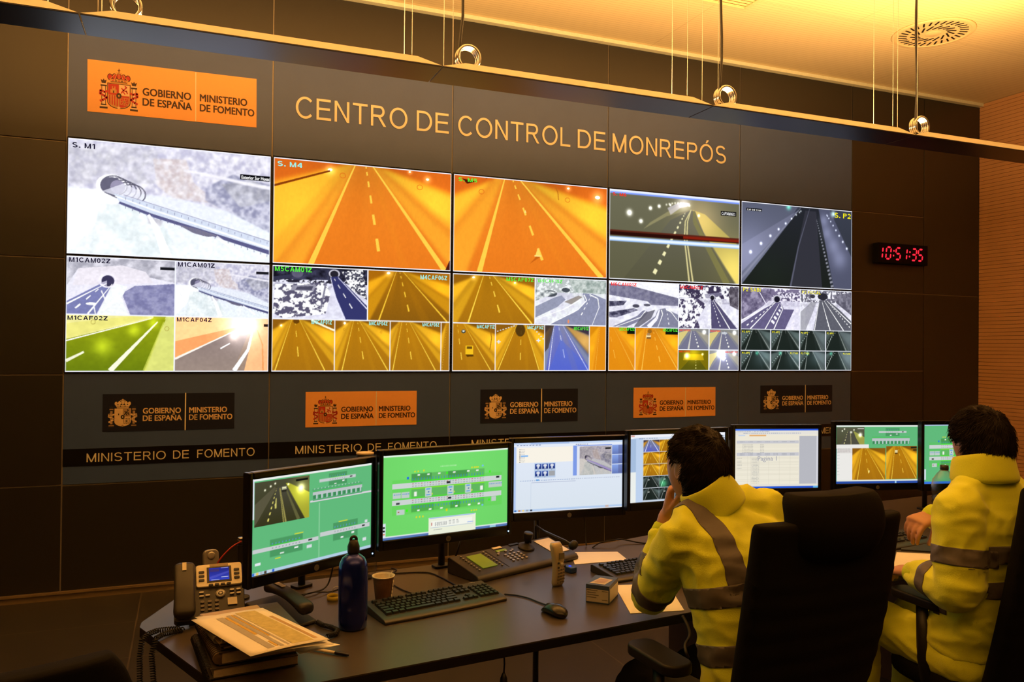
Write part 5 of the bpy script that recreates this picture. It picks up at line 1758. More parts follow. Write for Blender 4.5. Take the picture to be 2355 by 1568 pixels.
def keyboard(name, label, loc, rz, numpad_label=True):
    t = thing(name, label, 'keyboard', loc, rz, 'computer keyboards')
    W, D = .455, .175
    prof = [(-D / 2, 0), (-D / 2, .008), (-D / 2 + .012, .014), (-D / 2 + .03, .017), (D / 2 - .01, .030), (D / 2, .026), (D / 2, 0)]
    n = len(prof)
    mb = MB()
    vs = [(-W / 2 + .008, y, z) for y, z in prof] + [(-W / 2, y, z * .9) for y, z in prof] + [(W / 2, y, z * .9) for y, z in prof] + [(W / 2 - .008, y, z) for y, z in prof]
    mb.loft([[(-W / 2 + .0, y, z) for y, z in prof], [(-W / 4, y - .006, z) for y, z in prof], [(0, y - .008, z) for y, z in prof], [(W / 4, y - .006, z) for y, z in prof], [(W / 2, y, z) for y, z in prof]])
    mb.build('case', M_KBODY, t, bevel=.003)
    sl = math.atan2(.013, D - .04)
    R = Matrix.Rotation(sl, 3, 'X')

    def zat(y):
        return .017 + (y + D / 2 - .03) * .013 / (D - .04)
    kb = MB()
    pit = .0188

    def key(x, y, w=1.0, h=1.0):
        kb_w, kb_d = w * pit - .0022, h * pit - .0026
        z = zat(y)
        o = len(kb.v)
        a, b = kb_w / 2, kb_d / 2
        c, d = a - .0022, b - .0025
        for (p, q, r) in ((-a, -b, 0), (a, -b, 0), (a, b, 0), (-a, b, 0), (-c, -d + .0006, .0075), (c, -d + .0006, .0075), (c, d + .001, .0075), (-c, d + .001, .0075)):
            v = R @ Vector((p, q, r))
            kb.v.append((v.x + x, v.y + y, v.z + z))
        kb.f += [tuple(i + o for i in f) for f in ((4, 5, 6, 7), (0, 1, 5, 4), (1, 2, 6, 5), (2, 3, 7, 6), (3, 0, 4, 7))]
    x0 = -W / 2 + .020
    y0 = -D / 2 + .042
    rows = [[1.25, 1.25, 1.25, 5.75, 1.25, 1.25, 1.25, 1.25], [2.25] + [1] * 10 + [2.25], [1.75] + [1] * 11 + [2.0], [1.5] + [1] * 12 + [1.25], [1] * 13 + [2.0]]
    for j, row in enumerate(rows):
        x = x0
        for w_ in row:
            key(x + w_ * pit / 2, y0 + j * pit, w_)
            x += w_ * pit
    for g0, n in ((0, 1), (2, 4), (6.5, 4), (11, 4)):
        for k in range(n):
            key(x0 + (g0 + k + .5) * pit, y0 + 5.35 * pit)
    for k in range(3):
        key(x0 + (15.5 + k + .2) * pit, y0 + 5.35 * pit)
        for j in (3, 4):
            key(x0 + (15.5 + k + .2) * pit, y0 + j * pit)
        key(x0 + (15.5 + k + .2) * pit, y0)
    key(x0 + 16.7 * pit, y0 + pit)
    for k in range(4):
        for j in range(5):
            key(x0 + (19.1 + k) * pit, y0 + j * pit)
    kb.build('key_bed', M_KEYS, t)
    if numpad_label:
        MB().box((x0 + 17.6 * pit, y0 + 5.9 * pit, zat(y0 + 5.9 * pit) + .0012), (.032, .010, .0008), m=R).build('label', M_CREAM, t)
        stroke_ = stroke(MB(), [(-.012, 0), (.006, .002), (.012, -.002)], .003)
        stroke_.xform(plane_xf((x0 + 20.6 * pit, y0 + 6.1 * pit, zat(y0 + 6.1 * pit) + .002), (1, 0, 0), (0, 1, .07))).build('maker_mark', M_SILV, t)
    return t


kb1 = keyboard('keyboard', 'black keyboard lying free on the desk beside the blue bottle', (.776, 2.588, DESK_Z), .216)
keyboard('keyboard', 'black keyboard half hidden behind the yellow sleeve of the person leaning on the desk', (1.688, 2.722, DESK_Z), .14, False)
keyboard('keyboard', 'black keyboard under the hand of the person on the right', (2.90, 2.72, DESK_Z), .10, False)


def cord(name, label, pts, r=.0026, m=None, cat='cable', smooth_n=6):
    """Cable run through points, smoothed."""
    P = [Vector(p) for p in pts]
    out = []
    n = len(P)
    for i in range(n - 1):
        p0, p1, p2, p3 = P[max(i - 1, 0)], P[i], P[i + 1], P[min(i + 2, n - 1)]
        for k in range(smooth_n):
            t = k / smooth_n
            out.append(.5 * ((2 * p1) + (p2 - p0) * t + (2 * p0 - 5 * p1 + 4 * p2 - p3) * t * t + (3 * p1 - p0 - 3 * p2 + p3) * t ** 3))
    out.append(P[-1])
    o = MB().tube(out, r, n=8).build(name, m or M_CORD, None, smooth=True)
    return tag(o, label, cat)


dz = DESK_Z + .003
d2 = lambda x, y: tuple(on_z(x, y, dz))
cord('keyboard_cable', 'black keyboard cable looping over the desk behind the paper cup', [d2(1060, 1352), d2(1010, 1325), d2(980, 1316), d2(930, 1317), d2(905, 1318), d2(912, 1310), d2(900, 1306)])
cord('cup_cable', 'thin black cable running from behind the cup to the back of the keyboard', [d2(905, 1345), d2(930, 1358), d2(960, 1368), (.745, 2.69, dz)], r=.0024)
cord('mouse_cable', 'black mouse cable coming round the right end of the free keyboard', [d2(1266, 1394) , d2(1240, 1385), d2(1215, 1375), d2(1190, 1369), d2(1172, 1367), d2(1160, 1366)])

# mouse
t = thing('computer_mouse', 'black mouse on the desk right of the free keyboard', 'mouse', (1.108, 2.368, DESK_Z), .22)
rings = []
for k in range(13):
    u = k / 12
    y = .057 * (1 - 2 * u)
    w_ = .031 * (1 - abs(2 * u - 1) ** 3.2) ** .5 * (1.0 - .10 * math.sin(PI * u)) + .001
    h_ = .037 * (1 - (abs(2 * (u - .56)) ** 2.4) * .86)
    ring = []
    for j in range(16):
        a = 2 * PI * j / 16
        x_, z_ = math.cos(a), math.sin(a)
        ring.append((w_ * x_, y, max(.002, h_ * (.5 + .5 * z_) if z_ > -.9 else .002)))
    rings.append(ring)
MB().loft(rings).build('shell', mat('black_gloss_plastic', (.010, .010, .010), rough=.25), t, smooth=True, subsurf=1)
MB().lathe([(.0, -.004), (.010, -.004), (.010, .004), (.0, .004)], n=20, c=(0, .030, .0195), m=Matrix.Rotation(PI / 2, 3, 'Y'), cap=False).build('scroll_wheel', M_RUB, t, smooth=True)

# blue metal drinking bottle
t = thing('drinking_bottle', 'tall dark blue metal bottle with a black loop cap', 'bottle', (.476, 2.470, DESK_Z))
MB().lathe([(0, 0), (.036, 0), (.0425, .006), (.044, .03), (.0445, .12), (.044, .185), (.041, .20), (.034, .214), (.024, .222), (.0165, .226), (.0165, .236), (0, .236)], n=40, cap=False).build('body', mat('blue_lacquer', (.006, .018, .26), rough=.22, metal=.55, coat=.5), t, smooth=True)
mb = MB().lathe([(0, .228), (.0175, .228), (.0185, .234), (.0185, .250), (.016, .257), (.012, .268), (.0, .27)], n=24, cap=False)
mb.build('cap', M_BLACK, t, smooth=True)
MB().torus((0, 0, .270), .0085, .0046, m=Matrix.Rotation(PI / 2, 3, 'X'), n=24, k=8).xform(Matrix.Translation((0, 0, 0))).build('cap_loop', M_BLACK, t, smooth=True)

# key ring with yellow strap
t = thing('key_ring', 'yellow strap loop on a metal key ring left of the blue bottle', 'key ring', (.466, 2.768, DESK_Z))
MB().torus((.018, .035, .018), .014, .0014, m=Matrix.Rotation(1.2, 3, 'X'), n=28, k=6).build('ring', M_CHROME, t, smooth=True)
rr = []
for k in range(25):
    a = 2 * PI * k / 24
    r_ = .019 * (1 + .35 * max(0, math.sin(a)) ** 3)
    rr.append([(r_ * math.cos(a), r_ * math.sin(a), 0), (r_ * math.cos(a), r_ * math.sin(a), .014), (r_ * 1.09 * math.cos(a), r_ * 1.09 * math.sin(a), .014), (r_ * 1.09 * math.cos(a), r_ * 1.09 * math.sin(a), 0)])
MB().loft(rr).build('strap', mat('yellow_webbing', (.62, .50, .05), .7), t, smooth=True)

# paper coffee cup with stirrer
t = thing('paper_cup', 'brown printed paper coffee cup behind the keyboard', 'cup', (.620, 2.688, DESK_Z))
m_cup = mat('brown_cup_print', (.17, .085, .045), rough=.6, vary=.75, scale=28)
MB().lathe([(.0, 0), (.0245, 0), (.026, .003), (.0352, .084)], n=36, cap=False).build('sleeve', m_cup, t, smooth=True)
MB().lathe([(.0352, .084), (.0385, .086), (.0385, .089), (.0355, .089), (.034, .083), (.026, .012), (.0, .012)], n=36, cap=False).build('rim', mat('cream_card', (.82, .70, .52), .6), t, smooth=True)
MB().lathe([(0, .05), (.029, .05)], n=24, cap=False).build('coffee', mat('coffee', (.05, .025, .012), .2), t)
mb = MB()
for k in range(6):
    a = -.72 + .015 * k
    r_ = .0275 + .0012 * k + .0008
    mb.box((r_ * 1.02 * math.cos(a) + .0012, r_ * 1.02 * math.sin(a), .014 + .0115 * k), (.0012, .0075, .0085), rz=a)
mb.build('print', M_CREAM, t)
MB().tube([(.005, .01, .045), (.036, .020, .096)], .0016, n=6, flat=.5).build('stirrer', M_CREAM, t)

# small clear plastic tumbler
m_clear = film_mat('clear_plastic', (.86, .86, .82))
t = thing('plastic_tumbler', 'small clear plastic tumbler half hidden behind the blue bottle', 'cup', (.640, 2.99, DESK_Z))
MB().lathe([(.0, .001), (.0195, .001), (.0205, .003), (.024, .056)], n=28, cap=False).build('wall', m_clear, t, smooth=True)

# desk phone with colour display, standing at a slope
t = thing('desk_phone', 'grey desk phone with a lit blue display at the desk end', 'telephone', (.072, 2.640, DESK_Z), .02)
TL = Matrix.Rotation(math.radians(38), 4, 'X')


def tilt(mb):
    return mb.xform(Matrix.Translation((0, 0, .022)) @ TL)


m_ph = mat('charcoal_phone', (.026, .023, .020), rough=.42)
tilt(rbox(MB(), (0, .098, -.008), (.206, .200, .024), .012)).build('body', m_ph, t, bevel=.003)
MB().prism([(.0, .0), (.12, .0), (.10, .085), (.085, .095)], -.06, .04, m=Matrix(((0, 0, 1), (1, 0, 0), (0, 1, 0)))).xform(Matrix.Translation((.0, .012, 0))).build('stand', m_ph, t)
tilt(rbox(MB(), (.030, .152, .008), (.138, .084, .008), .008)).build('face_plate', mat('pale_plate', (.88, .80, .62), .4), t, bevel=.0015)
tilt(MB().box((.030, .152, .0125), (.074, .058, .003))).build('screen_frame', M_BLACK, t)
cv = Cv(72, 56); cv.vgrad('2a2a8c', '4050d8'); cv.poly([(0, .7), (1, .3), (1, .45), (0, .9)], '6a6ae0', .5); cv.rect(.05, .1, .5, .3, '4c3a78'); cv.rect(0, .0, 1, .08, '3038c0'); cv.rect(.6, .75, .95, .79, 'e8ecff'); cv.rect(.6, .03, .95, .06, 'd8dcff'); cv.rect(.1, .92, .5, .96, 'c8d0ff')
p = picture(cv, .060, .048, M_SCREEN, 'screen', t, gain=.75)
p.matrix_local = Matrix.Translation((0, 0, .022)) @ TL @ Matrix.Translation((.030, .152, .0145)) @ Matrix.Rotation(-PI / 2, 4, 'X')
tilt(MB().box((.030, .189, .0125), (.056, .010, .001))).build('paper_label', mat('tan_label', (.42, .33, .22), .6), t)
for sx in (-1, 1):
    for k in range(3):
        tilt(rbox(MB(), (.030 + sx * .053, .164 - .0155 * k, .0135), (.017, .0075, .004), .003)).build('line_key', M_BLACK, t)
for k in range(4):
    tilt(rbox(MB(), (.030 - .026 + .0178 * k, .1125, .0135), (.0135, .0065, .004), .003)).build('soft_key', M_BLACK, t)
tilt(MB().lathe([(0, .006), (.0055, .006), (.0055, .010), (0, .010)], n=16, c=(.032, .082, 0), cap=False).lathe([(.0075, .006), (.0145, .006), (.0145, .0095), (.0075, .0095)], n=24, c=(.032, .082, 0), cap=False)).build('navigation_ring', M_SILV, t, smooth=True)
for x_, y_ in ((-.020, .092), (-.020, .078), (-.002, .080), (.070, .092), (.090, .092), (.070, .078), (.090, .078)):
    tilt(rbox(MB(), (x_ - .004, y_, .0075), (.0135, .0055, .004), .0025)).build('function_key', M_SILV, t)
for j in range(4):
    for k in range(3):
        tilt(rbox(MB(), (-.022 + .021 * k, .056 - .0145 * j, .0075), (.0115, .008, .005), .0035)).build('dial_key', mat('grey_key', (.13, .11, .09), .35), t)
tilt(MB().box((.066, .050, .0075), (.028, .026, .002))).build('name_card', M_CREAM, t)
# receiver on its left side
rg = []
for k in range(15):
    u = k / 14
    y = -.004 + .20 * u
    lift = .024 + .012 * math.sin(PI * u)
    wd = .030 + .004 * (abs(2 * u - 1) ** 2)
    th = .012 + .008 * (abs(2 * u - 1) ** 3)
    if k in (0, 14):
        wd *= .75; th *= .6
    rg.append([(-.074 + wd * math.copysign(abs(math.cos(a)) ** .7, math.cos(a)), y, lift + th * math.copysign(abs(math.sin(a)) ** .7, math.sin(a))) for a in [2 * PI * j / 18 for j in range(18)]])
tilt(MB().loft(rg)).build('receiver', m_ph, t, smooth=True, subsurf=1)
tilt(MB().box((-.074, .168, .0470), (.012, .030, .001))).build('receiver_label', M_CREAM, t)


def coil_pts(path, R, turns, n=10):
    """Helix following a path."""
    P = [Vector(p) for p in path]
    L = [0]
    for a, b in zip(P[:-1], P[1:]):
        L.append(L[-1] + (b - a).length)
    out = []
    N = turns * n
    for i in range(N + 1):
        s_ = L[-1] * i / N
        k = max(j for j in range(len(L)) if L[j] <= s_ + 1e-9)
        k = min(k, len(P) - 2)
        f = (s_ - L[k]) / max(L[k + 1] - L[k], 1e-9)
        p = P[k].lerp(P[k + 1], f)
        d = (P[min(k + 2, len(P) - 1)] - P[max(k - 1, 0)]).normalized()
        up = Vector((0, 0, 1)) if abs(d.z) < .8 else Vector((1, 0, 0))
        e = d.cross(up).normalized()
        g = d.cross(e)
        a = 2 * PI * i / n
        out.append(p + e * (R * math.cos(a)) + g * (R * math.sin(a)))
    return out


z_ = DESK_Z + .009
path = [(-.012, 2.620, z_), (-.045, 2.622, z_), (-.075, 2.61, z_ + .004), (-.098, 2.59, z_ + .004), (-.115, 2.57, z_ - .004), (-.120, 2.555, .70), (-.118, 2.55, .60), (-.112, 2.54, .52), (-.105, 2.52, .44), (-.085, 2.5, .42), (-.076, 2.51, .52), (-.080, 2.525, .62), (-.088, 2.535, .71), (-.078, 2.548, z_ + .002), (-.060, 2.57, z_ + .004), (-.035, 2.595, z_), (-.005, 2.605, z_)]
tag(MB().tube(coil_pts(path, .0068, 130, 8), .0019, n=5).build('coiled_cord', M_RUB, None, smooth=True), 'black coiled phone cord hanging over the left end of the desk', 'cable')

# second phone, lower and black
t = thing('desk_phone', 'low black desk phone behind the paper stack, receiver seen lengthwise', 'telephone', (.264, 2.598, DESK_Z), 0.50)
mb = MB()
prof = [(-.100, 0), (-.100, .012), (.06, .045), (.105, .052), (.115, .04), (.115, 0)]
mb.loft([[(-.045, y, z) for y, z in prof], [(.078, y, z) for y, z in prof]])
mb.build('body', M_RUB, t, bevel=.006)
rg = []
for k in range(15):
    u = k / 14
    y = -.105 + .21 * u
    base = .022 + (y + .115) * .17
    lift = base + .026 + .012 * math.sin(PI * u)
    wd = .025 + .005 * (abs(2 * u - 1) ** 2)
    th = .012 + .010 * (abs(2 * u - 1) ** 3)
    if k in (0, 14):
        wd *= .8; th *= .7
    rg.append([(.042 + wd * math.copysign(abs(math.cos(a)) ** .7, math.cos(a)), y, lift + th * math.copysign(abs(math.sin(a)) ** .7, math.sin(a))) for a in [2 * PI * j / 18 for j in range(18)]])
MB().loft(rg).build('receiver', m_ph, t, smooth=True, subsurf=1)
MB().box((.043, .050, .1005), (.016, .05, .001), m=Matrix.Rotation(.10, 3, 'X')).build('receiver_label', M_CREAM, t)
for j in range(4):
    for k in range(3):
        y = -.06 + .019 * j
        rbox(MB(), (-.034 + .018 * k, y, .012 + (y + .115) * .19 + .004), (.013, .010, .005), .003).build('dial_key', M_BLACK, t)
dup(t, (2.90, 2.96, DESK_Z), .62, 'black desk phone in front of the monitor with two orange tunnel views')
path = [(.40, 2.53, z_), (.43, 2.51, z_), (.47, 2.50, z_), (.50, 2.515, z_), (.49, 2.56, z_), (.44, 2.585, z_), (.39, 2.58, z_)]
path = [(.378, 2.535, z_), (.39, 2.50, z_), (.41, 2.475, z_), (.425, 2.44, z_), (.415, 2.41, z_), (.39, 2.40, z_)]
tag(MB().tube(coil_pts(path, .0065, 32, 8), .0018, n=5).build('coiled_cord', M_RUB, None, smooth=True), 'black coiled phone cord between the paper stack and the blue bottle', 'cable')

# silver cordless handset behind the grey phone, in its cradle
t = thing('cordless_phone', 'silver cordless handset in a cradle behind the grey desk phone', 'telephone', (.082, 2.900, DESK_Z + .003), .15)
mb = MB(); rbox(mb, (0, 0, .0), (.050, .150, .024), .016)
mb.xform(Matrix.Translation((0, .015, .088)) @ Matrix.Rotation(math.radians(78), 4, 'X')).build('handset', M_SILV, t, bevel=.004)
mb = MB().lathe([(0, .0122), (.011, .0122), (.013, .0135), (.009, .015), (.0, .014)], n=20, c=(0, .055, 0), cap=False)
mb.xform(Matrix.Translation((0, .015, .088)) @ Matrix.Rotation(math.radians(78), 4, 'X')).build('earpiece', mat('bright_silver', (.6, .57, .5), .3, metal=.5), t, smooth=True)
mb = MB(); rbox(mb, (0, .0, .0125), (.034, .045, .002), .004)
mb.xform(Matrix.Translation((0, .015, .088)) @ Matrix.Rotation(math.radians(78), 4, 'X')).build('display', M_BLACK, t)
mb = MB(); rbox(mb, (0, .0, .018), (.075, .085, .036), .02); mb.build('cradle', M_BLACK, t, bevel=.006)

# upright tube with chrome cap and red cable
t = thing('tube_holder', 'upright black tube with a chrome cap between desk phone and left monitor', 'tube', (.174, 2.890, DESK_Z))
MB().lathe([(0, 0), (.03, 0), (.03, .006), (.0125, .012), (.0125, .182), (0, .182)], n=24, cap=False).build('tube', M_BLACK, t, smooth=True, bevel=.001)
MB().lathe([(0, .182), (.0105, .182), (.0105, .197), (.0135, .199), (.0135, .205), (.011, .208), (0, .208)], n=24, cap=False).build('cap', M_CHROME, t, smooth=True)
cord('red_cable', 'thin red cable arching from the chrome-capped tube to behind the grey phone', [(.174, 2.876, .936), (.145, 2.865, .924), (.112, 2.852, .896), (.094, 2.848, .868), (.084, 2.85, .83), (.080, 2.852, .745)], r=.0028, m=mat('red_insulation', (.45, .025, .012), .4))

# joystick control keyboard for the cameras
W, D = .530, .185
_fl = on_z(1101, 1343)
_cc = _fl + Matrix.Rotation(.35, 3, 'Z') @ Vector((W / 2, D / 2 + .004, 0))
t = thing('camera_controller', 'grey camera control panel with joystick and two green displays', 'control panel', (_cc.x, _cc.y, DESK_Z), .35)

prof = [(-D / 2, 0), (-D / 2 - .004, .012), (-D / 2 + .006, .024), (-D / 2 + .02, .028), (D / 2 - .012, .062), (D / 2, .058), (D / 2, 0)]
MB().loft([[(-W / 2, y, z) for y, z in prof], [(W / 2, y, z) for y, z in prof]]).build('case', mat('slate_plastic', (.038, .036, .036), .42), t, bevel=.004)
sl = math.atan2(.034, D - .032)
CP = Matrix.Translation((0, -D / 2 + .02, .0285)) @ Matrix.Rotation(sl, 4, 'X')
m_lcd = mat('green_lcd', (.19, .27, .015), rough=.3)
_nt = m_lcd.node_tree.nodes['Principled BSDF']
_nt.inputs['Emission Color'].default_value = (.16, .24, .012, 1)
_nt.inputs['Emission Strength'].default_value = .35
MB().box((-.166, .080, .0015), (.072, .105, .002)).xform(CP).build('large_display', m_lcd, t)
MB().box((-.030, .125, .0015), (.052, .012, .002)).xform(CP).build('small_display', m_lcd, t)
MB().box((-.032, .150, .0015), (.046, .014, .002)).xform(CP).build('paper_label', M_CREAM, t)
MB().box((.058, .150, .002), (.050, .012, .003)).xform(CP).build('nameplate', M_BLACK, t)
MB().box((-.094, .075, .0004), (.0018, .15, .001)).xform(CP).build('groove', M_BLACK, t)
for sx in (-.224, -.112):
    for k in range(8):
        MB().lathe([(0, 0), (.0042, 0), (.0038, .004), (0, .0045)], n=12, c=(sx, .022 + .0165 * k, 0), cap=False).xform(CP).build('soft_key', M_SILV, t, smooth=True)
for (x_, y_) in [(-.066, .10), (-.054, .112), (-.018, .112), (.004, .105), (.018, .112)] + [(-.042 + .023 * k, .085 - .0165 * j) for j in range(4) for k in range(4)]:
    rbox(MB(), (x_, y_, .002), (.011, .0085, .004), .003).xform(CP).build('key', M_SILV, t)
jb = MB().lathe([(0, 0), (.034, 0), (.034, .004), (.030, .009), (.026, .009), (.020, .014), (.011, .019), (.010, .024)], n=32, c=(.088, .105, 0), cap=False)
jb.xform(CP).build('joystick_boot', M_RUB, t, smooth=True)
MB().lathe([(.009, .020), (.012, .030), (.018, .036), (.0195, .062), (.0175, .066), (0, .066)], n=32, c=(.088, .105, 0), cap=False).xform(CP).build('joystick', M_BLACK, t, smooth=True)
rbox(MB(), (.135, .145, .004), (.03, .016, .010), .005).xform(CP).build('rocker', M_RUB, t)
MB().box((.208, .080, .0015), (.088, .125, .002)).xform(CP).build('touch_plate', mat('pale_plate', (0, 0, 0)), t, bevel=.001)

# gooseneck microphone
t = thing('gooseneck_microphone', 'thin black gooseneck microphone behind the camera control panel', 'microphone', (1.375, 3.128, DESK_Z))
rbox(MB(), (0, 0, .012), (.05, .022, .024), .008).build('base', M_RUB, t, bevel=.004)
pw = [Vector(on_z(1238, 1245, .82)), at_depth(1239, 1215, 3.35), at_depth(1252, 1221, 3.3), at_depth(1278, 1233, 3.2), at_depth(1300, 1243, 3.15), at_depth(1318, 1254, 3.1)]
P = [(0, 0, .02)] + [tuple(Vector(p) - Vector((1.375, 3.128, DESK_Z))) for p in pw[1:]]
P[1] = (.0, .0, P[1][2])
MB().tube(P, .0042, n=10).build('gooseneck', M_KBODY, t, smooth=True)
e_ = Vector(P[-1])
MB().lathe([(0, -.02), (.013, -.014), (.017, 0), (.015, .013), (.008, .02), (0, .022)], n=20, c=e_, m=Matrix.Rotation(.9, 3, 'Y'), cap=False).build('foam_tip', M_RUB, t, smooth=True)

# short antenna rod behind the second monitor's right foot
t = thing('antenna', 'short black antenna rod with a pale tip under the bright green monitor', 'antenna', (.985, 3.045, DESK_Z))
MB().lathe([(0, 0), (.02, 0), (.018, .01), (0, .012)], n=20, cap=False).build('base', M_RUB, t, smooth=True)
MB().tube([(0, 0, .01), (.03, .0, .105)], .004, n=8).build('rod', M_BLACK, t, smooth=True)
MB().tube([(.03, .0, .105), (.041, .0, .140)], .0042, n=8).build('tip', M_SILV, t, smooth=True)

# cordless handset standing on the desk
t = thing('cordless_phone', 'pale cordless handset standing upright on the open desk', 'telephone', (1.252, 2.652, DESK_Z), .38)
rg = []
for k in range(15):
    u = k / 14
    wd = .0245 + .0015 * math.cos(2 * PI * u)
    th = .0125 + .003 * math.sin(PI * u)
    if k in (0, 14):
        wd *= .82; th *= .75
    bow = -.010 * math.sin(PI * u) + .012 * u
    rg.append([(wd * math.copysign(abs(math.cos(a)) ** .6, math.cos(a)), th * math.copysign(abs(math.sin(a)) ** .6, math.sin(a)) + bow, .154 * u + .001) for a in [2 * PI * j / 20 for j in range(20)]])
m_hs = mat('champagne_plastic', (.44, .37, .26), .38, metal=.25)
MB().loft(rg).build('shell', m_hs, t, smooth=True)
MB().box((.0, -.0205, .112), (.026, .003, .022), m=Matrix.Rotation(-.03, 3, 'X')).build('display', mat('grey_lcd', (.14, .12, .08), .25), t)
MB().lathe([(0, 0), (.0035, 0), (.003, .002), (0, .002)], n=12, c=(0, -.014, .138), m=Matrix.Rotation(PI / 2, 3, 'X'), cap=False).build('earpiece', M_SILV, t)
MB().lathe([(0, 0), (.0075, 0), (.007, .002), (0, .0025)], n=20, c=(0, -.0215, .081), m=Matrix.Rotation(PI / 2, 3, 'X'), cap=False).build('navigation_key', mat('bright_silver', (0, 0, 0)), t, smooth=True)
for j in range(5):
    for k in range(3):
        z = .062 - .0115 * j
        u = z / .154
        y = -(.0125 + .003 * math.sin(PI * u)) - .010 * math.sin(PI * u) + .012 * u - .0008
        rbox(MB(), (-.0135 + .0135 * k, 0, 0), (.0095, .0062, .002), .002, m=Matrix.Rotation(PI / 2, 3, 'X'), off=(0, y, z)).build('dial_key', mat('grey_key', (0, 0, 0)), t)
for sx in (-1, 1):
    for z in (.088, .072):
        rbox(MB(), (sx * .0165, 0, 0), (.009, .007, .002), .002, m=Matrix.Rotation(PI / 2, 3, 'X'), off=(0, -.0215, z)).build('call_key', M_BLACK, t)

# small blue plastic gadget with a lit dot
t = thing('blue_gadget', 'tiny blue plastic gadget beside the upright handset', 'gadget', (1.375, 2.80, DESK_Z), .3)
rbox(MB(), (0, 0, .011), (.034, .05, .022), .008).build('case', mat('blue_plastic', (.02, .05, .20), .3), t, bevel=.004)
MB().lathe([(0, .022), (.006, .022), (.005, .0235), (0, .0235)], n=16, cap=False).build('indicator', emat('blue_glow', (.05, .08, 1.0), 1.2), t)

# blue and white cardboard box
a_ = math.atan2(2.407 - 2.469, 1.321 - 1.263)
t = thing('cardboard_box', 'small blue and white product box on the desk by the yellow elbow', 'box', (1.333, 2.462, DESK_Z), math.radians(-44))
bw, bl, bh = .082, .118, .062
m_bluec = mat('blue_card', (.045, .075, .17), .5)
MB().box((0, 0, bh / 2), (bw, bl, bh)).build('carton', m_bluec, t, bevel=.001)
MB().box((0, -bl / 2 - .0006, bh * .42), (bw * .94, .001, bh * .68)).build('front_label', mat('white_card', (.52, .47, .40), .6), t)
mb = MB()
for k, (x_, z, w_) in enumerate(((-.018, .044, .038), (-.02, .036, .03), (-.016, .028, .042), (-.02, .020, .034), (.026, .043, .02), (.026, .014, .02))):
    mb.box((x_, -bl / 2 - .0014, z), (w_, .0006, .0022))
mb.build('fine_print', mat('grey_ink', (.14, .12, .11), .6), t)
MB().box((bw / 2 + .0006, 0, bh * .45), (.001, bl * .9, bh * .7)).build('side_label', mat('white_card', (0, 0, 0)), t)
mb = quad(MB(), [(-.032, -.045), (.022, -.045), (.032, .02), (-.015, .03)], bh + .0008)
mb.build('device_picture', mat('white_card', (0, 0, 0)), t)
quad(MB(), [(-.022, -.03), (.014, -.03), (.022, .012), (-.01, .018)], bh + .0014).build('picture_screen', mat('tan_picture', (.42, .28, .13), .5), t)


# loose sheets
def sheet(label, quadpts, name='paper_sheet', th=.0012, m=None):
    P = [Vector(p) for p in quadpts]
    mb = MB()
    top = [p + Vector((0, 0, th)) for p in P]
    mb.add([tuple(p) for p in P] + [tuple(p) for p in top], [(3, 2, 1, 0), (4, 5, 6, 7), (0, 1, 5, 4), (1, 2, 6, 5), (2, 3, 7, 6), (3, 0, 4, 7)])
    return tag(mb.build(name, m or M_PAPER), label, 'paper')


e3 = DESK_Z + .0004
sheet('white sheet lying behind the second keyboard', [on_z(1312, 1270, e3), on_z(1322, 1298, e3), on_z(1444, 1288, e3), on_z(1420, 1269, e3)])
sheet('white sheet under the elbow of the person leaning on the desk', [on_z(1413, 1346, e3), on_z(1450, 1411, e3), on_z(1574, 1404, e3), on_z(1535, 1342, e3)])
sheet('white sheet on the desk edge in front of the person on the right', [on_z(2062, 1270, e3), on_z(2050, 1322, e3), on_z(2140, 1308, e3), on_z(2160, 1275, e3)])
sheet('dark writing pad with a pale edge behind the right-hand white sheet', [on_z(2078, 1246, e3), on_z(2072, 1266, e3), on_z(2170, 1272, e3), on_z(2170, 1252, e3)], 'writing_pad', .006, M_KBODY)

# stack of notebooks and papers
A0 = math.radians(6)
ORG = Vector((.090, 2.205))      # near left corner of the stack
ux_ = Vector((math.cos(A0), math.sin(A0)))
uy_ = Vector((-math.sin(math.radians(13)), math.cos(math.radians(13))))


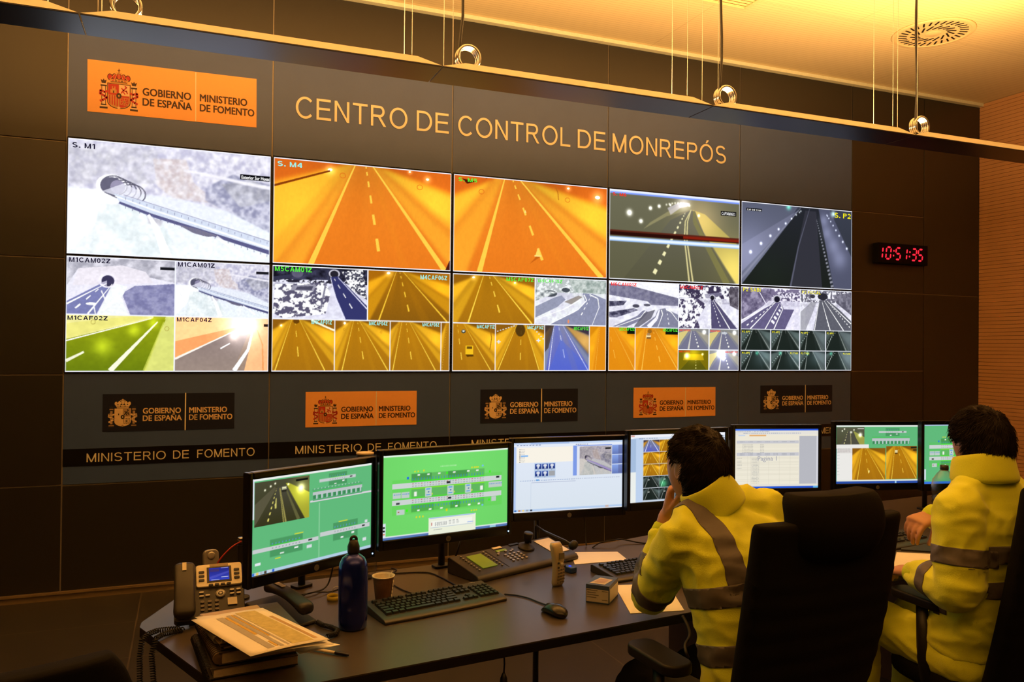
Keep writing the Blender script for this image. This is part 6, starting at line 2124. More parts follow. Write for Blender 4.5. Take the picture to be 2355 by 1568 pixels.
def book(name, label, z0, th, w, l, dx, dy, rz, cover, page, spine, cat='notebook'):
    c = ORG + ux_ * (dx + w / 2) + uy_ * (dy + l / 2)
    t = thing(name, label, cat, (c.x, c.y, DESK_Z + z0), rz)
    MB().box((0.004, 0, th / 2), (w - .008, l - .004, th - .004)).build('page_block', page, t, bevel=.001)
    MB().box((0, 0, .001), (w, l, .002)).build('back_cover', cover, t)
    MB().box((0, 0, th - .001), (w, l, .002)).build('front_cover', cover, t)
    if spine == 'coil':
        P = []
        n = 30
        for i in range(n * 10 + 1):
            a = 2 * PI * i / 10
            P.append((-w / 2 - .002 + (th / 2 + .002) * math.cos(a), -l / 2 + .012 + (l - .024) * i / (n * 10), th / 2 + (th / 2 + .002) * math.sin(a)))
        MB().tube(P, .0013, n=5).build('coil', M_BLACK, t, smooth=True)
    if spine == 'wire':
        P = []
        n = 40
        for i in range(n * 8 + 1):
            a = 2 * PI * i / 8
            P.append((-w / 2 - .001 + (th / 2 + .002) * math.cos(a), -l / 2 + .01 + (l - .02) * i / (n * 8), th / 2 + (th / 2 + .002) * math.sin(a)))
        MB().tube(P, .0008, n=5).build('coil', M_SILV, t, smooth=True)
    if spine == 'comb':
        mb = MB()
        R_ = Matrix.Rotation(PI / 2, 3, 'X')
        mb.tube([(-w / 2, -l / 2 + .004, th / 2), (-w / 2, l / 2 - .004, th / 2)], th / 2 - .001, n=20)
        mb.build('spine_tube', mat('brown_comb', (.13, .085, .05), .5), t, smooth=True, bevel=.001)
        mb = MB()
        for k in range(22):
            mb.torus((-w / 2, -l / 2 + .012 + (l - .024) * k / 21, th / 2), th / 2 - .0005, .0018, m=R_, n=16, k=5)
        mb.build('comb_ring', mat('black_comb', (.02, .016, .014), .4), t, smooth=True)
    return t


M_PG = mat('page_edges', (.50, .42, .32), .8, vary=.2, scale=300)
M_PG2 = mat('pale_page_edges', (.55, .46, .34), .8, vary=.15, scale=300)
M_CVD = mat('dark_cover', (.060, .048, .036), .45)
M_CVB = mat('buff_cover', (.48, .38, .26), .6)
book('spiral_notebook', 'dark spiral notebook at the bottom of the stack, black coil to the left', 0.0045, .026, .222, .300, -.010, .0, A0, M_CVD, M_PG, 'coil')
book('comb_bound_book', 'thick comb-bound book second from the bottom of the stack', .0350, .032, .226, .300, .008, .010, A0 + .03, M_CVD, M_PG, 'comb')
book('folder', 'thin dark folder with a curled page in the middle of the stack', .0705, .009, .224, .295, .010, .022, A0 + .06, M_CVD, M_PG2, None, 'folder')
book('wire_notebook', 'buff wire-bound notebook near the top of the stack', .0815, .018, .160, .215, .002, .036, A0 + .10, M_CVB, M_PG2, 'wire')
ztop = DESK_Z + .1025


def curved_sheet(name, label, c4, z, lift, m, cat='paper', th=.0008, n=10):
    """Sheet through four plan corners (TL, TR, BR, BL), slightly curled."""
    P = [Vector((p[0], p[1], 0)) for p in c4]
    g = []
    for j in range(n + 1):
        for i in range(n + 1):
            u, v = i / n, j / n
            p = P[0].lerp(P[1], u).lerp(P[3].lerp(P[2], u), v)
            g.append((p.x, p.y, z + lift(u, v)))
    N = n + 1
    fs = [(j * N + i, j * N + i + 1, (j + 1) * N + i + 1, (j + 1) * N + i) for j in range(n) for i in range(n)]
    o = MB().add(g, fs).build(name, m, None, smooth=True)
    md = o.modifiers.new('thickness', 'SOLIDIFY')
    md.thickness = th
    return tag(o, label, cat)


def P2(x, y, z):
    p = on_z(x, y, z)
    return (p.x, p.y)


zs_ = ztop + .004
under = [P2(448, 1416, zs_), P2(622, 1400, zs_), P2(768, 1478, zs_ - .01), P2(590, 1508, zs_ - .01)]
curved_sheet('paper_sheet', 'blank sheet sticking out under the printed timetable sheet', under, ztop + .001, lambda u, v: -.010 * max(0, u - .55) / .45 * .6 - .012 * v * v * .3, M_PAPER)
top4 = [P2(440, 1424, zs_ + .004), P2(604, 1396, zs_ + .004), P2(758, 1468, zs_), P2(576, 1507, zs_)]
tp = curved_sheet('printed_sheet', 'sheet printed with grey and yellow table rows on top of the stack', top4, ztop + .006, lambda u, v: .003 * math.sin(PI * u) - .004 * v, M_PAPER)


def sheet_bits(parent, c4, z, lift, quads, name, m):
    P = [Vector((p[0], p[1], 0)) for p in c4]
    mb = MB()
    for (u0, v0, u1, v1) in quads:
        N = 5
        o = len(mb.v)
        for j in range(N):
            for i in range(N):
                u, v = u0 + (u1 - u0) * i / (N - 1), v0 + (v1 - v0) * j / (N - 1)
                p = P[0].lerp(P[1], u).lerp(P[3].lerp(P[2], u), v)
                mb.v.append((p.x, p.y, z + lift(u, v)))
        mb.f += [(o + j * N + i, o + j * N + i + 1, o + (j + 1) * N + i + 1, o + (j + 1) * N + i) for j in range(N - 1) for i in range(N - 1)]
    return mb.build(name, m, parent)


lf = lambda u, v: .003 * math.sin(PI * u) - .004 * v
zz = ztop + .0066
sheet_bits(tp, top4, zz, lf, [(.26, .10, .35, .94)], 'printed_column', mat('print_grey', (.42, .41, .40), .8))
sheet_bits(tp, top4, zz, lf, [(.41, .08, .46, .95), (.50, .08, .53, .95)], 'printed_column', mat('print_grey', (0, 0, 0)))
sheet_bits(tp, top4, zz + .0002, lf, [(.36, .12, .40, .62), (.37, .8, .40, .93), (.47, .08, .495, .7)], 'printed_column', mat('print_yellow', (.62, .42, .07), .8))
sheet_bits(tp, top4, zz, lf, [(.56, .05, .84, .95)], 'printed_block', mat('print_olive', (.55, .50, .24), .8, vary=.35, scale=60))
sheet_bits(tp, top4, zz, lf, [(.87, .25, .92, .92)], 'printed_column', mat('print_tan', (.50, .36, .20), .8))
fl4 = [P2(640, 1478, ztop - .03), P2(745, 1475, ztop - .03), P2(782, 1489, ztop - .03), P2(690, 1505, ztop - .03)]
curved_sheet('folded_sheet', 'curled pale sheet poking out at the right of the stack', fl4, ztop - .028, lambda u, v: .01 * (1 - u) * (1 - v) + .006 * u * v, M_PAPER)

# ballpoint pen
pa, pb = Vector(on_z(700, 1488, DESK_Z + .006)), Vector(on_z(802, 1506, DESK_Z + .006))
d_ = (pb - pa).normalized()
t = thing('ballpoint_pen', 'clear ballpoint pen with a dark cap beside the stack of notebooks', 'pen', pa)
L_ = (pb - pa).length
MB().tube([d_ * 0, d_ * (L_ * .70)], .0042, n=10).build('barrel', M_CREAM, t, smooth=True)
MB().tube([d_ * (L_ * .70), d_ * (L_ * .72), d_ * (L_ * .95), d_ * L_], [.0046, .0052, .0045, .0025], n=12).build('cap', mat('navy_plastic', (.012, .012, .03), .3), t, smooth=True)

# cables behind the monitors and hanging below the desk
cord('monitor_cable', 'black cable sagging below the left monitor', [(.30, 2.78, .88), (.29, 2.80, .80), (.33, 2.82, .756), (.41, 2.85, .747), (.47, 2.90, .757), (.50, 2.93, .86)], r=.003)
cord('monitor_cable', 'thin dark cable lying on the desk under the left monitor', [(.20, 2.72, dz), (.26, 2.77, dz + .012), (.33, 2.79, dz), (.40, 2.83, dz + .01), (.47, 2.85, dz), (.53, 2.90, dz)], r=.0022)
cord('monitor_cable', 'black cable dropping behind the monitor with the snowy viaduct picture', [(1.62, 3.21, .92), (1.635, 3.19, .85), (1.63, 3.165, .77), (1.62, 3.14, .744)], r=.003)
cord('monitor_cable', 'black cable snaking over the desk left of the raised yellow sleeve', [(1.63, 3.10, dz), (1.68, 3.12, dz + .012), (1.74, 3.11, dz + .02), (1.80, 3.14, dz + .012), (1.88, 3.09, dz), (1.98, 3.07, dz)], r=.003)
t = thing('cable_adapter', 'black inline adapter hanging on a cable under the front desk edge', 'adapter', (.868, 2.20, .695))
MB().tube([(0, 0, .012), (.002, 0, -.02), (.0, 0, -.05)], .0026, n=8).tube([(0, 0, -.11), (-.002, 0, -.20), (0, .02, -.35)], .0026, n=8).build('cable', M_CORD, t)
MB().lathe([(.003, -.115), (.011, -.108), (.0125, -.085), (.010, -.06), (.004, -.045)], n=16).build('adapter_body', M_BLACK, t, smooth=True)

# round thing whose pale rim shows over the left monitor
p = at_depth(842, 1042, 2.98)
t = thing('desk_speaker', 'dark round gadget with a pale rim peeping over the left monitor', 'speaker', (p.x, p.y + .02, DESK_Z))
hh = p.z - DESK_Z
MB().lathe([(0, 0), (.032, 0), (.032, .006), (.008, .012), (.008, hh - .05), (.030, hh - .03), (.031, hh - .006), (0, hh - .006)], n=32, cap=False).build('stand', M_BLACK, t, smooth=True)
MB().lathe([(.024, hh - .006), (.032, hh - .007), (.033, hh), (.026, hh + .002), (.0, hh + .001)], n=32, cap=False).build('rim', mat('cream_card', (0, 0, 0)), t, smooth=True)

# big clear water bottle by the second person
pB = on_z(2171, 1236)
t = thing('water_bottle', 'large clear plastic water bottle with a dark cap in front of the rightmost monitor', 'bottle', (pB.x, pB.y, DESK_Z))
pr_ = [(0, .002), (.036, .0), (.042, .008)]
for k in range(9):
    pr_ += [(.0425, .02 + .019 * k), (.0395, .0295 + .019 * k)]
pr_ += [(.043, .195), (.0435, .225), (.040, .25), (.030, .275), (.018, .29), (.0135, .297), (.0135, .312)]
pr_ = [(r * (1.24 if z < .27 else 1.1), z * 1.07) for r, z in pr_]
MB().lathe(pr_, n=36, cap=False).build('shell', film_mat('bluish_clear_plastic', (.72, .88, .90)), t, smooth=True)
MB().lathe([(0, .336), (.0175, .336), (.0185, .323), (.0185, .317), (.0165, .315)], n=28, cap=False).build('cap', mat('dark_bottle_cap', (.03, .03, .035), .35), t, smooth=True)
MB().lathe([(.016, .3105), (.0195, .3125), (.016, .3145)], n=28, cap=False).build('neck_ring', mat('pale_blue_plastic', (.3, .45, .55), .4), t, smooth=True)
# ================================================================ office chairs
M_FAB = mat('black_chair_fabric', (.006, .0055, .005), rough=.85, vary=.25, scale=400, bump=.3, spec=.2)
M_ARM = mat('black_arm_pad', (.010, .009, .008), rough=.5, spec=.35)


def sup(a, e):
    return math.copysign(abs(math.cos(a)) ** e, math.cos(a)), math.copysign(abs(math.sin(a)) ** e, math.sin(a))


def office_chair(label, loc, rz, tall=True):
    t = thing('office_chair', label, 'chair', (loc[0], loc[1], FLOOR_Z), rz, 'black office chairs')
    zt = 1.222 if tall else .955
    by = lambda z: -.20 - .17 * (z - .5) / .7 - .02 * math.sin(PI * min(max((z - .5) / .7, 0), 1))
    # backrest: padded shell with horizontal ribs on its rear
    rings = []
    N = 46
    for k in range(N + 1):
        u = k / N
        z = .50 + (zt - .50) * u
        hw = .214 + .034 * math.sin(PI * min(u * 1.15, 1) * .62)
        if not tall:
            hw = .215 * (1 - max(0, u - .72) ** 2 * 3.2)
        th = .038 if 0 < k < N else .030
        rib = .0035 * (1 if (k % 4 < 2) else 0) if .25 < u < .80 else 0
        ring = []
        for j in range(28):
            c, s = sup(2 * PI * j / 28, .42)
            y = by(z) + .020 * (c * c) + s * (th + (rib if s < 0 else 0)) * .9
            ring.append((hw * c, y, z))
        rings.append(ring)
    MB().loft(rings).build('backrest', M_FAB, t, smooth=True, bevel=.010)
    if tall:
        rings = []
        for k in range(15):
            u = k / 14
            z = 1.125 + .165 * u
            f = (1 - (abs(2 * u - 1) ** 6) * .12)
            ring = []
            for j in range(28):
                c, s = sup(2 * PI * j / 28, .40)
                ring.append((.150 * f * c, by(min(z, 1.2)) - .012 + .03 * c * c - .02 * math.sin(PI * u) + s * .042 * f, z))
            rings.append(ring)
        MB().loft(rings).build('headrest', M_FAB, t, smooth=True, bevel=.012)
    rings = []
    for k in range(13):
        u = k / 12
        z = .43 + .085 * u
        f = 1 - .10 * abs(2 * u - 1) ** 4
        rings.append([(.245 * f * sup(2 * PI * j / 32, .5)[0], .02 + .245 * f * sup(2 * PI * j / 32, .5)[1], z) for j in range(32)])
    MB().loft(rings).build('seat', M_FAB, t, smooth=True)
    MB().box((0, .0, .405), (.22, .30, .05)).build('mechanism', M_BLACK, t, bevel=.01)
    MB().box((0, -.20, .47), (.07, .09, .22), m=Matrix.Rotation(.15, 3, 'X')).build('back_bracket', M_BLACK, t, bevel=.01)
    for sx in (-1, 1):
        a = MB()
        a.tube([(sx * .15, .03, .41), (sx * .236, .03, .44), (sx * .246, .04, .55), (sx * .240, .05, .735)], [.020, .024, .026, .026], n=12, flat=.55)
        s_ = a.build('armrest_post', M_BLACK, t, smooth=True)
        mb = MB()
        rbox(mb, (sx * .232, .06, .752), (.098, .235, .034), .04, n=7)
        mb.build('arm_pad', M_ARM, t, bevel=.008)
    MB().tube([(0, 0, .12), (0, 0, .38)], .028, n=20).tube([(0, 0, .30), (0, 0, .40)], .036, n=20).build('gas_column', M_BLACK, t, smooth=True, bevel=.002)
    for k in range(5):
        a = 2 * PI * k / 5 + .3
        e = Vector((math.cos(a), math.sin(a), 0))
        MB().tube([e * .02 + Vector((0, 0, .125)), e * .16 + Vector((0, 0, .11)), e * .30 + Vector((0, 0, .082))], [.032, .026, .020], n=10, flat=.7).build('leg', M_BLACK, t, smooth=True)
        mb = MB()
        R = Matrix.Rotation(a + .5, 3, 'Z') @ Matrix.Rotation(PI / 2, 3, 'X')
        for dx in (-.014, .014):
            mb.lathe([(0, -.009), (.024, -.009), (.027, -.005), (.027, .005), (.024, .009), (0, .009)], n=20, c=e * .31 + Vector((0, 0, .028)) + (Matrix.Rotation(a + .5, 3, 'Z') @ Vector((0, dx, 0))), m=R, cap=False)
        mb.tube([e * .305 + Vector((0, 0, .03)), e * .305 + Vector((0, 0, .085))], .008, n=8)
        mb.build('caster', M_BLACK, t, smooth=True)
    return t


office_chair('black high-backed office chair with headrest behind the person leaning on the desk', (1.520, 1.978), .06)
office_chair('black high-backed office chair cut off by the right edge of the photo', (2.725, 2.105), -.04)
office_chair('low rounded chair back cut off at the bottom left corner', (-.400, 2.285), .30, tall=False)

# ================================================================ people
from mathutils import noise as mn


def fuse(name, mb, voxel, iters, m, parent=None, disp=None, factor=.5):
    """Melt overlapping closed shells into one continuous surface."""
    o = mb.build(name + '_src', None, None)
    md = o.modifiers.new('remesh', 'REMESH')
    md.mode = 'VOXEL'
    md.voxel_size = voxel
    md.use_smooth_shade = True
    ms = o.modifiers.new('smooth', 'SMOOTH')
    ms.factor = factor
    ms.iterations = iters
    dg = bpy.context.evaluated_depsgraph_get()
    dg.update()
    me = bpy.data.meshes.new_from_object(o.evaluated_get(dg))
    me.name = name
    old = o.data
    bpy.data.objects.remove(o)
    bpy.data.meshes.remove(old)
    if disp:
        n = len(me.vertices)
        co = np.empty(n * 3)
        no = np.empty(n * 3)
        me.vertices.foreach_get('co', co)
        me.vertices.foreach_get('normal', no)
        co = co.reshape(-1, 3)
        no = no.reshape(-1, 3)
        d = np.array([disp(Vector(p), Vector(q)) for p, q in zip(co, no)])
        co += no * d[:, None]
        me.vertices.foreach_set('co', co.ravel())
        me.update()
    me.materials.clear()
    me.materials.append(m)
    me.polygons.foreach_set('use_smooth', [True] * len(me.polygons))
    o = bpy.data.objects.new(name, me)
    COL.objects.link(o)
    if parent:
        o.parent = parent
    return o


def oval(c, r, f, w, d, n=28, e=.86, up=None, lift=0.0):
    """Ring round c: half width w along r, half depth d along f."""
    c, r, f = Vector(c), Vector(r), Vector(f)
    out = []
    for j in range(n):
        a = 2 * PI * j / n
        x, y = sup(a, e)
        p = c + r * (w * x) + f * (d * y)
        if lift:
            p = p + Vector((0, 0, lift * y))
        out.append(tuple(p))
    return out


def limb(mb, pts, radii, n=18, sub=5, flat=1.0):
    """Smooth tapering tube with rounded ends."""
    P = [Vector(p) for p in pts]
    R = list(radii)
    Q, S = [], []
    k = len(P)
    for i in range(k - 1):
        p0, p1, p2, p3 = P[max(i - 1, 0)], P[i], P[i + 1], P[min(i + 2, k - 1)]
        for q in range(sub):
            t = q / sub
            Q.append(.5 * ((2 * p1) + (p2 - p0) * t + (2 * p0 - 5 * p1 + 4 * p2 - p3) * t * t + (3 * p1 - p0 - 3 * p2 + p3) * t ** 3))
            S.append(R[i] + (R[i + 1] - R[i]) * t)
    Q.append(P[-1]); S.append(R[-1])
    a = (Q[0] - Q[1]).normalized()
    b = (Q[-1] - Q[-2]).normalized()
    pre = [(Q[0] + a * S[0] * math.sin(x), S[0] * math.cos(x)) for x in (1.35, 1.0, .55)]
    post = [(Q[-1] + b * S[-1] * math.sin(x), S[-1] * math.cos(x)) for x in (.55, 1.0, 1.35)]
    Q = [p for p, _ in pre] + Q + [p for p, _ in post]
    S = [s for _, s in pre] + S + [s for _, s in post]
    return mb.tube(Q, S, n=n, flat=flat)


def hand(mb, W, d, nrm, right, curl, spread=.0, thumb=(.62, .68, -.25), tcurl=.25, scale=1.0):
    d = Vector(d).normalized()
    nrm = Vector(nrm)
    nrm = (nrm - d * nrm.dot(d)).normalized()
    t = nrm.cross(d) if right else d.cross(nrm)
    W = Vector(W)
    s = scale
    rings = []
    for u, w, h in ((-.02, .026, .019), (.0, .027, .018), (.03, .034, .0165), (.06, .040, .0145), (.085, .041, .0125), (.096, .038, .009)):
        rings.append(oval(W + d * (u * s), t, nrm, w * s, h * s, n=20, e=.8))
    mb.loft(rings)
    for k, (off, L, r) in enumerate(((.029, .070, .0088), (.010, .079, .0090), (-.0095, .073, .0086), (-.028, .058, .0076))):
        c = curl[k] if hasattr(curl[0], '__len__') else curl
        p = W + d * (.086 * s) + t * (off * s) - nrm * (.002 * s)
        dd = (d + t * (spread * (1.5 - k) * .25)).normalized()
        P = [p - dd * .02 * s]
        ang = 0.0
        P.append(p)
        for seg, a in zip((.44, .31, .25), c):
            ang += a
            v = dd * math.cos(ang) - nrm * math.sin(ang)
            P.append(P[-1] + v * (L * seg * s))
        limb(mb, P, [r * s * 1.06, r * s * 1.05, r * s, r * s * .93, r * s * .84], n=12, sub=4)
    p0 = W + d * (.018 * s) + t * (.022 * s) - nrm * .004 * s
    v = (d * thumb[0] + t * thumb[1] + nrm * thumb[2]).normalized()
    p1 = p0 + v * (.040 * s)
    v2 = (v + d * tcurl).normalized()
    p2 = p1 + v2 * (.033 * s)
    v3 = (v2 + d * tcurl * .8 - t * tcurl * .5).normalized()
    p3 = p2 + v3 * (.024 * s)
    limb(mb, [p0, p1, p2, p3], [.0145 * s, .0115 * s, .0100 * s, .0088 * s], n=12, sub=4)


def head_mat(c, heading, pitch=0.0, roll=0.0):
    m = Matrix.Rotation(-heading, 4, 'Z') @ Matrix.Rotation(-pitch, 4, 'X') @ Matrix.Rotation(roll, 4, 'Y')
    m.translation = Vector(c)
    return m


def skull(dx, dy, dz, grow=0.0):
    """Point on the head for a unit direction (face looks along +y)."""
    x, y, z = (.0775 + grow) * dx, (.098 + grow) * dy, (.118 + grow) * dz
    if dz < 0:
        t = -dz
        x *= 1 - .28 * t ** 1.3
        y *= (1 - .06 * t) if dy > 0 else (1 - .34 * t ** 1.2)
        if dy > .2 and dz < -.75:
            y += .012 * (dy - .2)
    else:
        if dy < 0:
            y *= 1.04
        if dy > .3:
            y *= 1 - .10 * dz * dy
    if dy > .75:
        e = math.exp(-((dz - .08) / .10) ** 2)
        s_ = math.exp(-((abs(dx) - .36) / .16) ** 2)
        y -= .008 * e * s_
        y += .004 * math.exp(-((dz - .26) / .08) ** 2)
    return Vector((x, y, z))


def head_mesh(mb, m):
    nl, na = 30, 44
    rings = []
    for i in range(nl + 1):
        ph = -PI / 2 + PI * (i + .15) / (nl + .3)
        rings.append([tuple(m @ skull(math.cos(ph) * math.sin(2 * PI * j / na), math.cos(ph) * math.cos(2 * PI * j / na), math.sin(ph))) for j in range(na)])
    mb.loft(rings)
    T = lambda x, y, z: tuple(m @ Vector((x, y, z)))
    # nose, lips, chin
    rings = []
    for z, w, y1 in ((.030, .009, .097), (.012, .010, .106), (-.006, .0125, .114), (-.018, .017, .117), (-.027, .014, .110), (-.030, .008, .098)):
        rings.append([T(w * math.cos(a), .082 + (y1 - .082) * max(0, math.sin(a)) if math.sin(a) > 0 else .080, z) for a in [2 * PI * j / 14 for j in range(14)]])
    mb.loft(rings)
    for z, r in ((-.050, .0055), (-.060, .006)):
        limb(mb, [T(-.022, .082, z), T(0, .0925, z + .001), T(.022, .082, z)], [.003, r, .003], n=10)
    for sx in (-1, 1):
        rings = []
        for k in range(9):
            u = k / 8
            z = -.034 + .066 * u
            w = .019 * math.sin(PI * (.12 + .80 * u)) ** .7
            rings.append([T(sx * (.0765 + .006 * u + .004 * math.cos(a) * .8 + .010 * (1 if math.sin(a) < 0 else .2) * abs(math.sin(a)) * .8), -.010 - .006 * u + w * math.sin(a), z) for a in [2 * PI * j / 14 for j in range(14)]])
        mb.loft(rings)
    return mb


def hair_mesh(m, line, grow, seed, nstr, lenr, thin=None):
    """Cap of hair over the skull plus a coat of fine tapering locks. line(dir) > 0 where hair grows."""
    rg = random.Random(seed)
    mb = MB()
    nl, na = 40, 60
    idx = {}
    vs, fs = [], []

    def pt(ph, th, g):
        d = Vector((math.cos(ph) * math.sin(th), math.cos(ph) * math.cos(th), math.sin(ph)))
        return skull(d.x, d.y, d.z, g + grow * (.75 + .5 * mn.noise(d * 5 + Vector((seed, 0, 0)))))
    grid_ = {}
    for i in range(nl + 1):
        for j in range(na):
            ph = -PI / 2 * .8 + (PI / 2 * 1.8) * i / nl
            th = 2 * PI * j / na
            d = Vector((math.cos(ph) * math.sin(th), math.cos(ph) * math.cos(th), math.sin(ph)))
            grid_[(i, j)] = (ph, th, line(d) > 0)
    out, inn = {}, {}
    for k, (ph, th, ok) in grid_.items():
        out[k] = len(vs)
        vs.append(tuple(m @ pt(ph, th, .004)))
        inn[k] = len(vs)
        dd = Vector((math.cos(ph) * math.sin(th), math.cos(ph) * math.cos(th), math.sin(ph)))
        vs.append(tuple(m @ skull(dd.x, dd.y, dd.z, -.004)))
    cells = {(i, j) for i in range(nl) for j in range(na) if all(grid_[(a, b % na)][2] for a in (i, i + 1) for b in (j, j + 1))}
    for (i, j) in cells:
        q = [(i, j), (i, (j + 1) % na), (i + 1, (j + 1) % na), (i + 1, j)]
        fs.append(tuple(out[k] for k in q))
        fs.append(tuple(inn[k] for k in q[::-1]))
        for (di, dj, a, b) in ((-1, 0, 0, 1), (1, 0, 2, 3), (0, 1, 1, 2), (0, -1, 3, 0)):
            nb = (i + di, (j + dj) % na)
            if nb not in cells and 0 <= nb[0] < nl:
                fs.append((out[q[b]], out[q[a]], inn[q[a]], inn[q[b]]))
    mb.add(vs, fs)
    k = 0
    while k < nstr:
        z = rg.uniform(-.85, 1)
        a = rg.uniform(0, 2 * PI)
        r = math.sqrt(max(0, 1 - z * z))
        d = Vector((r * math.sin(a), r * math.cos(a), z))
        if line(d) <= 0.0:
            continue
        if thin and rg.random() < thin(d):
            k += 1
            continue
        k += 1
        p = skull(d.x, d.y, d.z, .0035 + grow * (.75 + .5 * mn.noise(d * 5 + Vector((seed, 0, 0)))))
        # combed away from a crown point, then falling
        cr = Vector((.08, -.55, .82)).normalized()
        tg = (d - cr * d.dot(cr))
        tg = tg - d * tg.dot(d)
        if tg.length < 1e-3:
            tg = Vector((rg.uniform(-1, 1), rg.uniform(-1, 1), 0))
        tg.normalize()
        tg = (tg + Vector((rg.gauss(0, .22), rg.gauss(0, .22), rg.gauss(0, .15) - .30))).normalized()
        L = lenr * rg.uniform(.6, 1.25)
        w = .0012 * rg.uniform(.7, 1.3)
        n_ = d.normalized()
        sd = tg.cross(n_).normalized()
        P = [p, p + tg * L * .5 + n_ * L * .06, p + tg * L + n_ * L * rg.uniform(-.12, .03) + Vector((0, 0, -L * .10))]
        o = len(mb.v)
        for q, ww in zip(P, (w, w * .8, w * .12)):
            mb.v += [tuple(m @ (q + sd * ww)), tuple(m @ (q + n_ * ww)), tuple(m @ (q - sd * ww))]
        for s_ in range(2):
            b_ = o + s_ * 3
            mb.f += [(b_, b_ + 1, b_ + 4, b_ + 3), (b_ + 1, b_ + 2, b_ + 5, b_ + 4), (b_ + 2, b_, b_ + 3, b_ + 5)]
    return mb


M_SKIN = mat('skin', (.50, .255, .165), rough=.5, vary=.08, scale=60, bump=.05)
M_SKIN.node_tree.nodes['Principled BSDF'].inputs['Subsurface Weight'].default_value = .12
M_SKIN.node_tree.nodes['Principled BSDF'].inputs['Subsurface Radius'].default_value = (.012, .005, .003)
M_HAIR = mat('dark_brown_hair', (.016, .010, .007), rough=.62, vary=.35, scale=90, spec=.25)
M_HIVIS = mat('hi_vis_fleece', (.80, .90, .045), rough=.9, vary=.06, scale=260, bump=.35, sheen=.25)
M_HIVIS2 = mat('hi_vis_lining', (.60, .76, .03), rough=.9, vary=.06, scale=200, bump=.3)
M_REFL = mat('grey_reflective_tape', (.135, .120, .115), rough=.45, vary=.08, scale=120)
M_NAVY = mat('dark_trousers', (.015, .017, .028), rough=.8, vary=.15, scale=150)
M_SHOE = mat('black_leather', (.010, .009, .008), rough=.45)
M_EYE = mat('eye_white', (.65, .6, .55), .25)
M_IRIS = mat('iris_brown', (.03, .015, .008), .2)


def folds(seed, amp, fx=(9, 9, 16)):
    off = Vector((seed * 3.1, seed * 1.7, 0))

    def f(p, n):
        q = Vector((p.x * fx[0], p.y * fx[1], p.z * fx[2])) + off
        q2 = q + Vector((mn.noise(q * .6), mn.noise(q * .6 + Vector((9, 0, 0))), 0)) * .9
        a = 1 - abs(mn.noise(q2)) * 2.2
        return amp * (a - .35) + amp * .5 * mn.noise(q * 2.3)
    return f


def band(src, name, planes, keep, m, lift=.0022):
    """Strip of tape lying on a garment: the part of its surface between pairs of planes."""
    bm = bmesh.new()
    bm.from_mesh(src.data)
    for co, no in planes:
        g = bm.verts[:] + bm.edges[:] + bm.faces[:]
        bmesh.ops.bisect_plane(bm, geom=g, plane_co=co, plane_no=no, clear_outer=True)
    dead = [f for f in bm.faces if not keep(f.calc_center_median())]
    bmesh.ops.delete(bm, geom=dead, context='FACES')
    for v in bm.verts:
        v.co += v.normal * lift
    me = bpy.data.meshes.new(name)
    bm.to_mesh(me)
    bm.free()
    me.materials.clear()
    me.materials.append(m)
    me.polygons.foreach_set('use_smooth', [True] * len(me.polygons))
    o = bpy.data.objects.new(name, me)
    COL.objects.link(o)
    o.parent = src
    md = o.modifiers.new('thickness', 'SOLIDIFY')
    md.thickness = .003
    md.offset = -1
    return o


def seg_dist(p, a, b):
    a, b = Vector(a), Vector(b)
    t = max(0, min(1, (p - a).dot(b - a) / (b - a).length_squared))
    return (p - (a + (b - a) * t)).length


def slab(c, n, w):
    c, n = Vector(c), Vector(n).normalized()
    return [(c + n * (w / 2), n), (c - n * (w / 2), -n)]


